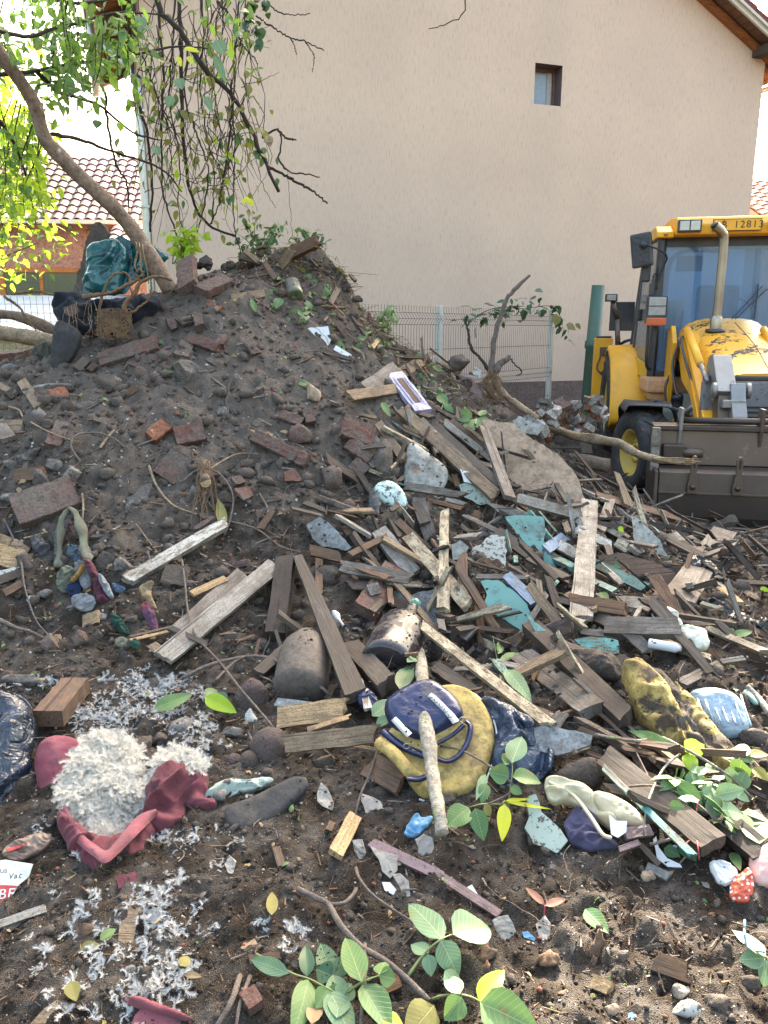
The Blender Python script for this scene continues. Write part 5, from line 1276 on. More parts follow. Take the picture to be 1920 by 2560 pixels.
B([(136, 735), (165, 727), (230, 745), (300, 750), (392, 730), (400, 760), (380, 790), (300, 832), (250, 842), (200, 835), (150, 820), (132, 780)], 'blackf', 'black fabric sack full of roots under the teal sheet', .12, n=Vector((0, -1, .35)), pos=at(260, 790, 5.75), amp=.05, sc=.13, name='sack', cat='sack', ridge=.7, edge=.12)
S([(158, 768), (188, 758), (196, 778), (182, 790), (163, 785)], 'brickd', 'dull brown shard lying on the black sack', .02, n=Vector((0, -1, .4)), pos=at(177, 775, 5.60), name='shard', cat='shard')
B([(138, 798), (165, 805), (198, 828), (197, 862), (172, 905), (150, 925), (122, 932), (128, 860)], 'rubber', 'dark rubber flap standing in front of the log', .02, n=Vector((-.2, -1, .15)), pos=at(158, 870, 5.45), amp=.02, sc=.2, name='rubber_sheet', cat='sheet', edge=.3)
B([(80, 862), (126, 850), (128, 930), (105, 938), (78, 930)], 'olive', 'dark olive cloth hanging in folds beside the rubber flap', .04, n=Vector((0, -1, .3)), pos=at(104, 895, 5.6), amp=.05, sc=.06, ridge=.9, dirf=1.5)
TB([at(-40, 825, 5.9), at(40, 838, 5.9), at(130, 852, 5.88), at(200, 860, 5.86), at(250, 872, 5.85)], .058, .05, 'deadw', 'thick pale log lying across the left edge of the heap', n=30, sides=12, name='log', cat='log')
TB([at(-30, 785, 6.15), at(40, 790, 6.15), at(110, 815, 6.1), at(150, 840, 6.1)], .035, .05, 'bark', 'brown split log behind the thick pale log', n=20, sides=9, name='log', cat='log')
for k_, (pp_, r_, lb) in enumerate([([(282, 852), (248, 805), (256, 740), (272, 700), (296, 682), (322, 692), (330, 745)], .011, 'long thin arching root over the black sack'), ([(205, 742), (260, 735), (300, 722), (340, 700), (360, 688)], .016, 'thick root lying along the top of the black sack'),
   ([(310, 795), (312, 762), (335, 735), (352, 705), (395, 692), (430, 700)], .02, 'forked brown root rising to the trunk foot'), ([(293, 804), (335, 778), (372, 745), (378, 705), (370, 690)], .010, 'curved root hanging below the trunk foot'), ([(225, 735), (222, 790), (232, 830), (230, 850)], .004, 'fine hair root hanging on the sack left side'),
   ([(352, 702), (340, 690), (345, 676), (360, 680)], .010, 'short stub root beside the trunk'), ([(180, 790), (200, 800), (215, 812), (228, 800)], .004, 'fine wriggling root on the black sack'), ([(240, 800), (300, 812), (290, 840), (255, 830)], .007, 'looped root at the sack bottom'), ([(10, 740), (45, 765), (70, 800), (95, 830)], .010, 'bare twig rising before the garden fence'), ([(30, 735), (90, 728), (138, 738)], .012, 'thin pale branch leading left from the black sack')]):
    TB([at(x, y, 5.55 if k_ < 8 else 5.95) for x, y in pp_], r_, r_*.55, 'root', lb, n=30, sides=7, jit=.005, knob=.25, name='root' if k_ < 8 else 'branch', cat='root' if k_ < 8 else 'branch')
v, f = merge([tube_geo([at(R.uniform(235, 330), R.uniform(770, 850), 5.52) for _ in range(4)], .004, .002, 12, 4, 0, i, close=False) for i in range(46)])
meshobj('fine_roots', v, f, M['root'], kind='stuff', label='mat of fine hair roots in the hollow under the sack')
v, f = merge([tube_geo([at(x_ := R.uniform(160, 240), y_ := R.uniform(740, 800), 5.5), at(x_+R.uniform(-15, 15), y_+30, 5.5), at(x_+R.uniform(-20, 20), y_+55, 5.5)], .0025, .001, 8, 3, 0, i, close=False) for i in range(14)])
meshobj('hair_roots', v, f, M['deadw'], kind='stuff', label='pale hair roots on the black sack')
# bricks and stones of the upper heap
K(466, 652, 470, 722, 46, 'upright brown brick at the very top of the heap beside the trunk', 'brick', l0=.07, k=.7, roll=12)
K(500, 730, 572, 700, 42, 'brick lying slanted on the summit right of the upright brick', 'brick', l0=.05, roll=-8)
K(520, 762, 556, 776, 14, 'small bright red brick sliver below the summit bricks', 'brickb', l0=.02, t=.03)
P(575, 748, 664, 734, 19, 'tan', 'short tan plank lying on the summit right of the bricks', l0=.04)
K(250, 905, 396, 860, 44, 'longest dusty red brick on the upper left of the heap', 'brick', l0=.05, roll=-15)
K(470, 846, 550, 872, 27, 'flat red brick half sunk below the summit', 'brick', l0=.03, t=.05)
K(548, 868, 560, 842, 20, 'small corner of red brick beside the flat brick', 'brick', l0=.02)
K(492, 790, 502, 822, 20, 'small dusty brick piece above the flat red brick', 'brickd', l0=.04)
TB([pt(448, 802, .03), pt(482, 793, .03)], .02, .018, 'bark', 'short brown stub of branch between small bricks', n=6, name='log', cat='wood piece')
K(424, 798, 438, 828, 18, 'thin brick edge sticking up left of the small dusty brick', 'brickd', l0=.02)
K2(268, 968, 60, 56, 'rock', 'earthy round lump with a white mortar rim on the left slope', rot=10)
K2(285, 955, 32, 38, 'conc', 'white lump of mortar on the left slope', name='mortar_lump', cat='mortar lump', lift=.9)
K(95, 1000, 168, 985, 32, 'rounded orange brick under grey mortar near the left edge', 'brickb', l0=.03)
K2(128, 968, 108, 26, 'conc', 'long grey lump of mortar above the orange brick', name='mortar_lump', cat='mortar lump', lift=.6, d=1.2)
K(-10, 895, 74, 885, 42, 'dark wet brick at the left edge beneath the log', 'brick', l0=.05)
K2(30, 925, 60, 26, 'conc', 'grey stone under the dark wet brick', rot=0)
K2(105, 1045, 48, 42, 'conc', 'pale stone beside the arching twig at the left', rot=30)
K2(82, 1055, 50, 44, 'rock', 'brown stone left of the pale stone')
K(376, 1098, 418, 1062, 34, 'orange brick lump with white mortar in the middle of the slope', 'brickb', l0=.03)
K(438, 1095, 512, 1082, 48, 'pinkish worn brick with mortar beside the orange lump', 'brick', l0=.03)
K(636, 1092, 768, 1158, 34, 'long reddish brick pointing down right in the centre', 'brick', l0=.05, roll=12)
TB([pt(628, 1076, .08), pt(640, 1082, .075), pt(652, 1078, .08)], .008, .004, 'fresh', 'tuft of pale splinters on the long reddish brick', n=6, name='splinters', cat='splinters')
K2(752, 1085, 70, 62, 'brick', 'rough broken brick with red patch right of centre', name='brick', cat='brick', facet=.4)
K(850, 1068, 930, 1100, 56, 'large brown brick in the middle right of the slope', 'brick', l0=.04, t=.09)
K(755, 1060, 700, 1040, 26, 'buried red brick above the long reddish brick', 'brickd', l0=.01)
K(768, 1030, 776, 1062, 26, 'small upright brick beside the buried red brick', 'brickd', l0=.03)
K(868, 1110, 930, 1150, 40, 'brown brick below the large brown brick', 'brickd', l0=.03)
K(880, 1160, 915, 1185, 40, 'earthy brick fragment beside the speckled stone', 'brickd', l0=.02)
K2(958, 1150, 78, 110, 'concd', 'speckled grey boulder left of the grey green sheet', rot=0)
K(130, 1120, 160, 1060, 34, 'dusty brick buried upright on the left slope', 'brickd', l0=.01)
K(410, 1200, 460, 1140, 62, 'big dusty brick buried in the middle left slope', 'brickd', l0=.0)
K(330, 900, 420, 920, 40, 'brick lying buried under dust right of the longest brick', 'brickd', l0=-.01)
K(452, 898, 470, 860, 36, 'buried brick face right of the slope middle', 'brickd', l0=-.01)
K2(785, 985, 44, 48, 'tan_stone' if 'tan_stone' in M else 'board', 'tan angular stone above the broken brick', facet=.5)
K2(138, 1160, 42, 34, 'conc', 'grey pebble above the rotten wood chunk', rot=20)
K2(178, 1186, 56, 42, 'conc', 'angular grey stone on the left above the big block', rot=-15, facet=.4)
K(42, 1292, 196, 1238, 88, 'largest dust covered block on the left side', 'brickd', l0=.05, t=.14, k=.3)
K2(22, 1245, 34, 26, 'conc', 'small pale stone left of the largest block')
P(32, 1192, 122, 1184, 30, 'orange', 'rotten splintered wood chunk above the largest block', t=.05, l0=.03, jag=.03)
B([(36, 1140), (60, 1135), (106, 1112), (92, 1140), (75, 1165), (50, 1172)], 'rubber', 'dark grey scrap of cloth on the far left slope', .02, amp=.03, ridge=.6)
S([(318, 1245), (350, 1215), (378, 1205), (372, 1250), (355, 1290), (312, 1302)], 'concd', 'torn grey felt flap in the middle left', .006, .02, jag=.01, name='felt_scrap', cat='felt scrap')
P(-10, 958, 38, 985, 14, 'tan', 'thin tan lath at the left edge', l0=.05)
P(52, 950, 100, 1020, 22, 'tan', 'split weathered stake leaning at the left', l0=.04, jag=.03)
P(18, 995, 52, 975, 22, 'blackp' if 'blackp' in M else 'char', 'small dark box shaped fragment at the left edge', t=.04, l0=.03, name='plastic_fragment', cat='fragment')
P(190, 925, 218, 898, 20, 'greyd', 'short dark board above the mortar lump', l0=.04)
P(-10, 1055, 25, 1100, 30, 'grey', 'upright grey board at the left edge', l0=.05)
P(-20, 1070, 60, 1068, 34, 'tan', 'short tan board at the left edge under the upright one', l0=.03)
P(320, 985, 345, 968, 18, 'orange', 'small rotten stick right of the white mortar', l0=.02)
P(800, 875, 900, 905, 9, 'greyd', 'thin dark stick on the right slope below the porcelain', l0=.02)
# porcelain, jar, planks of the upper right shoulder
S([(770, 820), (795, 817), (820, 815), (828, 850), (818, 866), (797, 850), (786, 838)], 'china', 'broken white porcelain piece on the upper right slope', .012, .04, name='porcelain_shard', cat='porcelain')
P(836, 869, 876, 893, 13, 'china', 'narrow white porcelain strip below the broken white piece', t=.012, l0=.03, jag=.006, name='porcelain_shard', cat='porcelain')
B([(733, 800), (755, 790), (776, 789), (770, 802), (745, 805)], 'plas', 'crumpled pale paper on the summit slope', .01, amp=.015, name='paper', cat='paper')
def bottle(p0, p1, prof, m, label, name='bottle', cat='bottle', extra=None, n=20):
    d = (p1-p0); L = d.length; q = d.to_track_quat('Z', 'Y').to_euler()
    o = lathe(name, [(r*L, z*L) for r, z in prof], m, None, n, p0, q, label=label, cat=cat); return o
M['dirtyglass'] = m_plastic('dirty_green_glass', (.10, .12, .07), .2, .5, wr=.1)
bottle(pt(728, 702, .05), pt(738, 742, .08), [(0, 0), (.14, .0), (.20, .08), (.30, .2), (.33, .9), (.30, .98), (.22, 1.0), (0, .96)], 'dirtyglass', 'dirty glass jar lying on the brown earth of the right shoulder', 'jar', 'jar')
P(700, 670, 735, 618, 20, 'tan', 'upright broken board on the summit ridge', l0=.06, jag=.04)
P(720, 640, 800, 600, 26, 'orange', 'rotten orange timber at the highest right point', l0=.06, jag=.05, t=.05)
P(600, 640, 650, 655, 18, 'greyd', 'dark plank end on the summit between shrubs', l0=.08)
P(610, 625, 645, 655, 12, 'tan', 'short pale stick crossing the dark plank end on the summit', l0=.12)
P(660, 655, 690, 700, 12, 'orange', 'splintered brown stick on the right shoulder', l0=.05)
P(825, 760, 845, 720, 14, 'greyd', 'small upright stake in the brown earth of the right shoulder', l0=.05)
P(930, 870, 955, 838, 10, 'fresh', 'fresh pale splinter at the right ridge', l0=.06)
P(700, 720, 740, 745, 10, 'brownw', 'small brown stick under the glass jar', l0=.05)
G([(880, 868, .03), (905, 885, .04), (912, 905, .03)], .012, .008, 'deadw', 'short pale branch piece right of the porcelain strip')
G([(760, 880, .02), (800, 878, .03), (850, 900, .03), (880, 920, .02)], .005, .003, 'twig', 'thin twig curving under the porcelain strip')
P(866, 992, 1016, 970, 27, 'tan', 'horizontal tan plank above the fanned boards', l0=.16, l1=.14, t=.035)
P(912, 975, 992, 918, 36, 'grey', 'grey plank crossing under the horizontal tan plank', l0=.09)
P(985, 945, 1054, 903, 27, 'tan', 'tan plank reaching up right behind the lilac panel', l0=.08)
lil = P(985, 936, 1058, 1030, 44, 'lilac', 'lilac painted moulded panel with worn brown inset', l0=.13, t=.04, jag=.0)
for dz_, w_, L_, m_ in ((.0215, .045, .38, 'brownw'), (.026, .006, .40, 'lilac')): 
    for off in ((0,) if dz_ < .025 else (-.042, .042)):
        V, Fc = rough_bar(L_*.85, w_, .006, 3, (0, 0), 4, 2); meshobj('moulding' if off else 'inset', [(a, b+off, c+dz_) for a, b, c in V], Fc, M[m_], lil)
B([(1145, 940), (1180, 945), (1200, 975), (1210, 1000), (1160, 988)], 'slate', 'pinkish grey sheet near the root stump', .01, amp=.01, name='sheet', cat='sheet', edge=.3, h=.01) if False else S([(1145, 938), (1180, 945), (1203, 980), (1208, 1000), (1160, 988)], 'redw', 'pinkish grey sheet near the root stump', .008, .06, name='sheet', cat='sheet')
S([(1182, 935), (1188, 915), (1205, 928), (1200, 945)], 'plas', 'torn white scrap above the pinkish sheet', .005, .12, name='paper', cat='paper')
K2(1150, 910, 46, 40, 'rock', 'brown earth clump with rootlets at the ridge near the fence', amp=.4)
# dead branch with roots, right ridge
rs = at(1230, 935, 6.4); rt_ = empty('dead_sapling', rs, label='bare dead sapling with exposed roots standing before the mesh fence', cat='sapling')
for pp_, r0_, r1_, m_ in [([(1226, 940), (1232, 880), (1240, 830), (1262, 760), (1285, 725), (1325, 688)], .027, .012, 'twig'), ([(1222, 925), (1196, 890), (1178, 870), (1170, 830), (1163, 802)], .015, .008, 'vine'), ([(1235, 935), (1252, 908), (1276, 893)], .028, .02, 'twig'), ([(1276, 895), (1288, 912), (1305, 930), (1290, 940)], .008, .004, 'vine'),
   ([(1238, 935), (1250, 975), (1290, 1010), (1320, 1030), (1345, 1045)], .032, .028, 'deadw'), ([(1212, 945), (1215, 970), (1240, 1000), (1255, 1030), (1270, 1045)], .016, .008, 'root'), ([(1240, 940), (1215, 945), (1208, 960), (1225, 985)], .018, .01, 'deadw'), ([(1163, 802), (1168, 792)], .01, .008, 'vine')]:
    TB([at(x, y, 6.35) for x, y in pp_], r0_, r1_, m_, parent=rt_, n=24, sides=8, jit=.005, knob=.2, name='stem' if m_ != 'root' else 'root')
v, f = merge([tube_geo([at(1230+R.uniform(-15, 15), 935+R.uniform(-12, 12), 6.3), at(1230+R.uniform(-25, 25), 950+R.uniform(-5, 20), 6.28), at(1235+R.uniform(-35, 45), 985+R.uniform(-10, 30), 6.3)], .004, .002, 8, 4, 0, i, close=False) for i in range(22)])
meshobj('rootlets', [q-rt_.location for q in v], f, M['root'], rt_, kind='stuff')
# rubble heap at the wall foot
rb = random.Random(3)
for i in range(60):
    x = rb.uniform(1340, 1515); y = 1062-(x-1340)*.10+rb.uniform(-42, 40); p = hit(x, y); _seed[0] += 1; p.z += rb.uniform(.0, .04)
    V, Fc = rough_bar(rb.uniform(.08, .2), rb.uniform(.06, .11), rb.uniform(.04, .07), _seed[0], (.03, .04), 4, 3, .012)
    o = meshobj('rubble_brick', V, Fc, M[rb.choice(['rub', 'rub', 'brick', 'concd', 'brickb', 'conc'])]); del_ = (o, None, 'broken brick and mortar lump in the rubble heap at the wall foot', 'rubble', 'rubble lumps at the wall foot'); o['label'], o['category'], o['group'] = del_[2:5]; o.location = p; o.rotation_euler = (rb.uniform(-.8, .8), rb.uniform(-.8, .8), rb.uniform(0, 3))
# logs towards the bucket
TB([at(1340, 1062, 6.75), at(1400, 1078, 6.7), at(1445, 1092, 6.6), at(1500, 1100, 6.45), at(1545, 1108, 6.3), at(1590, 1132, 6.15), at(1640, 1148, 6.03), at(1712, 1156, 5.93)], .034, .018, 'deadw', 'long broken branch reaching across to the steel bucket', n=60, sides=10, knob=.22, rmid=.055)
lb_ = bpy.data.objects[[o.name for o in bpy.data.objects if o.get('label', '').startswith('long broken branch')][0]]
for q in range(9): TB([at(1630, 1146, 6.0), at(1680, 1150+q*1.5-5, 5.95), at(1725+rb.uniform(-15, 50), 1154+q*2-8, 5.92)], .007, .002, 'fresh', n=6, sides=4, name='wood_fibre')
adopt(lb_, [o for o in bpy.data.objects if o.name.startswith('wood_fibre')])
TB([at(1425, 1150, 6.4), at(1470, 1156, 6.3), at(1522, 1164, 6.2)], .062, .058, 'bark', 'short rotten log lying between the heap and the front wheel', n=16, sides=11, name='log', cat='log')
P(1462, 1092, 1468, 1140, 24, 'greyd', 'short dark stake under the long branch', l0=.2, t=.05)
# ---------------------------------------------------------------- the heap: middle and left
G([(-10, 1010, .05), (45, 1024, .06), (62, 1046, .06), (130, 1083, .05), (205, 1108, .04)], .008, .003, 'deadw', 'long pale twig arching down from the left edge')
G([(202, 1156, .03), (178, 1118, .05), (190, 1088, .07), (245, 1082, .08), (290, 1100, .05), (312, 1118, .03)], .007, .004, 'twig', 'looped twig left of the orange brick lump')
G([(250, 1120, .03), (268, 1095, .05), (285, 1075, .05)], .009, .006, 'deadw', 'split stick inside the looped twig')
G([(372, 1164, .04), (392, 1215, .06), (432, 1262, .05), (492, 1286, .03)], .008, .004, 'deadw', 'bent pale twig left of the tufted log end')
G([(455, 1206, .04), (495, 1175, .07), (545, 1182, .09), (582, 1235, .08), (575, 1300, .06), (560, 1340, .04)], .006, .005, 'twig', 'looping stem over the tufted log end')
G([(520, 1175, .08), (590, 1136, .06), (650, 1135, .03)], .006, .003, 'deadw', 'straight twig leading right from the tufted log end')
G([(560, 1300, .04), (640, 1322, .04), (700, 1365, .04), (752, 1380, .03)], .006, .003, 'twig', 'thin twig ending above the black post')
le = TB([pt(512, 1160, .03), pt(512, 1185, .08), pt(514, 1206, .13)], .036, .032, 'bark', 'cut log end with hanging fibres poking out of the earth', n=6, sides=11, name='log', cat='log')
lathe('cut_face', [(0, .004), (.028, .002), (.031, -.002)], 'fresh', le, 14, pt(514, 1206, .134)-le.location, (rad(60), 0, 0))
v, f = merge([tube_geo([pt(510+R.uniform(-14, 14), 1160+R.uniform(-12, 10), .14), pt(512+R.uniform(-26, 26), 1200+R.uniform(-10, 15), .1), pt(512+R.uniform(-40, 40), 1260+R.uniform(-20, 60), .04)], .003, .0015, 10, 4, 0, i, close=False) for i in range(26)])
meshobj('plant_fibres', v, f, M['root'], kind='stuff', label='fibres hanging from the cut log end')
P(308, 1457, 576, 1302, 27, 'white', 'round flaking white pole lying across the left slope', t=.045, l0=.06, l1=.09, wob=.001)
P(400, 1650, 690, 1412, 44, 'greyl', 'longer of two crossed pale grey planks left of the black post', l0=.08, l1=.07, t=.03)
P(442, 1585, 610, 1432, 40, 'grey', 'shorter grey plank half under soil beside the longer one', l0=.04, t=.03)
P(476, 1487, 567, 1445, 17, 'fresh', 'short fresh split stick above the crossed planks', l0=.09)
P(425, 1568, 520, 1612, 12, 'greyd', 'dark thin stick crossing the lower end of the crossed planks', l0=.12)
P(320, 1602, 422, 1578, 7, 'fresh', 'lower of two thin pale slats near the checked cloth', l0=.04); P(322, 1592, 455, 1560, 5, 'tan', 'upper of two thin pale slats near the checked cloth', l0=.05)
P(380, 1612, 420, 1645, 22, 'tan', 'small tan offcut below the pale slats', l0=.03)
P(207, 1556, 250, 1540, 30, 'fresh', 'small square tan block under the knotted clothes', l0=.04, t=.02, jag=.01)
P(400, 1440, 470, 1450, 50, 'rock', 'earthy clod with broken wood under the white pole', l0=.02, t=.08, name='earth_clod', cat='clod', jag=.02)
# dark posts and the bucket
P(716, 1396, 690, 1602, 46, 'char', 'thick black charred post standing in the centre', t=.07, l0=.09, l1=.06, jag=.03, roll=10)
P(745, 1395, 892, 1745, 34, 'greyd', 'long dark grey post leaning left of centre', t=.05, l0=.10, l1=.10, taper=(.75, 1.35), jag=.02)
P(797, 1392, 797, 1492, 18, 'brownw', 'short dark brown stake right of the leaning post', l0=.05)
P(760, 1372, 862, 1396, 26, 'orange', 'broken orange wood chip above the short stake', l0=.10, jag=.04)
S([(765, 1312), (800, 1290), (838, 1322), (880, 1368), (868, 1376), (806, 1366), (782, 1345)], 'slate', 'grey bluish tile with dusty top right of centre', .05, .08, name='tile', cat='tile')
P(872, 1388, 978, 1336, 15, 'orange', 'thin dark board with rotten edge right of the dusty tile', l0=.12, t=.02)
P(945, 1325, 1036, 1442, 44, 'greyl', 'speckled white grey plank right of the thin dark board', l0=.09)
K(912, 1530, 985, 1425, 62, 'flat pinkish brick with mortar band leaning in the centre', 'brick', l0=.10, t=.06, roll=8)
P(920, 1478, 950, 1470, 30, 'conc', 'strip of mortar across the flat pinkish brick', t=.02, l0=.135, name='mortar_strip', cat='mortar strip')
K2(860, 1455, 24, 50, 'brickd', 'small brown stone left of the flat brick', facet=.4)
K2(800, 1440, 110, 60, 'rock', 'large earthy clod with roots under the dusty tile', amp=.35)
K2(620, 1750, 92, 96, 'rockw', 'big purplish stone left of the buried jar', rot=10)
M['jar'] = m_stone('dust_covered_jar', (.15, .125, .105), (.10, .082, .07), (.28, .27, .26), 9, .4, .4, .7, camt=.35)
bottle(pt(748, 1735, .05), pt(772, 1600, .12), [(0, 0), (.22, .0), (.29, .04), (.31, .10), (.32, .6), (.30, .78), (.24, .90), (.19, .95), (.19, 1.0), (0, 1.0)], 'jar', 'large dust covered jar leaning between two posts', 'jar', 'jar', n=28)
P(640, 1690, 760, 1585, 26, 'greyd', 'dark weathered branch stub left of the dust covered jar', t=.04, l0=.08)
P(690, 1720, 705, 1660, 14, 'greyl', 'narrow pale edge board beside the purplish stone', l0=.06)
P(685, 1755, 790, 1768, 22, 'slate', 'grey metal strip below the dust covered jar', t=.01, l0=.04, name='metal_strip', cat='metal strip')
P(872, 1612, 975, 1722, 46, 'greyd', 'short dark broken beam left of the bottle', t=.06, l0=.08, jag=.05)
P(862, 1660, 866, 1760, 22, 'brownw', 'brown upright splinter left of the short dark beam', l0=.05, jag=.04)
P(898, 1688, 922, 1775, 17, 'white', 'pointed white splintered stake beside the navy shoe', l0=.13, jag=(.08, .01), taper=(.5, 1.2))
# white plastic spoon-like piece, blue bits
B([(826, 1530), (835, 1524), (852, 1535), (850, 1548), (868, 1570), (874, 1582), (868, 1582), (848, 1560), (838, 1550)], 'enamw', 'small white plastic funnel in the dark hollow', .012, .05, amp=.002, edge=.01, res=30, name='plastic_funnel', cat='funnel')
B([(876, 1560), (905, 1540), (925, 1530), (930, 1545), (900, 1565), (885, 1572)], 'bagpurp' if 'bagpurp' in M else 'rubber', 'dark red and blue wrapper beside the white funnel', .01, amp=.02, ridge=.7, name='wrapper', cat='wrapper')
# glass bottle
M['amber'] = m_plastic('dark_brown_bottle_glass', (.030, .024, .022), .16, .5, wr=.08, b=(.02, .02, .03))
M['greenm'] = m_flat('green_bottle_mouth', (.10, .26, .20), .25)
bt = bottle(pt(962, 1668, .06), pt(1038, 1508, .15), [(0, .0), (.18, 0), (.205, .02), (.21, .08), (.21, .50), (.195, .57), (.14, .65), (.07, .74), (.05, .84), (.045, .94), (.045, .945)], 'amber', 'big dirty brown glass bottle with green mouth lying in the centre', n=28)
BL = (pt(1038, 1508, .15)-pt(962, 1668, .06)).length; lathe('bottle_mouth', [(r*BL, z*BL) for r, z in [(.045, .935), (.058, .94), (.06, .99), (.054, 1.0), (.036, 1.0), (.033, .96)]], 'greenm', bt, 20)
# clothes knotted round a strap (left)
M['knitg'] = m_cloth('pale_grey_knit', (.25, .265, .28), (.13, .14, .15), dirt=.3, knit=True)
M['burg'] = m_cloth('burgundy_cloth', (.105, .035, .048), (.055, .022, .03), dirt=.3); M['denim'] = m_cloth('faded_blue_cloth', (.075, .12, .165), (.04, .065, .095), dirt=.35)
M['navy'] = m_cloth('navy_cloth', (.022, .035, .085), (.014, .02, .045), dirt=.1); M['sage'] = m_cloth('sage_green_cloth', (.155, .165, .12), (.075, .08, .06), dirt=.35)
M['must'] = m_cloth('mustard_cloth', (.26, .15, .04), (.15, .09, .03), dirt=.3); M['dgreen'] = m_cloth('dark_green_cloth', (.018, .06, .042), (.01, .03, .025), dirt=.15); M['greyc'] = m_cloth('grey_cloth', (.10, .10, .105), (.055, .055, .06), dirt=.35)
def strap(pp, w, m, label, t=.012, name='strap', cat='strap', n=40): return TB([pt(*q) for q in pp], w*.8, w*.7, m, label, n=n, sides=14, flatz=.4, knob=.55, jit=.002, name=name, cat=cat)
strap([(150, 1420, .04), (148, 1350, .07), (158, 1290, .12), (180, 1272, .15), (200, 1310, .15), (212, 1370, .13), (222, 1400, .10)], .028, 'sage', 'twisted pale strap rising in a loop from the knot of clothes')
strap([(150, 1415, .03), (146, 1360, .06), (158, 1300, .10)], .026, 'greyc', 'dark end of the strap left of the loop')
for pl, m_, lb, h_, ss in [([(168, 1365), (200, 1360), (235, 1372), (240, 1400), (215, 1415), (185, 1412), (165, 1395)], 'denim', 'faded blue cloth at the top of the knot of clothes', .04, .04),
  ([(142, 1430), (165, 1410), (190, 1420), (192, 1460), (170, 1482), (148, 1478), (140, 1455)], 'sage', 'bunched sage green cloth at the left of the knot', .06, .05),
  ([(168, 1458), (190, 1445), (205, 1462), (200, 1488), (178, 1492), (166, 1480)], 'navy', 'navy cloth tucked under the pale knit in the knot', .06, .06),
  ([(176, 1492), (205, 1480), (235, 1488), (242, 1510), (222, 1530), (198, 1528), (180, 1512)], 'knitg', 'grey knitted sock end hanging below the knot', .05, .05),
  ([(190, 1400), (212, 1398), (228, 1425), (234, 1455), (226, 1470), (204, 1474), (196, 1440), (182, 1415)], 'knitg', 'pale grey knitted cloth folded over the knot', .05, .10),
  ([(205, 1392), (225, 1395), (245, 1430), (255, 1470), (285, 1495), (282, 1508), (245, 1512), (238, 1480), (225, 1440), (212, 1412)], 'burg', 'burgundy cloth trailing down right from the knot', .05, .09),
  ([(240, 1432), (258, 1436), (282, 1480), (284, 1496), (270, 1492), (252, 1465)], 'knitg', 'second pale knitted strip right of the burgundy cloth', .04, .11),
  ([(276, 1456), (300, 1462), (318, 1470), (305, 1484), (285, 1482)], 'denim', 'blue cloth corner sticking out right of the knot', .02, .05),
  ([(172, 1450), (190, 1435), (200, 1412), (216, 1402), (222, 1412), (200, 1440), (182, 1458)], 'must', 'thin mustard cloth edge within the knot', .02, .115),
  ([(70, 1340), (100, 1335), (122, 1360), (136, 1395), (128, 1415), (105, 1395), (85, 1370)], 'greyc', 'dusty grey cloth left of the knot of clothes', .03, .03),
  ([(115, 1330), (140, 1325), (152, 1345), (148, 1370), (128, 1362)], 'olive', 'small olive cloth above the dusty grey cloth', .03, .04),
  ([(272, 1532), (295, 1538), (318, 1565), (325, 1588), (300, 1582), (280, 1560)], 'dgreen', 'dark green cloth between the tan block and the slats', .02, .04),
  ([(320, 1600), (350, 1600), (350, 1622), (325, 1620)], 'dgreen', 'lower dark green scrap under the pale slats', .01, .03),
  ([(205, 1300), (222, 1312), (216, 1350), (206, 1345)], 'navy', 'little dark blue rag right of the strap loop', .02, .04)]:
    B(pl, m_, lb, h_, ss, amp=.03, sc=.035, ridge=.85, edge=.05, res=40, dirf=R.uniform(0, 3), name='cloth', cat='cloth')
M['check'] = m_cloth('red_blue_checked_cloth', (.15, .035, .045), (.045, .045, .09), scale=80, dirt=.15)
B([(352, 1512), (368, 1500), (385, 1520), (392, 1550), (398, 1580), (385, 1590), (370, 1560), (355, 1535)], 'check', 'small red and blue checked cloth on the left slope', .03, .05, amp=.02, ridge=.8, dirf=1.2)
B([(345, 1468), (370, 1452), (388, 1455), (375, 1470), (385, 1500), (400, 1540), (392, 1545), (370, 1500), (352, 1490)], 'lbrown', 'curled dry brown leaf above the checked cloth', .02, .06, amp=.02, ridge=.8, name='dry_leaf', cat='dry leaf')
B([(285, 1600), (300, 1590), (318, 1595), (322, 1612), (308, 1622), (290, 1615)], 'sage', 'pale round cap like cloth below the green cloth', .025, .03, name='cap', cat='cap')
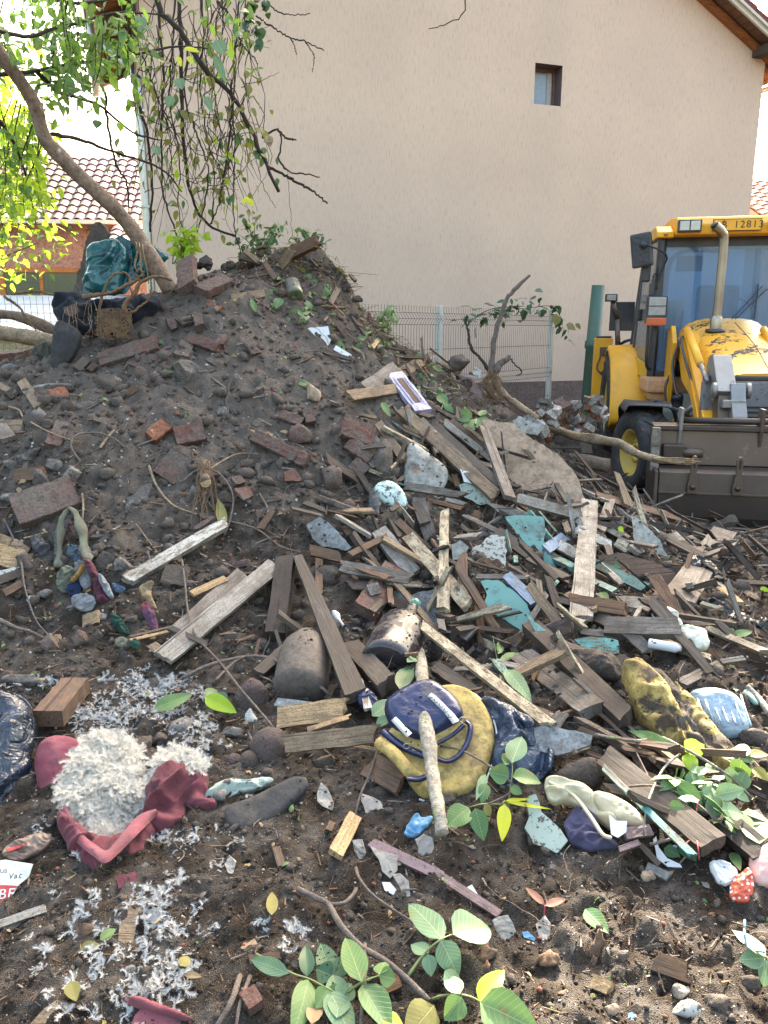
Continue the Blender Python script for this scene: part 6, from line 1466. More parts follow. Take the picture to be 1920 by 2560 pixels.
for x, y, w, h, m_, lb in [(262, 1402, 46, 62, 'rock', 'smooth brown oval stone right of the strap'), (308, 1415, 46, 40, 'conc', 'grey speckled stone right of the brown oval stone'), (250, 1366, 26, 22, 'rock', 'small dark stone above the oval stone'), (108, 1485, 42, 22, 'conc', 'flat grey stone left of the knotted clothes'), (78, 1500, 22, 24, 'plas', 'small white plaster lump at the left'), (670, 1555, 22, 20, 'conc', 'round white pebble left of the charred post'), (662, 1625, 36, 22, 'plasg', 'pale green white stone left of the dust covered jar'), (22, 1696, 34, 42, 'brick', 'small red brick chip by the black bag'), (35, 1430, 30, 30, 'conc', 'pale pebble under the tan boards'),
                       (675, 1870, 84, 86, 'rockw', 'largest round stone right of the feather pile'), (622, 1905, 42, 46, 'rockw', 'middle round stone right of the feather pile'), (585, 1905, 34, 36, 'rockw', 'smallest round stone right of the feather pile'), (450, 1815, 62, 52, 'conc', 'rough grey lump among the feathers'), (350, 1870, 60, 56, 'rock', 'brown clod beside the feather filled cover'), (400, 1848, 50, 40, 'rock', 'brown clod between the lumps in the feathers'),
                       (585, 1830, 56, 34, 'conc', 'pale stone near the round stones'), (515, 1840, 36, 30, 'conc', 'small pale stone above the burgundy cloth end'), (628, 1795, 30, 40, 'plas', 'white stone chip left of the split board'), (690, 1900, 30, 20, 'rock', 'dark clod below the largest round stone'), (815, 1905, 60, 50, 'rock', 'dark clod below the split board'), (880, 1660, 60, 60, 'rock', 'brown stone left of the short dark beam'), (545, 1990, 58, 34, 'conc', 'grey stone chip on the burgundy cloth end'),
                       (60, 1700, 90, 30, 'conc', 'pale dusty patch of mortar left of the wood block'), (1450, 1935, 120, 84, 'rock', 'large dark boulder under the grey flat board'), (1195, 1318, 52, 74, 'orange', 'upright chunk of rotten orange wood'), (830, 1200, 60, 70, 'brickd', 'broken dusty brick left of the enamel disc')]:
    K2(x, y, w, h, m_, lb, facet=.3 if m_ != 'rockw' else .08, amp=.16 if m_ != 'rockw' else .10)
K2(60, 1410, 50, 40, 'rock', 'earth clod under the tan boards', amp=.3)
# tan boards at the left edge
S([(-20, 1350), (40, 1372), (62, 1375), (98, 1438), (45, 1425), (-20, 1408)], 'fresh', 'large flat tan board at the left edge', .012, .06)
S([(-20, 1325), (5, 1335), (34, 1345), (22, 1365), (-20, 1358)], 'fresh', 'small tan board piece on top of the large flat one', .01, .08)
S([(22, 1368), (38, 1345), (76, 1370), (64, 1390)], 'tan', 'dusty board piece leaning on the large flat tan board', .01, .085)
P(-20, 1462, 60, 1432, 20, 'char', 'dark beam edge under the tan boards', l0=.04, t=.04); P(10, 1484, 58, 1458, 18, 'brownw', 'short brown board below the dark beam edge', l0=.04); S([(-20, 1428), (48, 1418), (22, 1440), (-20, 1448)], 'plas', 'white edged scrap under the large tan board', .006, .055)
G([(60, 1346, .05), (90, 1338, .05), (118, 1330, .04)], .006, .004, 'fresh', 'short straight stick above the dusty grey cloth')
G([(10, 1298, .04), (30, 1338, .07), (52, 1400, .09), (62, 1470, .07), (90, 1550, .05), (130, 1597, .02)], .007, .003, 'twig', 'long curved twig falling over the tan boards')
G([(-10, 1545, .03), (38, 1568, .04), (75, 1578, .04), (110, 1594, .03)], .010, .004, 'twig', 'grey twig at the left edge above the black bag')
G([(205, 1235, .03), (208, 1270, .05), (204, 1320, .03)], .007, .005, 'deadw', 'short twig standing right of the strap loop')
G([(455, 1400, .08), (463, 1460, .10), (470, 1530, .12), (490, 1590, .12), (545, 1650, .12), (600, 1720, .13), (660, 1790, .12), (722, 1868, .08)], .0055, .004, 'twig', 'very long thin vine hanging down the heap across the middle')
G([(455, 1696, .05), (510, 1668, .07), (570, 1650, .09), (640, 1640, .10), (700, 1655, .11), (760, 1680, .12), (800, 1715, .10), (825, 1738, .06)], .009, .006, 'twig', 'arched grey twig in front of the dust covered jar')
G([(540, 1700, .05), (580, 1660, .08), (610, 1642, .09)], .007, .005, 'twig', 'side twig below the arched grey twig')
G([(340, 1310, .03), (370, 1350, .05), (400, 1390, .03)], .004, .003, 'deadw', 'small thin straw twig above the white pole')
P(118, 1800, 190, 1712, 60, 'brownw', 'chunky brown wood block on the ground left of the feathers', t=.07, l0=.07, jag=.01, roll=-12)
# feathers cover, black bag, sole
M['redc'] = m_cloth('faded_red_cover', (.15, .045, .056), (.075, .024, .030), dirt=.35, fuzz=.7); M['redl'] = m_cloth('pink_red_cloth', (.24, .085, .098), (.15, .045, .056), dirt=.3, fuzz=.8)
M['redf'] = m_cloth('faded_pinkish_cover', (.23, .085, .10), (.14, .035, .05), dirt=.2); M['bagn'] = m_plastic('navy_black_plastic', (.014, .018, .028), .16, .15, wr=.9, b=(.02, .03, .05))
M['fluff'] = m_stone('matted_white_feathers', (.58, .54, .47), (.38, .34, .28), (.2, .15, .11), 26, .1, .9, .95, camt=.3)
B([(84, 1900), (98, 1855), (140, 1836), (200, 1848), (215, 1880), (190, 1960), (160, 2040), (120, 2010), (90, 1960)], 'redf', 'rounded back end of the torn red pillow cover', .10, .03, amp=.02, sc=.2, edge=.10, name='pillow_cover', cat='pillow cover')
B([(365, 1960), (400, 1925), (425, 1898), (480, 1925), (512, 1925), (520, 1975), (560, 2010), (520, 2032), (480, 2025), (455, 2000), (470, 2040), (440, 2075), (400, 2090), (350, 2060)], 'redc', 'crumpled right part of the torn red pillow cover', .05, .03, amp=.05, sc=.10, ridge=.75, edge=.05, res=60, name='pillow_cover', cat='pillow cover', dirf=.9)
B([(140, 2040), (170, 2030), (260, 2120), (380, 2020), (395, 2080), (372, 2110), (352, 2180), (300, 2215), (225, 2200), (185, 2155), (160, 2100)], 'redc', 'dark wrinkled lower side of the torn red pillow cover', .05, .02, amp=.04, sc=.09, ridge=.7, edge=.06, res=60, name='pillow_cover', cat='pillow cover', dirf=1.4)
B([(150, 1950), (180, 1890), (230, 1850), (300, 1845), (350, 1880), (360, 1940), (395, 1990), (380, 2040), (320, 2100), (262, 2138), (222, 2120), (180, 2060), (155, 2000)], 'fluff', 'heap of matted white feathers bursting from the red cover', .05, .07, amp=.05, sc=.07, ridge=.35, edge=.07, res=70, name='feather_heap', cat='feather heap')
B([(370, 1915), (400, 1885), (440, 1872), (490, 1885), (518, 1920), (505, 1950), (470, 1945), (430, 1955), (395, 1950)], 'fluff', 'smaller tuft of matted feathers on the right fold of the red cover', .03, .12, amp=.04, sc=.06, ridge=.4, edge=.05, name='feather_tuft', cat='feather tuft')
rim = [(160, 1960), (146, 2010), (158, 2060), (190, 2105), (232, 2140), (264, 2158), (300, 2130), (340, 2090), (372, 2058), (396, 2034)]
L1 = [pt(x, y, .12) for x, y in rim]
def ribbon(name, A, Bp, m, label, cat, th=.004, amp=.004):
    V = []; Fc = []; n = len(A); k_ = 4
    for i in range(n):
        for q in range(k_+1):
            f = q/k_; p = A[i].lerp(Bp[i], f); p = p+(EYE-p).normalized()*(.018*math.sin(math.pi*f)+R.uniform(-1, 1)*amp); V.append(p)
    for i in range(n-1):
        for q in range(k_): a = i*(k_+1)+q; Fc.append((a, a+1, a+k_+2, a+k_+1))
    N = len(V); V += [p-(EYE-p).normalized()*th for p in V]; Fc += [tuple(N+q for q in f[::-1]) for f in Fc]
    c = V[0].copy(); return meshobj(name, [v-c for v in V], Fc, M[m], None, True, loc=c, label=label, cat=cat)
_in = [(176, 1955), (166, 2005), (182, 2050), (212, 2090), (245, 2115), (266, 2126), (288, 2105), (320, 2065), (352, 2035), (390, 2022)]
sA = smooth_path([pt(x, y, .10) for x, y in rim], 40); sB = smooth_path([pt(x, y, .135) for x, y in _in], 40)
ribbon('cover_rim', sA, sB, 'redl', 'lighter folded red rim along the lower mouth of the pillow cover', 'cover rim')
S([(290, 2190), (340, 2180), (342, 2200), (325, 2212), (296, 2222)], 'redc', 'little red cloth corner below the pillow cover', .004, .02, jag=.003, name='cloth', cat='cloth')
B([(-30, 1730), (35, 1735), (72, 1755), (92, 1800), (90, 1850), (78, 1905), (86, 1950), (70, 2010), (30, 2055), (-30, 2080)], 'bagn', 'shiny navy black plastic bag at the left edge', .10, .05, amp=.05, sc=.15, ridge=.75, edge=.10, res=60, name='plastic_bag', cat='bag', dirf=1.1)
B([(-30, 1722), (30, 1728), (75, 1748), (94, 1795), (80, 1790), (60, 1765), (20, 1750), (-30, 1752)], 'bagn', 'folded dark rim on top of the navy black bag', .03, .14, amp=.01, edge=.03, name='plastic_bag', cat='bag')
B([(558, 2045), (566, 2012), (620, 1998), (680, 1968), (735, 1940), (768, 1942), (772, 1968), (730, 2008), (690, 2045), (640, 2070), (580, 2076)], 'rubber', 'old dark shoe sole lying right of the red cover', .012, .03, amp=.006, sc=.3, edge=.02, name='shoe_sole', cat='shoe sole')
B([(510, 1975), (560, 1950), (620, 1945), (690, 1940), (680, 1958), (600, 1985), (540, 2000), (512, 1998)], 'plasg', 'torn greenish lining beside the shoe sole', .012, .04, amp=.02, ridge=.6, edge=.03, name='lining', cat='lining')
# packet with print, bottom left
M['pkt'] = m_plastic('white_red_packet', (.62, .64, .60), .35, .2, wr=.4); M['pktr'] = m_plastic('red_packet_print', (.45, .05, .04), .35, .2, wr=.4); M['pktb'] = m_plastic('brown_packet', (.20, .13, .09), .4, .5, wr=.4)
pk = S([(-40, 2148), (40, 2152), (82, 2160), (72, 2192), (48, 2212), (24, 2248), (-8, 2275), (-40, 2280)], 'pkt', 'torn white and red printed food packet at the left edge', .004, .05, name='food_packet', cat='packet', jag=.004, n=Vector((.1, -.6, .8)))
pkm = pk.matrix_world.copy()
def onpk(px, py, off):
    d = ray(px, py); n = Vector(pkm.col[2][:3]); p = Vector(pkm.col[3][:3]); w = EYE+d*((p-EYE).dot(n)/d.dot(n)); q = pkm.inverted()@w; return (q.x, q.y, off)
V = [onpk(*q, .0015) for q in [(-40, 2212), (44, 2214), (24, 2246), (-8, 2272), (-40, 2276)]]; meshobj('red_band', V, [tuple(range(5))], M['pktr'], pk)
text('print', 'LIBE', .040, 'pkt', pk, onpk(-4, 2238, .003), (0, 0, rad(6)), .0004); text('print', 'Vac', .022, 'ink', pk, onpk(40, 2190, .002), (0, 0, rad(6)), .0004); text('print', 'TUS', .018, 'pktb', pk, onpk(6, 2178, .002), (0, 0, rad(6)), .0004)
B([(0, 2130), (40, 2095), (120, 2078), (136, 2100), (100, 2130), (60, 2152), (10, 2146)], 'pktb', 'dirty brown packet with a red stripe above the printed packet', .01, .06, amp=.015, ridge=.5, name='packet', cat='packet')
P(14, 2128, 118, 2092, 7, 'pktr', 'thin red stripe fold on the dirty brown packet', t=.004, l0=.085, name='stripe', cat='stripe')
P(-20, 2318, 118, 2270, 17, 'greyl', 'narrow pale wooden strip at the left edge near the bottom', l0=.03, t=.012); P(-20, 2355, 60, 2300, 9, 'grey', 'thin grey stick under the narrow pale strip', l0=.02)
S([(300, 2492), (345, 2494), (405, 2516), (492, 2552), (495, 2580), (320, 2580), (335, 2540), (352, 2520)], 'redl', 'folded pink red cloth at the bottom edge', .01, .03, jag=.003, name='cloth', cat='cloth')
B([(310, 2495), (345, 2488), (400, 2508), (496, 2550), (470, 2552), (390, 2530)], 'redl', 'raised hem of the pink red cloth at the bottom edge', .015, .04, amp=.006, edge=.02, name='cloth_hem', cat='cloth hem')

_n = bpy.data.objects
adopt(_n['pillow_cover'], [_n['pillow_cover.001'], _n['pillow_cover.002'], _n['cover_rim'], _n['feather_heap']]); _n['pillow_cover']['label'] = 'torn red pillow cover spilling white feathers on the left foreground'
_n['pillow_cover.001'].name = 'cover_fold'; _n['pillow_cover.002'].name = 'cover_side'
adopt(_n['plastic_bag'], [_n['plastic_bag.001']]); _n['plastic_bag.001'].name = 'bag_rim'; adopt(_n['packet'], [_n['stripe']])
adopt(_n['cloth_hem'].parent or [o for o in _n if o.get('label') == 'folded pink red cloth at the bottom edge'][0], [_n['cloth_hem']])
# ---------------------------------------------------------------- right part of the heap
B([(932, 1222), (945, 1206), (965, 1200), (988, 1206), (1010, 1228), (1021, 1255), (1018, 1278), (1000, 1270), (965, 1262), (942, 1245)], 'enam', 'chipped pale green enamel lid in the middle right', .025, .08, amp=.004, edge=.05, name='enamel_lid', cat='enamel lid')
B([(925, 1218), (938, 1222), (948, 1255), (946, 1292), (935, 1288), (920, 1262)], 'greyc', 'grey rag hanging left of the enamel lid', .02, .10, amp=.02, ridge=.7, dirf=1.4)
B([(1018, 1112), (1036, 1105), (1075, 1135), (1110, 1160), (1124, 1184), (1112, 1222), (1075, 1262), (1040, 1250), (1010, 1236), (1010, 1170)], 'lino', 'curved grey green sheet of lino left of the long planks', .035, .10, amp=.008, sc=.3, edge=.18, name='lino_sheet', cat='lino sheet')
for q in [(1000, 1022, 1245, 1245, 32, 'tan', 'longest splintered tan plank running down to the chipboard', .16, 0), (1045, 1045, 1250, 1240, 20, 'grey', 'grey plank just right of the longest tan plank', .14, 0), (1075, 1052, 1262, 1225, 20, 'greyd', 'dark grey plank in the fan of long planks', .15, 0), (1105, 1052, 1262, 1175, 17, 'greyl', 'narrow pale edge plank in the fan of long planks', .15, 0),
          (1118, 1058, 1215, 1130, 34, 'brownw', 'broad brown bark board at the top right of the plank fan', .12, 8), (943, 1055, 1012, 1152, 22, 'tan', 'short tan plank left of the lino sheet', .10, 0), (1205, 1060, 1277, 1252, 24, 'grey', 'edge batten along the left side of the chipboard', .32, 0), (1203, 1062, 1232, 1140, 8, 'fresh', 'bright fresh edge on the batten beside the chipboard', .34, 0),
          (1288, 1245, 1456, 1292, 26, 'greyl', 'whitish batten along the bottom of the chipboard', .27, 0), (1040, 1255, 1063, 1312, 28, 'greyd', 'dark broken post below the lino sheet', .06, 0), (1133, 1180, 1148, 1225, 14, 'orange', 'little orange splinter right of the lino sheet', .12, 0), (1240, 1330, 1330, 1390, 30, 'greyd', 'dark mossy bar left of the upper turquoise sheet', .10, 0),
          (1318, 1395, 1420, 1448, 20, 'greyd', 'dark bar under the big upright grey board', .10, 0), (1185, 1441, 1318, 1444, 12, 'grey', 'thin horizontal lath under the plaster chunk', .12, 0), (1018, 1338, 1176, 1520, 33, 'cream', 'flaking cream bar running down to the centre right', .12, 0), (1112, 1272, 1108, 1470, 22, 'cream', 'upright splintered cream stick over the flaking bar', .20, 0), (1110, 1440, 1108, 1536, 30, 'cream', 'thick lower end of the upright cream stick', .18, 0),
          (1150, 1460, 1165, 1530, 26, 'tan', 'short broken stub right of the cream stick', .08, 0), (990, 1300, 1075, 1380, 20, 'brownw', 'brown rotten bar left of the cream bar', .07, 0), (1265, 1438, 1342, 1512, 28, 'bluew', 'blue painted board beside the big turquoise sheet', .12, 0), (1360, 1378, 1412, 1342, 26, 'navyw' if 'navyw' in M else 'bluew', 'short dark blue board in the wood jumble', .10, 0),
          (1395, 1362, 1446, 1390, 26, 'white', 'white and turquoise flaking board end in the jumble', .13, 0), (1384, 1396, 1444, 1424, 24, 'turqd', 'turquoise bar left of the big upright board', .08, 0), (1478, 1405, 1622, 1475, 24, 'turq', 'long turquoise bar right of the big upright board', .11, 0), (1478, 1452, 1540, 1480, 18, 'turq', 'short turquoise bar below the long one', .08, 0), (1365, 1480, 1392, 1450, 16, 'turqd', 'small turquoise stick in the shadow under the blue board', .05, 0),
          (1474, 1252, 1452, 1550, 44, 'greyl', 'big upright pale grey board in the wood jumble', .20, 0), (1528, 1246, 1500, 1330, 22, 'grey', 'narrow grey board right behind the big upright one', .16, 0), (1440, 1325, 1530, 1365, 22, 'white', 'whitish board end right of the upright boards', .15, 0), (1532, 1350, 1575, 1372, 30, 'cream', 'pale chipped board block right of the jumble', .15, 0),
          (1580, 1378, 1705, 1342, 30, 'greyl', 'short pale board with rotten tip in the right jumble', .19, 0), (1692, 1505, 1812, 1330, 58, 'grey', 'wide grey board leaning at the right', .16, 0), (1480, 1238, 1725, 1305, 22, 'brownw', 'long dark plank lying before the front wheel', .10, 0), (1560, 1290, 1770, 1400, 18, 'greyd', 'dark weathered lath under the bucket edge', .10, 0),
          (1500, 1330, 1540, 1420, 16, 'greyd', 'thin dark stick behind the short pale board', .10, 0), (1430, 1275, 1560, 1345, 14, 'greyl', 'thin pale lath behind the upright boards', .10, 0), (1385, 1200, 1420, 1260, 12, 'greyd', 'small stick right of the chipboard', .08, 0), (1410, 1300, 1425, 1340, 14, 'tan', 'small tan splinter left of the big upright board', .16, 0),
          (1408, 1500, 1585, 1528, 34, 'orange', 'rotten orange wood beam in front of the upright boards', .16, 0), (1510, 1568, 1705, 1572, 44, 'grey', 'thick silvery grey beam at the right', .16, 0), (1485, 1540, 1530, 1560, 30, 'greyd', 'dark broken end left of the silvery beam', .12, 0), (1322, 1560, 1575, 1808, 44, 'char', 'long black wet beam crossing the lower right', .17, 0), (1300, 1640, 1488, 1785, 58, 'grey', 'thick grey beam with dusty top beside the black beam', .14, 0),
          (1036, 1550, 1384, 1822, 26, 'cream', 'very long narrow tan bar pointing to the lower right', .22, 0), (1285, 1752, 1392, 1792, 14, 'tan', 'short tan splint under the very long narrow bar', .14, 0), (1085, 1665, 1200, 1745, 34, 'greyd', 'dark broken plank below the very long narrow bar', .09, 0), (1360, 1530, 1345, 1450, 14, 'greyd', 'dark twig like stick under the blue painted board', .10, 0),
          (1700, 1712, 1802, 1662, 24, 'grey', 'small grey board above the clear jug', .05, 0), (1800, 1655, 1862, 1645, 12, 'greyl', 'tiny pale splint right of the small grey board', .04, 0), (1740, 1560, 1925, 1635, 16, 'cream', 'long thin pale lath at the right edge', .06, 0), (1620, 1480, 1740, 1545, 24, 'brownw', 'dark brown plank under the wide grey board', .06, 0),
          (1500, 1888, 1800, 2128, 58, 'greyd', 'heavy dark beam with torn pale end at the lower right', .12, 0), (1785, 2035, 1930, 2160, 50, 'char', 'second heavy dark beam at the right edge', .10, 0), (1504, 1914, 1745, 2150, 15, 'turqd', 'long thin turquoise stick on the heavy dark beam', .19, 0), (1560, 2085, 1630, 2075, 24, 'redw', 'small dark red board near the paper tag', .10, 0), (1545, 2125, 1600, 2105, 12, 'redw', 'thin dark red stick under the small board', .08, 0),
          (1615, 2165, 1675, 2195, 18, 'slate', 'small grey green strip on the earth', .03, 0), (1600, 2110, 1650, 2165, 12, 'greyd', 'dark sliver behind the grey green strip', .04, 0), (925, 2105, 1110, 2195, 22, 'redw', 'upper part of the reddish grey batten half buried in earth', .03, 0), (1100, 2190, 1255, 2290, 19, 'redw', 'lower part of the reddish grey batten half buried in earth', .02, 0),
          (836, 2142, 888, 2040, 34, 'fresh', 'short yellow sawn block standing tilted in the lower middle', .06, 10), (818, 2085, 835, 2050, 16, 'orange', 'small orange chip behind the yellow sawn block', .04, 0), (690, 2118, 705, 2168, 18, 'brownw', 'dark brown stick left of the yellow sawn block', .02, 0), (600, 2382, 650, 2350, 16, 'tan', 'little tan stick above the left leaf sprig', .02, 0),
          (1810, 2075, 1930, 2050, 40, 'cream', 'pale board piece at the right edge behind leaves', .08, 0), (1610, 1530, 1650, 1500, 14, 'greyd', 'small dark stick above the silvery beam', .12, 0), (1820, 1430, 1880, 1415, 10, 'orange', 'splintered orange slat at the far right', .06, 0), (1790, 1440, 1900, 1500, 12, 'tan', 'bundle slat at the far right below the wide board', .06, 0), (1800, 1470, 1850, 1510, 18, 'fresh', 'fresh splintered chunk at the far right', .06, 0)]:
    x0, y0, x1, y1, w, m_, lb, l_, rl = q; d_ = m_ in ('char',) or w > 38
    P(x0, y0, x1, y1, w, m_, lb, l0=l_, roll=rl, t=.05 if d_ and m_ != 'greyl' else None, jag=(.05, .06) if m_ in ('orange', 'char', 'tan', 'cream') else None)
P(690, 1795, 880, 1770, 52, 'fresh', 'upper half of the freshly split tan board', t=.02, l0=.13, jag=(.01, .09), k=.7)
P(700, 1862, 965, 1832, 42, 'tan', 'lower half of the freshly split tan board', t=.022, l0=.16, jag=(.02, .07), k=.8)
P(735, 1868, 820, 1822, 16, 'fresh', 'long splinter between the split board halves', l0=.18, jag=(.01, .06)) if False else P(765, 1826, 895, 1785, 12, 'fresh', 'long raised splinter on the freshly split board', l0=.175, jag=(.01, .06))
P(850, 1858, 1030, 1888, 8, 'tan', 'thin wooden sliver below the freshly split board', l0=.10)
P(920, 1910, 1015, 1960, 64, 'brownw', 'brown curved shard of wood under the yellow cushion', t=.02, l0=.06, jag=(.03, .05))
# sheets
M['chip'] = M['board']
S([(1205, 1048), (1240, 1052), (1284, 1059), (1318, 1088), (1365, 1117), (1400, 1140), (1435, 1180), (1452, 1215), (1464, 1250), (1456, 1276), (1380, 1262), (1284, 1244), (1250, 1175), (1226, 1110)], 'board', 'large broken tan chipboard panel on the right slope', .02, .27, jag=.006)
S([(1278, 1042), (1300, 1040), (1360, 1066), (1344, 1088), (1298, 1082)], 'lino', 'grey sheet fragment above the chipboard', .008, .31)
S([(1298, 1048), (1322, 1036), (1362, 1064), (1340, 1088), (1318, 1070)], 'slate', 'small flat slate behind the chipboard top', .01, .33)
S([(1262, 1292), (1300, 1288), (1358, 1292), (1364, 1330), (1360, 1352), (1372, 1378), (1392, 1422), (1345, 1396), (1305, 1350)], 'turqs', 'upper turquoise painted sheet in the right heap', .008, .15)
S([(1202, 1452), (1216, 1448), (1244, 1450), (1290, 1482), (1318, 1510), (1334, 1546), (1336, 1596), (1296, 1572), (1262, 1548), (1222, 1530), (1210, 1510), (1218, 1488)], 'turqs', 'largest turquoise painted sheet in the right heap', .008, .16)
S([(1318, 1535), (1360, 1572), (1410, 1598), (1450, 1622), (1456, 1642), (1432, 1648), (1390, 1620), (1340, 1580)], 'turqs', 'narrow turquoise sheet under the black beam', .008, .15)
S([(1436, 1598), (1480, 1590), (1545, 1600), (1548, 1632), (1500, 1646), (1460, 1625)], 'turqd', 'earthy green painted shard in front of the silvery beam', .012, .12)
S([(1148, 1212), (1165, 1205), (1200, 1225), (1232, 1258), (1200, 1262), (1155, 1240)], 'plasg', 'pale turquoise shard right of the lino sheet', .008, .13)
S([(1150, 1172), (1182, 1182), (1194, 1212), (1160, 1204)], 'enamw', 'small white enamel shard right of the lino sheet', .006, .16)
S([(1212, 1255), (1290, 1272), (1345, 1290), (1330, 1300), (1250, 1282)], 'greyl', 'narrow pale flake above the upper turquoise sheet', .01, .16)
S([(1180, 1370), (1200, 1362), (1215, 1345), (1240, 1336), (1262, 1342), (1266, 1400), (1262, 1440), (1200, 1440), (1172, 1412)], 'plas', 'thick speckled plaster chunk in the middle right', .05, .10, jag=.008)
S([(996, 1490), (1030, 1486), (1095, 1470), (1128, 1490), (1136, 1530), (1138, 1570), (1120, 1576), (1062, 1552), (1008, 1532)], 'slate', 'grey white broken panel behind the brown bottle', .012, .10, jag=.006)
S([(1128, 1362), (1150, 1350), (1172, 1368), (1160, 1395), (1132, 1400)], 'lino', 'small grey rag like sheet right of the cream stick', .006, .10)
S([(1495, 1388), (1560, 1382), (1640, 1408), (1692, 1430), (1682, 1480), (1650, 1486), (1580, 1465), (1500, 1438)], 'brownw', 'dark red brown panel behind the turquoise bars', .015, .08)
S([(1578, 1288), (1600, 1300), (1650, 1350), (1672, 1398), (1630, 1392), (1585, 1350)], 'lino', 'greyish triangular sheet behind the short pale board', .008, .12)
S([(1290, 1834), (1360, 1812), (1482, 1838), (1476, 1862), (1420, 1880), (1392, 1888), (1330, 1870)], 'slate', 'flat grey board under the very long narrow bar', .014, .10)
S([(1318, 1990), (1340, 1986), (1352, 2030), (1375, 2048), (1402, 2072), (1418, 2102), (1392, 2132), (1335, 2112), (1310, 2070), (1325, 2040)], 'plasg', 'broken pale green plaster chunk at the foot of the heap', .05, .05, jag=.006)
S([(1632, 2098), (1640, 2090), (1646, 2118), (1668, 2145), (1700, 2160), (1706, 2168), (1670, 2166), (1642, 2146)], 'china', 'curved white shell like shard near the red berries', .01, .05, name='shard', cat='shard')
# cushion, shoe, bags
M['foam'] = m_stone('yellow_foam_cushion', (.50, .38, .13), (.42, .30, .10), (.24, .17, .07), 7, .2, .35, .85, (.20, .15, .08), camt=.25); M['foamd'] = m_stone('earth_smeared_yellow_foam', (.50, .37, .12), (.40, .29, .09), (.09, .065, .045), 9, .35, .5, .85, (.06, .045, .035), camt=.62)
M['navyg'] = m_plastic('glossy_navy_vinyl', (.012, .020, .068), .3, .32, wr=.3, b=(.012, .018, .06)); M['wband'] = m_plastic('white_vinyl_band', (.62, .64, .64), .4, .12, wr=.15)
cush = B([(1102, 1722), (1142, 1720), (1186, 1738), (1218, 1775), (1235, 1816), (1238, 1862), (1226, 1911), (1206, 1960), (1177, 1995), (1142, 2008), (1090, 2008), (1050, 1994), (1024, 1960), (1000, 1920), (952, 1872), (960, 1848), (1020, 1780), (1060, 1740)], 'foam', 'round yellow foam cushion with dirt on it at the foot of the heap', .05, .115, amp=.004, sc=.3, edge=.025, res=70, name='foam_cushion', cat='cushion')
CP = plane_of(cush)
def oc(x, y, o=.052): return onpl(CP, x, y, o)
TB([oc(948, 1856, .05), oc(985, 1885, .07), oc(1020, 1925, .07), oc(1050, 1950, .04)], .022, .024, 'foam', n=16, sides=10, name='rolled_edge', label='x')
TB([oc(x, y, .012) for x, y in [(1150, 1720), (1190, 1738), (1222, 1774), (1239, 1818), (1242, 1862), (1229, 1914), (1208, 1964), (1178, 1999), (1142, 2012), (1090, 2012), (1048, 1998)]], .0035, .0035, 'wband', n=60, sides=6, knob=0, name='piping', label='x')
bag = B([(955, 1765), (985, 1738), (1030, 1712), (1072, 1702), (1105, 1718), (1145, 1750), (1163, 1790), (1150, 1808), (1090, 1840), (1048, 1856), (1010, 1838), (975, 1818)], 'navyg', 'glossy navy bag lying on the yellow cushion', .05, n=CP[1], pos=oc(1060, 1780, .045), amp=.004, sc=.15, edge=.045, res=60, name='vinyl_bag', cat='bag')
B([(880, 1720), (905, 1715), (935, 1730), (950, 1760), (930, 1780), (905, 1775)], 'navyg', 'small navy end of a bag left of the birch branch', .03, .10, amp=.01, ridge=.4, name='vinyl_bag', cat='bag')
def band(pp, w, m, off, name='band', flatn=True):
    A = []; Bq = []; path = smooth_path([oc(x, y, off) for x, y in pp], 24)
    for i, p in enumerate(path):
        t_ = (path[min(i+1, len(path)-1)]-path[max(i-1, 0)]).normalized(); s_ = t_.cross(CP[1]).normalized(); A.append(p-s_*w/2); Bq.append(p+s_*w/2)
    return ribbon(name, A, Bq, m, 'x', 'x', .003, .0003)
kids = [band([(1074, 1736), (1104, 1764), (1128, 1790), (1140, 1806)], .026, 'wband', .092), band([(984, 1796), (1006, 1820), (1024, 1838)], .024, 'wband', .088)]
kids += [TB([oc(1078+q*6+(5 if q % 2 else -6), 1741+q*6-(6 if q % 2 else -5), .112) for q in range(10)], .0012, .0012, 'ink', n=10, sides=4, name='stitching', knob=0)]
for x, y in ((1156, 1800), (1016, 1866)):
    c_ = oc(x, y, .085); kids.append(TB([c_+Vector((math.cos(t)*.010, 0, math.sin(t)*.010)) for t in [2*math.pi*s_/10 for s_ in range(11)]], .0024, .0024, 'steel', n=10, sides=5, knob=0, name='eyelet'))
kids += [band([(1162, 1800), (1176, 1816), (1170, 1852), (1150, 1885), (1120, 1903), (1090, 1892), (1078, 1866)], .019, 'navyg', .062, 'strap'), band([(1160, 1812), (1130, 1838), (1088, 1862)], .016, 'navyg', .066, 'strap'), band([(955, 1826), (1000, 1862), (1050, 1885), (1075, 1892)], .028, 'navyg', .06, 'strap'), band([(1018, 1946), (1045, 1948), (1066, 1942)], .022, 'navyg', .098, 'strap')]
adopt(bag, kids); adopt(cush, [bpy.data.objects['rolled_edge'], bpy.data.objects['piping']])
TB([pt(1040, 1570, .20), pt(1050, 1640, .22), pt(1058, 1720, .25), pt(1062, 1800, .27), pt(1075, 1880, .26), pt(1085, 1960, .23), pt(1098, 2030, .20), pt(1106, 2085, .16)], .027, .022, 'lich', 'lichen covered birch branch lying over the yellow cushion', n=50, sides=12, knob=.16, jit=.002)
G([(1070, 1850, .26), (1078, 1870, .25), (1092, 1866, .24)], .006, .004, 'lich', 'short side stub of the birch branch')
TB([pt(1030, 1530, .20), pt(1032, 1560, .21), pt(1050, 1590, .22), pt(1062, 1630, .20)], .006, .005, 'vine', 'dark twig winding round the bottle neck', n=16)
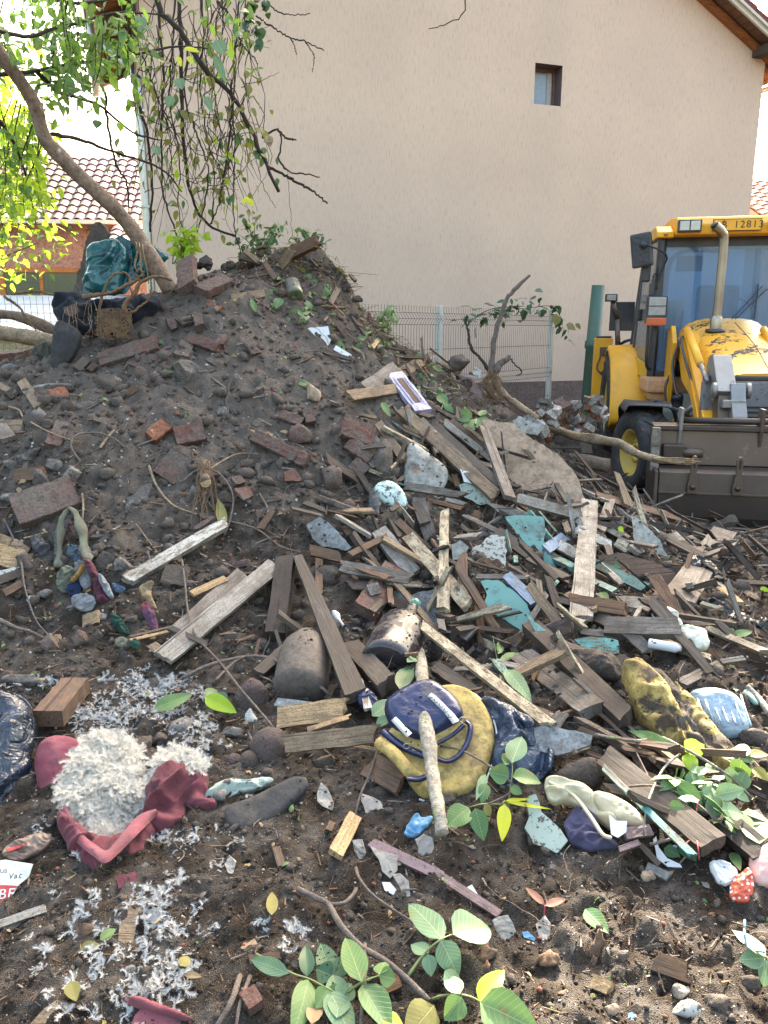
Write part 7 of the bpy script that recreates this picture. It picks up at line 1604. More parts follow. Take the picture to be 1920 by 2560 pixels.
G([(1160, 1835, .17), (1185, 1815, .18), (1210, 1797, .18)], .006, .004, 'twig', 'short brown twig lying on the yellow cushion')
G([(1100, 1865, .17), (1150, 1875, .18), (1200, 1900, .18), (1232, 1920, .17), (1260, 1940, .15), (1285, 1970, .12), (1262, 1990, .10), (1220, 2010, .09)], .004, .003, 'twig', 'thin curling brown stem over the cushion edge')
M['bagb'] = m_plastic('blue_grey_bag_plastic', (.035, .055, .095), .12, .06, wr=1., b=(.02, .03, .055)); M['blackb'] = m_plastic('black_bin_bag', (.012, .013, .016), .14, .25, wr=1.)
B([(1195, 1745), (1235, 1742), (1262, 1765), (1318, 1792), (1352, 1828), (1384, 1880), (1380, 1922), (1340, 1950), (1290, 1978), (1222, 1990), (1215, 1930), (1230, 1860), (1228, 1800)], 'bagb', 'shiny blue grey plastic sack right of the yellow cushion', .09, .06, amp=.05, sc=.13, ridge=.85, edge=.09, res=70, name='plastic_sack', cat='sack', dirf=1.)
B([(1730, 1495), (1800, 1500), (1850, 1530), (1925, 1545), (1925, 1585), (1860, 1565), (1800, 1545), (1740, 1535)], 'blackb', 'crumpled black plastic sheet at the right edge', .05, .03, amp=.06, sc=.13, ridge=.8, edge=.05, name='plastic_sheet', cat='plastic sheet')
B([(1668, 1478), (1705, 1485), (1712, 1520), (1690, 1530), (1665, 1505)], 'bagn', 'dark blue rag at the foot of the wide grey board', .02, .10, amp=.03, ridge=.7)
B([(1720, 1470), (1700, 1400), (1740, 1380), (1800, 1420), (1790, 1470)], 'blackb', 'dark sheet in the hollow behind the wide grey board', .02, .02, amp=.03, ridge=.6, name='plastic_sheet', cat='plastic sheet')
M['ivory'] = m_plastic('ivory_bent_plastic', (.60, .60, .48), .35, .15, wr=.1)
B([(1640, 1532), (1662, 1514), (1690, 1525), (1704, 1552), (1712, 1572), (1690, 1575), (1668, 1552)], 'ivory', 'upper curl of bent ivory plastic at the end of the silvery beam', .03, .17, amp=.02, ridge=.4, edge=.04, name='bent_plastic', cat='plastic piece')
B([(1690, 1565), (1720, 1560), (1768, 1572), (1776, 1608), (1762, 1626), (1730, 1618), (1702, 1600)], 'ivory', 'lower bent ivory plastic piece right of the silvery beam', .04, .14, amp=.02, ridge=.4, edge=.04, name='bent_plastic', cat='plastic piece')
bottle(pt(1622, 1608, .12), pt(1704, 1622, .12), [(0, 0), (.14, 0), (.16, .03), (.16, .85), (.10, .92), (.08, 1.), (0, 1.)], 'china', 'white plastic tube under the silvery beam', 'plastic_tube', 'tube')
TB([pt(1715, 1648, .04), pt(1698, 1680, .07), pt(1698, 1710, .05)], .003, .003, 'twig', 'thin wire loop left of the small grey board', n=12, name='wire', cat='wire')
B([(1560, 1668), (1640, 1672), (1700, 1725), (1790, 1820), (1860, 1910), (1880, 1990), (1820, 1990), (1740, 1925), (1660, 1850), (1600, 1800)], 'rock', 'earth caked core of the folded yellow foam mattress', .06, .07, amp=.04, sc=.09, edge=.08, res=60, name='foam_mattress', cat='foam mattress')
ym = [B([(1548, 1652), (1600, 1648), (1648, 1682), (1690, 1752), (1738, 1848), (1715, 1868), (1655, 1842), (1604, 1790), (1582, 1722)], 'foamd', 'x', .03, .21, amp=.035, sc=.10, ridge=.6, edge=.05, res=70, name='yellow_fold', dirf=-1.1, skirt=.08),
      B([(1678, 1690), (1708, 1712), (1790, 1806), (1852, 1888), (1884, 1965), (1858, 1992), (1796, 1932), (1742, 1852), (1704, 1778)], 'foamd', 'x', .03, .20, amp=.035, sc=.10, ridge=.6, edge=.05, res=70, name='yellow_fold', dirf=-.9, skirt=.08)]
adopt(bpy.data.objects['foam_mattress'], ym)
B([(1400, 1625), (1480, 1618), (1550, 1640), (1560, 1700), (1500, 1700), (1430, 1665)], 'rock', 'earth covered ledge above the black hollow', .04, .08, amp=.04, sc=.08, edge=.06, name='earth_ledge', cat='earth')
M['jug'] = m_plastic('cloudy_blue_plastic', (.42, .56, .66), .18, .0, wr=.5, trans=.35, b=(.30, .43, .55))
ju = B([(1716, 1735), (1745, 1722), (1790, 1720), (1838, 1735), (1862, 1765), (1876, 1812), (1868, 1838), (1835, 1845), (1800, 1850), (1765, 1815), (1735, 1775)], 'jug', 'crushed clear plastic jug with ribs at the right edge', .06, .06, amp=.01, sc=.08, edge=.06, res=60, name='plastic_jug', cat='jug')
for q in range(7):
    x = 1738+q*19; TB([pt(x, 1738-abs(q-3)*1-4+q, .115), pt(x+12, 1765+q*2, .125), pt(x+26, 1800+q*2.5, .115)], .004, .004, 'jug', n=10, sides=6, knob=.05, name='jug_rib')
bottle(pt(1866, 1732, .04), pt(1893, 1762, .05), [(0, 0), (.18, 0), (.16, .3), (.10, .9), (.0, 1.)], 'greenpl' if 'greenpl' in M else 'turqs', 'small green tapered plastic cap at the right edge', 'plastic_cone', 'cone')
TB([pt(1868, 1716, .04), pt(1895, 1745, .05), pt(1930, 1790, .05)], .012, .014, 'lich', 'short pale branch behind the green cap', n=12, sides=8)
M['beige'] = m_plastic('beige_rubber_fabric', (.50, .45, .30), .5, .15, wr=.15, b=(.42, .37, .24))
B([(1352, 1950), (1395, 1942), (1440, 1952), (1490, 1985), (1535, 2030), (1556, 2070), (1540, 2078), (1500, 2050), (1450, 2010), (1400, 2000), (1372, 2010)], 'beige', 'beige folded oilcloth at the foot of the heap', .04, .08, amp=.02, sc=.12, ridge=.5, edge=.04, res=60, name='oilcloth', cat='oilcloth', dirf=-.7)
B([(1480, 1975), (1530, 1985), (1590, 2020), (1618, 2058), (1612, 2072), (1560, 2065), (1510, 2040), (1485, 2010)], 'beige', 'beige tapering sleeve right of the folded oilcloth', .05, .08, amp=.008, edge=.05, name='sleeve', cat='sleeve')
TB([pt(1372, 1955, .13), pt(1430, 1985, .14), pt(1475, 2040, .13), pt(1505, 2085, .12), pt(1528, 2095, .10)], .006, .006, 'beige', 'x', n=20, sides=6, knob=.05, name='seam')
S([(1522, 2035), (1540, 2052), (1568, 2052), (1566, 2080), (1545, 2094), (1528, 2085)], 'china', 'small printed white paper tag on the oilcloth', .002, .13, name='paper_tag', cat='tag', jag=.002)
M['purp'] = m_cloth('dusty_purple_cloth', (.075, .070, .12), (.045, .042, .075), dirt=.2)
B([(1412, 2060), (1422, 2030), (1446, 2018), (1468, 2022), (1492, 2045), (1505, 2080), (1545, 2105), (1544, 2124), (1500, 2122), (1480, 2130), (1440, 2118), (1420, 2095)], 'purp', 'bunched dusty purple cloth below the oilcloth', .06, .06, amp=.035, sc=.08, ridge=.7, edge=.06, res=60)
M['polka'] = (lambda t: (setattr(t, 'v', t.vec(rand=False)), setattr(t, 'o', t.N('ShaderNodeTexVoronoi')), t.o.inputs['Scale'].__setattr__('default_value', 62.), t.o.inputs['Randomness'].__setattr__('default_value', .35), t.l(t.v, t.o.inputs['Vector']), t.fin(t.mix(t.ramp(t.o.outputs['Distance'], .28, .32, (1, 1, 1, 1), (0, 0, 0, 1)), (.46, .07, .03), (.62, .58, .52)), .5))[-1])(NT('red_polka_dot_cloth'))
M['pinkp'] = m_plastic('pale_pink_plastic', (.56, .34, .30), .3, .1, wr=.1)
B([(1822, 2235), (1828, 2205), (1850, 2182), (1872, 2162), (1888, 2200), (1882, 2250), (1850, 2258), (1830, 2252)], 'polka', 'red cloth with white dots at the right edge', .05, .05, amp=.02, ridge=.4, edge=.05)
B([(1868, 2180), (1872, 2130), (1895, 2108), (1940, 2100), (1980, 2150), (1990, 2240), (1950, 2300), (1900, 2280), (1872, 2235)], 'polka', 'round lower side of the dotted red pouf at the right edge', .08, .04, amp=.01, edge=.08, name='pouf', cat='pouf')
B([(1870, 2170), (1874, 2130), (1895, 2108), (1940, 2098), (1990, 2140), (1985, 2210), (1920, 2218), (1880, 2215)], 'pinkp', 'pale pink top of the pouf at the right edge', .07, .09, amp=.004, edge=.07, name='pouf_top', cat='pouf top')
B([(1770, 2152), (1800, 2148), (1842, 2165), (1846, 2198), (1815, 2215), (1795, 2210), (1778, 2180)], 'wband', 'crumpled whitish cloth left of the dotted red cloth', .03, .04, amp=.03, ridge=.7, edge=.03)
M['blueb'] = m_plastic('light_blue_bag', (.16, .36, .55), .3, .05, wr=.8, trans=.15, b=(.10, .26, .45))
B([(1010, 2075), (1025, 2050), (1045, 2030), (1055, 2045), (1080, 2038), (1082, 2050), (1060, 2080), (1035, 2095), (1012, 2090)], 'blueb', 'small crumpled light blue plastic bag by the birch branch tip', .03, .03, amp=.03, sc=.05, ridge=.8, edge=.03, name='plastic_bag', cat='bag')
M['film'] = m_plastic('dirty_grey_film', (.28, .255, .22), .5, .2, wr=.9)
for pl, lb in [([(925, 2115), (950, 2128), (990, 2140), (992, 2175), (975, 2192), (955, 2180), (945, 2150)], 'dirty torn plastic film on the reddish batten'), ([(980, 2190), (1000, 2180), (1020, 2205), (1026, 2240), (1010, 2240), (995, 2215)], 'trailing grey end of the torn plastic film'), ([(1040, 2100), (1060, 2085), (1080, 2095), (1075, 2140), (1060, 2170), (1048, 2140)], 'upright grey dry film right of the blue bag'),
               ([(800, 1955), (815, 1975), (835, 2010), (828, 2025), (805, 2015), (790, 1985)], 'grey leaf like film above the yellow sawn block'), ([(880, 2100), (905, 2095), (912, 2130), (900, 2150), (885, 2130)], 'small dull film right of the yellow sawn block'), ([(1230, 2300), (1270, 2290), (1290, 2330), (1280, 2370), (1255, 2350)], 'dead grey leaves near the lower right sprig'), ([(1340, 2310), (1365, 2290), (1378, 2330), (1372, 2362), (1350, 2340)], 'dead grey leaves under the red twin leaves'), ([(905, 1985), (930, 1990), (960, 2020), (940, 2045), (915, 2030)], 'curled pale film under the brown wood shard'), ([(560, 2160), (575, 2140), (590, 2155), (585, 2185), (570, 2180)], 'small curled grey film in the feather trail')]:
    S(pl, 'film', lb, .002, .03, jag=.010, step=.02, name='plastic_film', cat='film', tilt=((R.uniform(-1, 1), R.uniform(-1, 1), 0.1), R.uniform(-30, 30)))
S([(955, 2205), (975, 2205), (990, 2225), (985, 2238), (962, 2225)], 'china', 'small white shard beside the trailing film', .006, .02, name='shard', cat='shard'); S([(1168, 2218), (1180, 2212), (1195, 2238), (1185, 2246)], 'china', 'tiny white shard on the buried batten', .006, .04, name='shard', cat='shard')
S([(1304, 2330), (1320, 2328), (1340, 2345), (1336, 2352), (1310, 2344)], 'blueb', 'flat bright blue scrap on the lower earth', .004, .02, name='scrap', cat='scrap'); S([(1560, 2535), (1580, 2530), (1592, 2552), (1572, 2560)], 'blueb', 'pale blue scrap at the bottom right', .004, .02, name='scrap', cat='scrap')
for x0, y0, x1, y1, w, m_, lb in [(1480, 2420, 1510, 2345, 38, 'orange', 'upright crumbling orange wood in the lower right'), (1468, 2440, 1490, 2400, 16, 'orange', 'small rotten chip left of the crumbling wood'), (1620, 2400, 1742, 2440, 36, 'orange', 'rotten brown log piece in the lower right'), (1350, 2395, 1400, 2410, 34, 'orange', 'rotten wood lump left of the crumbling upright piece'), (1190, 2400, 1235, 2385, 34, 'orange', 'dark orange rotten wood cube above the pale leaf', ), (1195, 2440, 1225, 2420, 26, 'orange', 'smaller rotten wood cube below the dark one'),
                                  (940, 2480, 1010, 2445, 30, 'orange', 'rotten wood piece under the left leaf sprig'), (1650, 2440, 1690, 2465, 18, 'orange', 'orange chip below the rotten log piece'), (1400, 2470, 1420, 2500, 18, 'orange', 'little brown chip on the earth at the bottom'), (1470, 2450, 1540, 2480, 26, 'fresh', 'crumpled pale papery scrap at the bottom right'), (1740, 2290, 1790, 2300, 16, 'orange', 'brown stub in the right lower earth'), (600, 2520, 660, 2480, 40, 'brick', 'brick half buried at the bottom edge')]:
    if m_ == 'brick' or x1-x0 > 60: P(x0, y0, x1, y1, w, m_, lb, t=.03, l0=.02, jag=.04, roll=R.uniform(-15, 15), name='wood_piece' if m_ != 'brick' else 'brick', cat='wood piece' if m_ != 'brick' else 'brick')
    else: K2((x0+x1)/2, (y0+y1)/2, w, math.hypot(x1-x0, y1-y0)+6, m_, lb, name='wood_piece', cat='wood piece', facet=.6, amp=.35, rot=math.degrees(math.atan2(x1-x0, y0-y1))*.8, lift=.15)
for x, y, w, h, m_, lb in [(1622, 2190, 32, 34, 'board', 'round tan walnut shell on the lower right earth'), (1890, 1850, 76, 56, 'rock', 'dark stone at the right edge below the jug'), (632, 2322, 26, 30, 'concd', 'smooth grey pebble in the feather trail'), (870, 2290, 34, 30, 'rock', 'round earth lump above the forked branch'), (1530, 2530, 34, 30, 'board', 'tan round nut at the bottom right'), (1720, 2530, 70, 44, 'plas', 'flat pale stone at the bottom right'), (1640, 2370, 60, 20, 'rock', 'low earth lump right of the green leaf'), (1500, 2250, 26, 20, 'rock', 'small clod above the green leaf'), (1560, 2390, 30, 22, 'brickd', 'brownish clod near the crumbling wood'), (1800, 2510, 60, 40, 'rock', 'sunlit clod in the bottom right corner'), (1880, 2470, 60, 44, 'rock', 'second sunlit clod in the bottom right corner'), (1700, 2480, 40, 30, 'conc', 'light sunlit stone in the bottom right'),
                           (213, 2330, 34, 34, 'orange', 'orange crumbly lump in the left feather trail'), (292, 2400, 26, 26, 'plas', 'pale knobbly pebble among the feathers'), (325, 2425, 24, 22, 'conc', 'second pale knobbly pebble among the feathers'), (1330, 2105, 30, 26, 'rock', 'dark clod under the plaster chunk'), (1120, 2000, 50, 40, 'rock', 'brown clod under the cushion'), (1770, 1400, 30, 24, 'rock', 'dark clod by the wide grey board')]:
    K2(x, y, w, h, m_, lb)
S([(620, 2385), (700, 2380), (705, 2430), (640, 2440)], 'brownw', 'dark curved bark piece at the lower middle', .02, .02)
S([(500, 2205), (345, 2205), (300, 2300)], 'rubber', 'x', .004) if False else None
S([(318, 2262), (345, 2280), (342, 2300), (330, 2370), (295, 2360), (300, 2310), (318, 2290)], 'tan', 'curled brown bark strip in the feather trail', .008, .03); S([(358, 2275), (380, 2260), (400, 2280), (398, 2330), (360, 2330)], 'slate', 'dull grey scrap beside the bark strip', .006, .02)
S([(75, 2560), (110, 2520), (145, 2498), (145, 2560)], 'tan', 'brown dry scrap at the bottom left', .005, .02); S([(146, 2560), (146, 2500), (208, 2510), (200, 2560)], 'slate', 'grey scrap at the bottom left', .006, .02)
# branches and leaves of the foreground
G([(745, 2222, .03), (790, 2245, .06), (822, 2262, .08), (850, 2310, .09), (900, 2365, .10), (960, 2400, .10), (1010, 2440, .09), (1045, 2475, .09), (1072, 2502, .08)], .0085, .007, 'twig', 'long knobbly grey branch in the bottom middle')
G([(822, 2262, .08), (858, 2258, .08), (880, 2240, .06), (892, 2222, .04)], .0065, .005, 'twig', 'forked upper arm of the knobbly branch')
G([(890, 2170, .03), (898, 2195, .05), (930, 2235, .06), (985, 2275, .05), (1045, 2312, .04)], .005, .003, 'twig', 'thin brown twig above the knobbly branch')
G([(912, 2360, .09), (912, 2440, .10), (905, 2520, .08), (900, 2590, .05)], .006, .004, 'twig', 'straight twig running down from the knobbly branch')
G([(600, 2440, .02), (580, 2500, .04), (540, 2570, .03)], .008, .006, 'twig', 'grey twig at the lower left of the leaf sprig'); G([(625, 2440, .02), (600, 2510, .03), (590, 2570, .03)], .006, .004, 'twig', 'second grey twig near the bottom edge')
G([(890, 1870, .10), (925, 1880, .08)], .003, .002, 'twig', 'tiny twig by the thin sliver'); G([(955, 1830, .1), (930, 1920, .07), (900, 1990, .04), (888, 2040, .03)], .0045, .003, 'twig', 'thin grey stem hanging below the split board')
G([(180, 1720, .05), (250, 1690, .04)], .003, .002, 'deadw', 'straw stalk above the wood block')
SPRIG([(1020, 2440, .09), (1060, 2385, .12), (1100, 2350, .14), (1135, 2334, .14)], [(1108, 2350, 1018, 2238, 62, 'lpale', .14, .12), (1132, 2335, 1232, 2308, 92, 'lpale', .15, .13), (1102, 2350, 1148, 2442, 54, 'lpale', .13, .10), (1072, 2382, 1026, 2358, 36, 'lpale', .12, .11), (1070, 2385, 1078, 2442, 32, 'lpale', .12, .09), (1112, 2425, 1160, 2485, 46, 'lpale', .11, .09)], 'pale walnut leaf sprig in the bottom middle with the broad round leaflet', lift=.12)
SPRIG([(1072, 2500, .08), (1110, 2488, .10), (1160, 2488, .11), (1200, 2504, .11), (1240, 2540, .10)], [(1150, 2485, 1114, 2432, 40, 'lpale', .12, .11), (1155, 2492, 1112, 2552, 50, 'lmid', .11, .08), (1196, 2502, 1262, 2418, 46, 'llime', .13, .15), (1200, 2506, 1345, 2570, 84, 'lmid', .12, .10), (1085, 2512, 1020, 2590, 74, 'lolive', .10, .08)], 'walnut leaf sprig at the bottom with one upright lime leaflet')
SPRIG([(640, 2385, .04), (722, 2430, .08), (775, 2448, .10), (820, 2472, .10), (880, 2500, .08)], [(722, 2434, 612, 2388, 34, 'lpale', .09, .06), (768, 2442, 764, 2358, 34, 'ldark', .10, .10), (772, 2448, 742, 2572, 50, 'lmid', .10, .08), (820, 2472, 790, 2520, 40, 'lmid', .10, .08), (822, 2474, 885, 2590, 58, 'lpale', .10, .07), (820, 2470, 838, 2500, 40, 'lmid', .09, .07)], 'drooping walnut leaf sprig at the bottom left of the branch')
SPRIG([(870, 2480, .09), (905, 2455, .12), (950, 2438, .13)], [(905, 2455, 862, 2335, 56, 'lmid', .14, .13), (905, 2460, 978, 2580, 66, 'lgreen', .12, .08), (948, 2436, 962, 2400, 34, 'lmid', .13, .12), (948, 2438, 990, 2448, 40, 'lmid', .13, .12), (950, 2545, 1010, 2560, 44, 'llime', .10, .09)], 'walnut leaf sprig left of the knobbly branch with dark lower leaflets')
for pl, m_, w_, lb in [(((830, 2440, 800, 2352), (830, 2440, 790, 2420), (830, 2440, 862, 2390)), 'ldark', 50, 'broad dark green lobed leaf in the bottom left sprig'), (((850, 2500, 830, 2430), (850, 2500, 880, 2455), (850, 2500, 842, 2540)), 'lpale', 48, 'faded yellow green lobed leaf under the dark lobed leaf')]:
    root = empty('lobed_leaf', pt(pl[0][0], pl[0][1], .08), label=lb, cat='leaf')
    for a, b, c, d in pl: LF(pt(a, b, .08), pt(c, d, .09), w_*2.0/F*1.1, m_, parent=root, name='lobe')
LFP(778, 2560, 800, 2480, 36, 'lbrown', 'orange brown dry leaf at the bottom edge', .07)
SPRIG([(1268, 2030, .05), (1276, 1970, .12), (1281, 1930, .16), (1280, 1905, .17)], [(1279, 1908, 1306, 1838, 50, 'lpale', .18, .20), (1272, 1942, 1222, 1928, 48, 'lgreen', .17, .17), (1281, 1942, 1358, 1946, 46, 'lmid', .17, .17), (1276, 1968, 1306, 1984, 24, 'lmid', .14, .13), (1262, 1912, 1268, 1880, 26, 'lgreen', .16, .17)], 'upright walnut leaf sprig in front of the blue grey sack')
SPRIG([(1265, 2012, .06), (1210, 2010, .09), (1172, 2018, .10)], [(1172, 2018, 1116, 2064, 56, 'lgreen', .10, .08), (1188, 2020, 1210, 2102, 42, 'lgreen', .10, .06), (1210, 2012, 1230, 2042, 22, 'lolive', .10, .08), (1214, 1935, 1192, 1995, 22, 'lpale', .13, .11), (1214, 1958, 1206, 2004, 28, 'lgreen', .12, .10)], 'dark walnut leaflets below the yellow cushion')
SPRIG([(1258, 2030, .06), (1256, 2010, .10), (1262, 2002, .10)], [(1262, 2010, 1256, 2102, 32, 'lyel', .10, .06), (1262, 2004, 1380, 2022, 10, 'lyel', .11, .08), (1262, 2002, 1336, 1995, 9, 'lyel', .11, .09)], 'bright yellow wilted leaflets hanging beside the plaster chunk', curl=.05)
SPRIG([(1252, 1700, .06), (1245, 1660, .10), (1232, 1590, .10)], [(1245, 1635, 1258, 1592, 20, 'lmid', .11, .12), (1252, 1655, 1302, 1626, 28, 'lmid', .11, .10), (1248, 1650, 1256, 1682, 26, 'lpale', .10, .09)], 'small fresh leaf sprig right of the grey panel')
for x0, y0, x1, y1, w, m_, l_, lb in [(1264, 1672, 1326, 1742, 38, 'lpale', .15, 'pale green leaf below the small fresh sprig'), (385, 1772, 482, 1732, 36, 'lmid', .08, 'dark green leaf on top of the feather strip'), (512, 1742, 590, 1778, 40, 'llime', .08, 'bright lime leaf right of the feather strip'), (512, 1738, 545, 1722, 26, 'lgreen', .07, 'small leaf above the bright lime leaf'), (545, 1730, 570, 1755, 22, 'ldark', .06, 'little dark leaf behind the bright lime leaf'), (1462, 2272, 1520, 2328, 38, 'lgreen', .03, 'single green leaf lying on the lower right earth'), (1362, 2262, 1312, 2214, 16, 'lred', .05, 'left of the two reddish twin leaves'), (1362, 2264, 1418, 2244, 17, 'lred', .05, 'right of the two reddish twin leaves'), (680, 2288, 680, 2222, 26, 'sagel' if 'sagel' in M else 'lolive', .03, 'beige pointed leaf on the foreground earth'),
        (930, 1790, 985, 1745, 40, 'lpale', .18, 'pale walnut leaf at the tip of the split board'), (940, 1808, 980, 1795, 26, 'lpale', .18, 'second pale leaf under the first by the split board'), (998, 1722, 1030, 1652, 44, 'ldark', .15, 'large dark green leaf left of the birch branch'), (1018, 1655, 1060, 1640, 26, 'lpale', .20, 'light leaf edge beside the bottle base'), (1150, 1765, 1168, 1730, 32, 'lpale', .20, 'pale leaf standing on the navy bag'), (560, 1320, 545, 1240, 26, 'lolive', .06, 'hanging green grey leaf below the cut log end'), (955, 1005, 975, 1038, 18, 'lmid', .10, 'narrow green leaf under the tan plank'), (400, 930, 440, 928, 10, 'lmid', .03, 'slim leaf on dust below the longest brick'), (395, 850, 410, 858, 12, 'lgreen', .05, 'tiny leaf on the longest brick'), (745, 960, 775, 955, 16, 'lmid', .03, 'small leaf left of the tan stone'),
        (1040, 895, 1060, 888, 20, 'lmid', .06, 'leaf behind the reaching tan plank'), (1080, 915, 1120, 935, 16, 'lmid', .05, 'paired leaf near the ridge clump'), (1095, 985, 1120, 1010, 24, 'lmid', .08, 'glossy leaf right of the lilac panel'), (1500, 1392, 1552, 1418, 24, 'lgreen', .15, 'green leaf lying on the turquoise bar'), (1500, 1480, 1520, 1502, 22, 'lmid', .12, 'leaf under the short turquoise bar'), (1545, 1318, 1560, 1330, 14, 'llime', .12, 'yellow green leaf behind the pale board'), (1820, 1590, 1815, 1560, 30, 'lmid', .06, 'left leaf of the pair in front of the black sheet'), (1830, 1590, 1885, 1575, 20, 'lmid', .06, 'right leaf of the pair in front of the black sheet'), (1900, 1470, 1925, 1478, 12, 'llime', .05, 'lime leaf at the right edge'), (640, 780, 625, 740, 14, 'lgreen', .06, 'leaf on the brown shoulder near the jar'), (700, 745, 690, 770, 24, 'lgreen', .06, 'leaf under the jar on the shoulder'), (250, 2350, 290, 2320, 22, 'lmid', .03, 'green leaf in the left feather trail'), (200, 2372, 250, 2362, 24, 'lolive', .03, 'grey green leaf in the left feather trail'), (450, 2415, 475, 2390, 24, 'lolive', .03, 'olive leaf at the right of the feather trail'), (460, 2435, 505, 2440, 14, 'lbrown', .03, 'brown leaf under the olive leaf'), (175, 2455, 190, 2500, 30, 'lolive', .04, 'wilted grey green leaf at the bottom left')]:
    LFP(x0, y0, x1, y1, w, m_, lb, l_)
G([(1362, 2264, .05), (1360, 2290, .03), (1358, 2310, .01)], .0025, .002, 'stemr', 'red stem under the reddish twin leaves', name='stem', cat='stem')
SPRIG([(1150, 1060, .05), (1180, 1050, .12), (1200, 1045, .14)], [(1192, 1048, 1165, 1082, 44, 'lgreen', .2, .17), (1192, 1045, 1215, 1075, 40, 'lmid', .2, .17), (1180, 1045, 1145, 1022, 26, 'lmid', .18, .16), (1200, 1040, 1215, 1022, 22, 'lgreen', .18, .18), (1175, 1050, 1140, 1045, 20, 'lmid', .18, .15)], 'cluster of big green leaves above the chipboard')
SPRIG([(1100, 1030, .05), (1110, 1005, .1)], [(1108, 1008, 1090, 985, 16, 'lmid'), (1110, 1010, 1135, 1030, 18, 'lgreen')], 'small leaf sprig right of the lilac panel')
SPRIG([(745, 810, .03), (755, 790, .07), (770, 770, .1)], [(757, 788, 780, 770, 14, 'lgreen'), (757, 788, 765, 800, 14, 'lgreen'), (765, 775, 775, 760, 12, 'lmid'), (755, 790, 745, 775, 12, 'lgreen')], 'small green seedling above the porcelain', m='lgreen')
SPRIG([(900, 860, .03), (910, 840, .07)], [(912, 840, 922, 815, 22, 'lmid'), (910, 842, 925, 850, 16, 'lgreen'), (845, 850, 862, 880, 14, 'lmid', .06, .04)], 'small leaves on the right slope below the porcelain')
# wilted vine with red stems at the lower right
G([(1475, 1832, .12), (1530, 1845, .14), (1600, 1852, .16), (1650, 1842, .18), (1712, 1872, .22), (1770, 1905, .22), (1830, 1945, .18), (1880, 1995, .12)], .0055, .004, 'lich', 'long thin grey branch arching over the yellow mattress', n=40)
G([(1700, 1885, .20), (1660, 1920, .20), (1625, 1990, .19), (1610, 2060, .15), (1610, 2090, .10)], .004, .003, 'lich', 'bent twig hanging from the long thin branch')
G([(1550, 1968, .18), (1640, 1965, .19), (1720, 1995, .19), (1780, 2040, .18), (1850, 2100, .10)], .004, .003, 'twig', 'thin twig crossing the heavy dark beam'); G([(1625, 2112, .08), (1700, 2090, .13), (1760, 2060, .17), (1800, 2040, .17)], .005, .003, 'twig', 'twig rising right past the shell shard')
G([(1590, 1880, .12), (1625, 1950, .14)], .004, .003, 'twig', 'straight thin stick before the mattress')
bs_ = empty('berry_cluster', pt(1740, 2085, .16), label='red stemmed cluster of dark blue berries over the dark beam', cat='berries')
for pp_ in [[(1715, 2105, .14), (1740, 2085, .17), (1735, 2060, .18), (1710, 2035, .18)], [(1740, 2085, .17), (1745, 2120, .15), (1748, 2150, .12)], [(1742, 2020, .2), (1745, 1980, .2), (1725, 1960, .2)], [(1705, 2118, .14), (1725, 2100, .15), (1740, 2085, .17)], [(1735, 2060, .18), (1742, 2020, .2)]]:
    TB([pt(*q) for q in pp_], .0026, .002, 'stemr', parent=bs_, name='stem', n=10, sides=5)
M['berry'] = m_flat('dark_blue_berry', (.06, .09, .16), .5)
for x, y in [(1688, 2118), (1728, 2128), (1722, 2138), (1740, 2018), (1742, 2026), (1733, 2016)]: lathe('berry', [(0, -.006), (.005, -.003), (.006, 0), (.005, .003), (0, .006)], 'berry', bs_, 10, pt(x, y, .16)-bs_.location)
SPRIG([(1712, 1872, .22), (1722, 1880, .23), (1745, 1900, .2)], [(1690, 1872, 1560, 1812, 28, 'lgreen', .21, .17), (1712, 1878, 1765, 1856, 44, 'llime', .24, .22), (1716, 1884, 1738, 1932, 34, 'llime', .23, .2), (1770, 1905, 1785, 1935, 20, 'lmid', .2, .18)], 'long twisted leaf and lime leaves on the arching branch')
SPRIG([(1850, 2000, .1), (1850, 1900, .17), (1848, 1870, .18)], [(1850, 1895, 1862, 1850, 34, 'lpale', .2, .2), (1848, 1890, 1810, 1892, 20, 'lpale', .18, .17), (1850, 1895, 1890, 1900, 20, 'lpale', .18, .17), (1870, 1890, 1925, 1880, 26, 'lolive', .18, .17), (1880, 1920, 1925, 1950, 26, 'lolive', .16, .15)], 'blue green leaf sprig above the heavy beam at the right')
wl = [pt(R.gauss(1780, 42), R.gauss(1985, 42), .19+R.uniform(-.03, .03)) for _ in range(46)]+[pt(R.gauss(1700, 25), R.gauss(1950, 18), .2) for _ in range(16)]
wr_ = empty('wilted_vine', pt(1780, 1990, .15), label='mass of wilted green vine leaves on the right end of the mattress', cat='vine')
foliage('foliage', wl[:36], .075, 'lpale', wr_, 31, .5, .7, kind='stuff'); foliage('foliage', wl[36:], .08, 'lgreen', wr_, 32, .5, .7, kind='stuff')
for x0, y0, x1, y1, w, m_, l_ in [(1860, 2090, 1830, 2020, 56, 'lgreen', .17), (1900, 2110, 1870, 2010, 60, 'lmid', .17), (1925, 2100, 1860, 2080, 50, 'lgreen', .16), (1830, 2130, 1850, 2170, 22, 'lmid', .08), (1700, 2110, 1740, 2150, 30, 'ldark', .06), (1660, 2120, 1700, 2140, 28, 'lgreen', .05)]: LF(pt(x0, y0, l_), pt(x1, y1, l_), w*2.9/F, m_, parent=wr_, name='leaf')
SPRIG([(1935, 2400, .05), (1912, 2392, .07)], [(1914, 2392, 1830, 2318, 36, 'lpale', .09, .10), (1914, 2396, 1845, 2398, 44, 'lpale', .08, .07), (1918, 2400, 1912, 2468, 40, 'lpale', .08, .05)], 'serrated pale leaves at the right bottom edge')
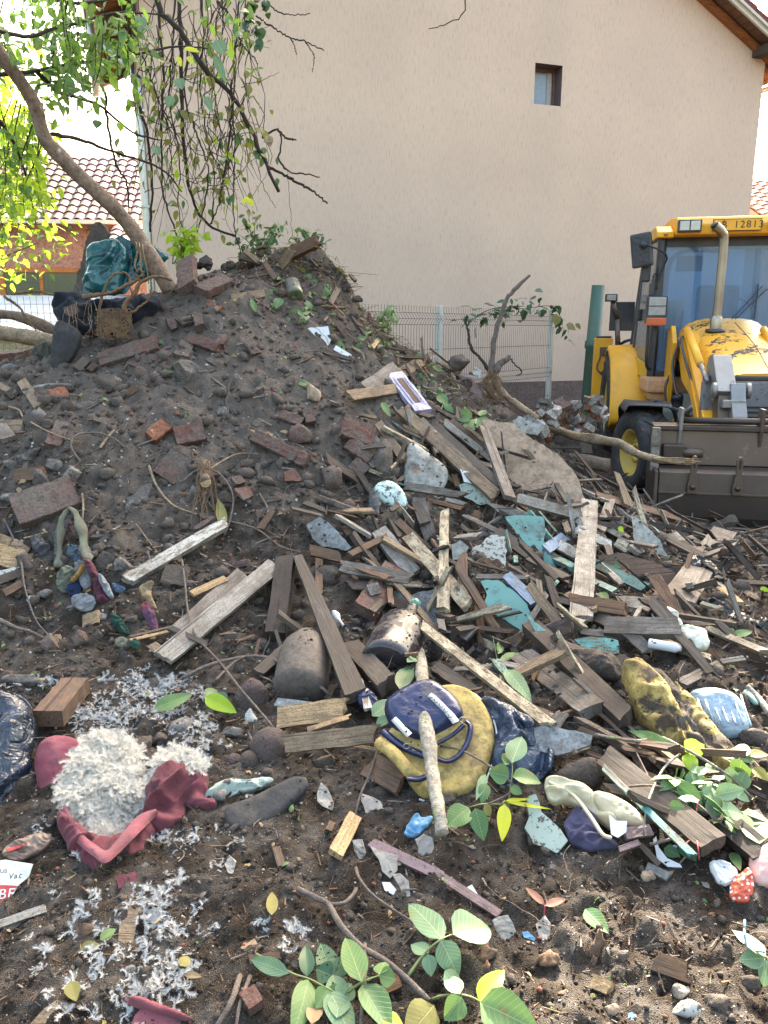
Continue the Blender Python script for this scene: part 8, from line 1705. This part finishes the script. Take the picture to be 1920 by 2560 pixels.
TB([pt(1912, 2380, .1), pt(1872, 2370, .12), pt(1862, 2340, .14), pt(1862, 2300, .15)], .003, .003, 'blueb', 'bright blue plastic string over the serrated leaves', n=16, sides=6, name='string', cat='string')

_n = bpy.data.objects
adopt(_n['plastic_jug'], [o for o in _n if o.name.startswith('jug_rib')]); adopt(_n['pouf'], [_n['pouf_top']]); adopt([o for o in _n if o.get('label', '').startswith('beige folded')][0], [_n['seam']] if 'seam' in _n else [])
# ---------------------------------------------------------------- loose earth, crumbs, splinters, feathers: uncountable small stuff
rs_ = np.random.RandomState(11)
def sample(n, pxy=None, sx=None, sy=None, bias=1.6):
    """points on the ground, denser towards the viewer"""
    if pxy is None:
        Y = 1.15 + (7.4-1.15)*rs_.rand(n)**bias; X = (rs_.rand(n)*2-1)*.60*Y + .0
    else:
        X, Y = pxy
    return X, Y
def scatter(name, X, Y, S_, tmpl, faces, m, label, flat=(1, 1, 1), align=.0, lift=.3, tilt=.5, per=None, smooth=False, near=1.):
    n = len(X); Z = H(X, Y); k = tmpl.shape[0]
    if near: g = np.clip(Y/4., .42, 1.15)**near; S_ = S_*(g if S_.ndim == 1 else g[:, None])
    a = rs_.rand(n)*2*np.pi; ca, sa = np.cos(a), np.sin(a)
    e = .03; nx_ = -(H(X+e, Y)-H(X-e, Y))/(2*e); ny_ = -(H(X, Y+e)-H(X, Y-e))/(2*e)
    nx_ = nx_+rs_.normal(0, tilt, n); ny_ = ny_+rs_.normal(0, tilt, n)
    N = np.stack([nx_, ny_, np.ones(n)], 1); N /= np.linalg.norm(N, axis=1)[:, None]
    T = np.stack([ca, sa, np.zeros(n)], 1); T -= N*(T*N).sum(1)[:, None]; T /= np.linalg.norm(T, axis=1)[:, None]; Bn = np.cross(N, T)
    P_ = np.repeat(tmpl[None], n, 0) if tmpl.ndim == 2 else tmpl[rs_.randint(0, len(tmpl), n)]
    if tmpl.ndim == 3: k = tmpl.shape[1]
    P_ = P_*np.array(flat)*S_[:, None, None] if S_.ndim == 1 else P_*S_[:, None, :]
    V = P_[..., 0:1]*T[:, None]+P_[..., 1:2]*Bn[:, None]+P_[..., 2:3]*N[:, None]
    s0 = S_ if S_.ndim == 1 else S_[:, 2]
    V[..., 0] += X[:, None]; V[..., 1] += Y[:, None]; V[..., 2] += (Z+s0*lift)[:, None]
    Fc = (faces[None]+(np.arange(n)*k)[:, None, None]).reshape(-1, faces.shape[1])
    return npmesh(name, V.reshape(-1, 3), Fc, M[m] if isinstance(m, str) else m, faces.shape[1], smooth, kind='stuff', label=label)
V1, F1 = ico(1)
def lumps(k): return np.stack([V1*(1+rs_.uniform(-.32, .32, (len(V1), 1)))*np.array([1, rs_.uniform(.6, 1), rs_.uniform(.5, .9)]) for _ in range(k)])
def sizes(n, a, b, p=3.): return a+(b-a)*rs_.rand(n)**p
X, Y = sample(26000); scatter('earth_crumbs', X, Y, sizes(26000, .0025, .016, 3.2)*1.25, lumps(12), F1, 'soil_clod', 'loose earth crumbs over the whole heap')
X, Y = sample(2600, bias=1.); scatter('earth_clods', X, Y, sizes(2600, .012, .052, 2.8), lumps(12), F1, 'rock', 'larger clods of earth over the heap', smooth=False, lift=.1, near=1.4)
M['grit'] = m_stone('pale_grit', (.42, .40, .36), (.30, .28, .25), None, 20, .2, .3); M['gritb'] = m_stone('red_grit', (.25, .09, .05), (.18, .07, .05), None, 20, .2, .3)
X, Y = sample(7000, bias=1.2); scatter('pale_grit', X, Y, sizes(7000, .0022, .0095, 3.5)*1.15, lumps(8), F1, 'grit', 'pale mortar grit over the heap')
X, Y = sample(900); scatter('red_grit', X, Y, sizes(900, .003, .016, 3)*1.15, lumps(8), F1, 'gritb', 'crumbs of red brick over the heap')
# splinters: thin bars
def slat(seed):
    V, Fc = rough_bar(1, .09, .05, seed, (.12, .12), 2, 1, .01); return np.array(V), np.array([f for f in Fc if len(f) == 4])
sl = [slat(q) for q in range(8)]; SV = np.stack([s[0] for s in sl]); SF = sl[0][1]
def splint(name, n, m, a, b, label, x0=-9, bias=1.4, xmin=None):
    X, Y = sample(n, bias=bias)
    if xmin is not None:
        k = X > xmin+(Y-4)*-.15; X, Y = X[k], Y[k]
    s = sizes(len(X), a, b, 2.2); S3 = np.stack([s, np.clip(s*1.1, .02, .12), np.clip(s*.9, .02, .1)], 1)
    return scatter(name, X, Y, S3, SV, SF, m, label, lift=.12, tilt=.25)
splint('wood_splinters', 1300, 'grey', .02, .12, 'grey wood splinters strewn over the heap', bias=1.3); splint('wood_splinters', 1000, 'tan', .012, .07, 'pale fresh wood splinters strewn over the heap'); splint('wood_splinters', 1300, 'brownw', .02, .12, 'brown wood splinters and bark chips strewn over the heap')
splint('wood_splinters', 700, 'greyd', .06, .32, 'dark broken laths in the wood jumble on the right', xmin=.25, bias=.8); splint('wood_splinters', 420, 'greyl', .06, .30, 'pale broken laths in the wood jumble on the right', xmin=.35, bias=.7); splint('wood_splinters', 500, 'orange', .02, .10, 'orange rotten chips on the right', xmin=-.1, bias=.9)
# fine roots and straw: curved hair
def hair(seed, n=7):
    rr = random.Random(seed); p = Vector((-.5, 0, 0)); a = rr.uniform(-.6, .6); pts = []
    for i in range(n+1): pts.append(p.copy()); a += rr.uniform(-.5, .5); p = p+Vector((math.cos(a), math.sin(a), rr.uniform(-.2, .35)*(1 if i < n/2 else -1)))/n
    V, Fc = tube_geo(pts, .011, .005, n, 3, 0, close=False); return np.array([v[:] for v in V]), np.array(Fc)
hs = [hair(q) for q in range(10)]; k_ = min(len(h[0]) for h in hs); HV = np.stack([h[0][:k_] for h in hs]); HF = hs[0][1]
for nm, n, m_, a, b, lb in [('rootlets', 2200, 'root', .04, .22, 'fine brown rootlets over the heap'), ('straw', 1500, 'deadw', .03, .16, 'pale straws and stalks over the heap'), ('thin_twigs', 260, 'twig', .15, .5, 'thin twigs lying over the heap')]:
    X, Y = sample(n, bias=1.3); s = sizes(n, a, b, 2); S3 = np.stack([s, s, s*.6], 1); scatter(nm, X, Y, S3, HV, HF, m_, lb, lift=.05, tilt=.35)
# dead leaves, crumpled bits
def crump(seed, w=.6):
    V, Fc, UV = leaf_geo(1, w, fold=.12+.06*seed, curl=.5, n=4, wave=.08, seed=seed, twist=.6); return np.array(V), np.array(Fc)
cs = [crump(q) for q in range(8)]; CV = np.stack([c[0] for c in cs]); CF = cs[0][1]
for n, m_, a, b, lb, bias in [(420, 'lgrey', .02, .07, 'grey dead leaves and scraps in the foreground', 2.2), (520, 'lbrown', .015, .06, 'brown dead leaves in the foreground', 2.0), (200, 'lolive', .015, .05, 'olive leaf scraps', 1.2), (260, 'lmid', .02, .055, 'small green leaf scraps on the heap', 1.0)]:
    X, Y = sample(n, bias=bias); scatter('leaf_litter', X, Y, sizes(n, a, b, 1.5), CV, CF, m_, lb, lift=.15, tilt=.5)
# green weeds strewn on the brown shoulder (right ridge)
X = rs_.uniform(-.9, .6, 160); Y = rs_.uniform(6.0, 6.9, 160); scatter('leaf_litter', X, Y, sizes(160, .04, .10, 1.5), CV, CF, 'lgreen', 'green leaves strewn on the brown shoulder', lift=.2, tilt=.6)
X = rs_.uniform(-.9, .9, 700); Y = rs_.uniform(5.9, 7.0, 700); s = sizes(700, .08, .25, 1.5); scatter('rootlets', X, Y, np.stack([s, s, s], 1), HV, HF, 'root', 'roots and fibres hanging in the brown shoulder', lift=.08, tilt=.5)
# feathers: a curved quill with soft barbs
M['feath'] = m_flat('white_feather', (.44, .45, .44), .9); M['feathw'] = m_flat('cream_feather', (.64, .59, .50), .9)
def feather(seed):
    rr = random.Random(seed); V = []; Fc = []; n = 7; c = rr.uniform(.5, 3.0); pts = []
    a = 0; p = Vector((0, 0, 0))
    for i in range(n+1): pts.append(p.copy()); a += c/n; p = p+Vector((math.cos(a), math.sin(a), rr.uniform(-.06, .14)))/n
    for i in range(n):
        d = (pts[i+1]-pts[i]).normalized(); s = Vector((-d.y, d.x, 0))
        for q in range(4):
            for sg in (-1, 1):
                b = pts[i].lerp(pts[i+1], q/4); f = (i+q/4)/n; L = (.34*math.sin(math.pi*min(1, f*.9+.12))**.6+.05)*rr.uniform(.5, 1.25); dr = (s*sg*rr.uniform(.5, 1.1)+d*1.0+Vector((0, 0, rr.uniform(-.3, .7)))).normalized(); w = d*.017; o = len(V)
                V += [b-w, b+w, b+dr*L+w*.25, b+dr*L-w*.25]; Fc.append((o, o+1, o+2, o+3))
    return np.array([v[:] for v in V]), np.array(Fc)
fs = [feather(q) for q in range(8)]; FV = np.stack([f[0] for f in fs]); FF = fs[0][1]
def pxcloud(blobs, rr):
    out = []
    for (x, y, sx, sy, n) in blobs:
        cs_ = [(x+rr.gauss(0, sx), y+rr.gauss(0, sy), rr.uniform(3, 11)) for _ in range(max(2, n//9))]
        for _ in range(int(n*(1.7 if y < 1900 else .9))):
            a, b, r = rr.choice(cs_); p = hit(a+rr.gauss(0, r), b+rr.gauss(0, r*.7)); out.append((p.x, p.y))
    return np.array(out)
rr = random.Random(4)
c = pxcloud([(380, 1715, 60, 16, 330), (420, 1740, 55, 18, 200), (230, 1795, 50, 22, 220), (330, 1790, 70, 30, 260), (450, 1800, 60, 24, 110), (480, 1880, 40, 30, 170), (110, 1710, 35, 12, 60), (90, 2070, 25, 14, 30), (410, 2080, 22, 18, 70), (450, 2130, 30, 24, 50), (440, 2200, 26, 26, 50), (400, 2280, 28, 22, 80), (350, 2250, 40, 30, 60), (420, 2330, 40, 26, 90), (250, 2300, 60, 40, 90), (390, 2400, 26, 40, 130), (230, 2400, 70, 40, 110), (380, 2470, 40, 25, 150), (460, 2450, 26, 30, 70), (150, 2430, 60, 50, 80), (550, 2130, 40, 60, 30), (740, 2315, 28, 14, 50), (720, 2360, 18, 14, 18), (300, 2530, 60, 30, 60), (560, 2250, 60, 80, 30), (640, 2040, 90, 60, 14), (250, 2200, 160, 150, 60)], rr)
scatter('feathers', c[:, 0], c[:, 1], sizes(len(c), .014, .036, 1.6), FV, FF, 'feath', 'white feathers scattered over the foreground earth', lift=.08, tilt=.45, near=0)
# feathers on the heap inside the cover
hv = bpy.data.objects.get('feather_heap'); bpy.context.view_layer.update(); h2 = bpy.data.objects['feather_tuft']; mv = np.array([(q.matrix_world@v.co)[:] for q in (hv, hv, hv, h2) for v in q.data.vertices if v.co.z > -.005]); ids = rs_.randint(0, len(mv), 2800)
Vs = []; Fs = []
for i, q in enumerate(ids):
    A = Matrix.Rotation(rr.uniform(0, 6.28), 3, 'Z')@Matrix.Rotation(rr.gauss(0, .38), 3, 'X'); Rm = np.array(A); s = rr.uniform(.016, .042); B_ = np.array(hv.matrix_world.to_3x3())
    Vs.append((FV[i % 8]@Rm.T*s)@B_.T+mv[q]+B_[:, 2]*rr.uniform(0, .010)); Fs.append(FF+i*FV.shape[1])
npmesh('feathers', np.concatenate(Vs), np.concatenate(Fs), M['feathw'], 4, False, kind='stuff', label='cream white feathers on the burst red cover')
# ---------------------------------------------------------------- half buried odds and ends that fill the heap
rf_ = random.Random(21)

def infill(n, poly, mats, label, group, wr, lr, dirn, spread, lift=(-.01, .06), name='wood_scrap', cat='wood scrap'):
    k = 0
    xs = [q[0] for q in poly]; ys = [q[1] for q in poly]
    while k < n:
        x, y = rf_.uniform(min(xs), max(xs)), rf_.uniform(min(ys), max(ys)); ins = False; j = len(poly)-1
        for i in range(len(poly)):
            (xi, yi), (xj, yj) = poly[i], poly[j]
            if (yi > y) != (yj > y) and x < (xj-xi)*(y-yi)/(yj-yi)+xi: ins = not ins
            j = i
        if not ins: continue
        p = hit(x, y); L = rf_.uniform(*lr)**1.0; w = rf_.uniform(*wr); a = dirn+rf_.gauss(0, spread); lf = rf_.uniform(*lift)
        n_ = nrm(p); X = Vector((math.cos(a), math.sin(a), 0)); X = (X-n_*X.dot(n_)+n_*rf_.gauss(0, .28)).normalized(); c = p+n_*(lf+abs(X.dot(n_))*L*.35)
        P(0, 0, 0, 0, w*F/(p-EYE).length, rf_.choice(mats), label, rf_.uniform(.008, .03), p=(c-X*L/2, c+X*L/2), jag=(L*.12, L*.2), roll=rf_.gauss(0, 22), k=.2, name=name, cat=cat, group=group, wob=w*.06, taper=(rf_.uniform(.5, 1), rf_.uniform(.6, 1.1)))
        k += 1
J = [(880, 1000), (1060, 1000), (1200, 1060), (1480, 1220), (1900, 1380), (1920, 1650), (1700, 1640), (1560, 1620), (1420, 1700), (1250, 1720), (1050, 1600), (900, 1480), (820, 1300)]
infill(175, J, ['greyd', 'greyd', 'brownw', 'grey', 'char', 'orange', 'tan', 'greyl', 'cream', 'char', 'turqd'], 'small dirty broken wood scrap half buried in the jumble right of centre', 'broken wood scraps in the right jumble', (.010, .05), (.07, .42), -.9, .7)
infill(60, J, ['grey', 'greyd', 'greyd', 'tan', 'brownw', 'greyl', 'cream', 'char'], 'broken board lying in the jumble right of centre', 'broken boards in the right jumble', (.04, .085), (.20, .55), -.85, .5, (-.01, .055), 'board_piece', 'board piece')
infill(22, [(1480, 1780), (1900, 1990), (1900, 2150), (1620, 2080), (1420, 1900)], ['greyd', 'char', 'brownw', 'grey'], 'dark stick lying at the right foot of the heap', 'dark sticks at the right foot', (.012, .05), (.12, .45), -.8, .5, (.0, .06))
infill(46, [(600, 1300), (900, 1250), (1300, 1650), (1500, 1850), (1400, 1900), (1000, 1720), (700, 1760), (560, 1600)], ['greyd', 'brownw', 'char', 'grey', 'orange'], 'small dark wood scrap sunk in the earth at the foot of the heap', 'wood scraps at the heap foot', (.012, .045), (.06, .24), -.6, .9)
infill(40, [(640, 600), (820, 640), (990, 860), (1180, 930), (1200, 1000), (950, 960), (800, 830), (640, 690)], ['greyd', 'orange', 'brownw', 'tan', 'brownw'], 'rotten stick or bark strip in the brown right shoulder of the heap', 'rotten sticks in the brown shoulder', (.01, .035), (.06, .28), -.5, .9, (.0, .05))
infill(44, [(60, 900), (420, 760), (640, 800), (860, 1000), (840, 1260), (500, 1380), (60, 1340), (0, 1000)], ['brickd', 'brickd', 'brick', 'concd', 'rock'], 'earth caked piece of broken brick sunk in the grey slope', 'broken brick pieces in the slope', (.03, .09), (.05, .16), .3, 1.5, (-.02, .02), 'brick_piece', 'brick piece')
infill(34, [(1300, 1120), (1500, 1180), (1900, 1340), (1900, 1420), (1500, 1330), (1350, 1230)], ['greyd', 'char', 'brownw', 'grey'], 'dark lath or stick strewn before the bucket', 'dark laths before the bucket', (.01, .035), (.15, .5), -.5, .5, (.0, .06))
mt = ['rock', 'rock', 'concd', 'brickd', 'conc', 'rockw']
for i in range(110):
    x, y = rf_.uniform(20, 1900), rf_.uniform(800, 1780)
    if x > 700 and y < 1000+(x-900)*.3: continue
    w = rf_.uniform(16, 40)+50*rf_.random()**4; K2(x, y, w, w*rf_.uniform(.6, .95), rf_.choice(mt), 'earth caked stone or clod sunk in the heap', group='earth caked stones in the heap', facet=.45, amp=.28, rot=rf_.uniform(-60, 60), lift=rf_.uniform(-.3, .25), sub=2)
# ragged crest: clods and root tufts along the skyline
for i in range(46):
    x = rf_.uniform(430, 1180); y = np.interp(x, [430, 520, 600, 700, 830, 900, 1000, 1180], [662, 650, 648, 622, 668, 752, 872, 950])+rf_.uniform(0, 26)
    w = rf_.uniform(14, 40); K2(x, y, w, w*.8, 'soil_clod', 'brown earth clod on the crest of the heap', name='earth_clod', cat='clod', group='earth clods on the crest', facet=.35, amp=.4, lift=rf_.uniform(.0, .5), sub=2)
tf = []
for i in range(150):
    x = rf_.uniform(600, 1150); y = np.interp(x, [600, 700, 830, 900, 1000, 1180], [655, 628, 672, 758, 878, 955])+rf_.uniform(-2, 40); p = pt(x, y, .01)
    tf.append(tube_geo([p, p+Vector((rf_.gauss(0, .05), rf_.gauss(0, .04), rf_.uniform(.0, .07))), p+Vector((rf_.gauss(0, .10), rf_.gauss(0, .07), rf_.uniform(-.06, .10)))], .004, .0015, 6, 3, 0, close=False))
v, f = merge(tf); meshobj('root_tufts', v, f, M['root'], kind='stuff', label='root tufts sticking out of the brown crest')
# earth fallen on top of everything: crumbs dropped onto the debris
bpy.context.view_layer.update(); dg = bpy.context.evaluated_depsgraph_get(); pos_ = []
rd = np.random.RandomState(5)
for i in range(26000):
    Yv = 1.3+5.3*rd.rand()**1.1; Xv = (rd.rand()*2-1)*.56*Yv
    if (Xv > 2.0 and Yv > 5.4) or float(fbm(np.array([Xv]), np.array([Yv]), .16, 3, 66)[0]) < .12: continue
    ok, loc, no, idx, ob, mw = SC.ray_cast(dg, Vector((Xv, Yv, float(H(Xv, Yv))+.6)), Vector((0, .05, -1)))
    if ok and ob.name.split('.')[0] not in ('ground', 'foliage', 'leaflet', 'leaf', 'feathers', 'feather_heap', 'twigs', 'tendrils') and no.z > .35: pos_.append(loc[:])
PS = np.array(pos_); n = len(PS); LU = lumps(12)[rd.randint(0, 12, n)]; s_ = (.002+.0065*rd.rand(n)**3.2)*np.clip(PS[:, 1]/4, .5, 1.1)*1.2
npmesh('fallen_earth', (LU*s_[:, None, None]+PS[:, None]).reshape(-1, 3), (F1[None]+(np.arange(n)*len(V1))[:, None, None]).reshape(-1, 3), M['soil'], 3, False, kind='stuff', label='crumbs of earth fallen onto the debris')

# every odd piece gets a label from its own look and the nearest marked thing beside it
bpy.context.view_layer.update()
STOP = {'on', 'in', 'at', 'under', 'with', 'below', 'above', 'beside', 'behind', 'between', 'near', 'lying', 'standing', 'half', 'pointing', 'beneath', 'before', 'across', 'over', 'from', 'by', 'to', 'through', 'leading', 'reaching', 'running', 'right', 'left', 'ending', 'leaning', 'hanging', 'sticking', 'rising', 'crossing', 'poking', 'sunk', 'buried', 'curving', 'and', 'just'}
heroes = []
for o in COL.objects:
    if o.parent is None and o.get('label') and not o.get('group') and o.get('category') and o.name.split('.')[0] not in ('tree', 'stucco_house') and o.location.y < 12:
        w_ = o['label'].split(); c_ = [w_[0]]
        for t_ in w_[1:]:
            if t_ in STOP: break
            c_.append(t_)
        if 3 <= len(c_) <= 7: heroes.append((o.matrix_world.translation.copy(), ' '.join(c_)))
ADJ = {'grey': 'grey weathered', 'greyd': 'dark weathered', 'brownw': 'brown', 'char': 'black', 'orange': 'rotten orange', 'tan': 'tan', 'greyl': 'pale grey', 'cream': 'flaking cream', 'turqd': 'chipped turquoise', 'brickd': 'dusty', 'brick': 'red', 'concd': 'grey', 'rock': 'earthy', 'conc': 'pale grey', 'rockw': 'purplish', 'rub': 'mortar covered', 'brickb': 'bright red', 'soil_clod': 'brown'}
NM = {M[k]: v for k, v in ADJ.items()}; seen = {}
for o in sorted([o for o in COL.objects if o.get('group') and o.parent is None], key=lambda o: -max(o.dimensions)):
    p = o.matrix_world.translation; near = sorted(heroes, key=lambda h: (h[0]-p).length)[:7]; d = max(o.dimensions); sz = 'long' if d > .26 else ('small' if d < .09 else '')
    kind = o['category'] if o['category'] != 'rubble' else 'rubble brick'
    for h in near:
        for rel in ('beside', 'left of', 'right of'):
            if rel == 'left of' and not p.x < h[0].x-.04: continue
            if rel == 'right of' and not p.x > h[0].x+.04: continue
            lb = ' '.join(f"{sz} {NM.get(o.data.materials[0], '')} {kind} {'' if rel != 'beside' else 'close '}{rel} the {h[1]}".replace('close beside', 'beside').split())
            if lb not in seen: break
        if lb not in seen: break
    seen[lb] = 1; o['label'] = lb
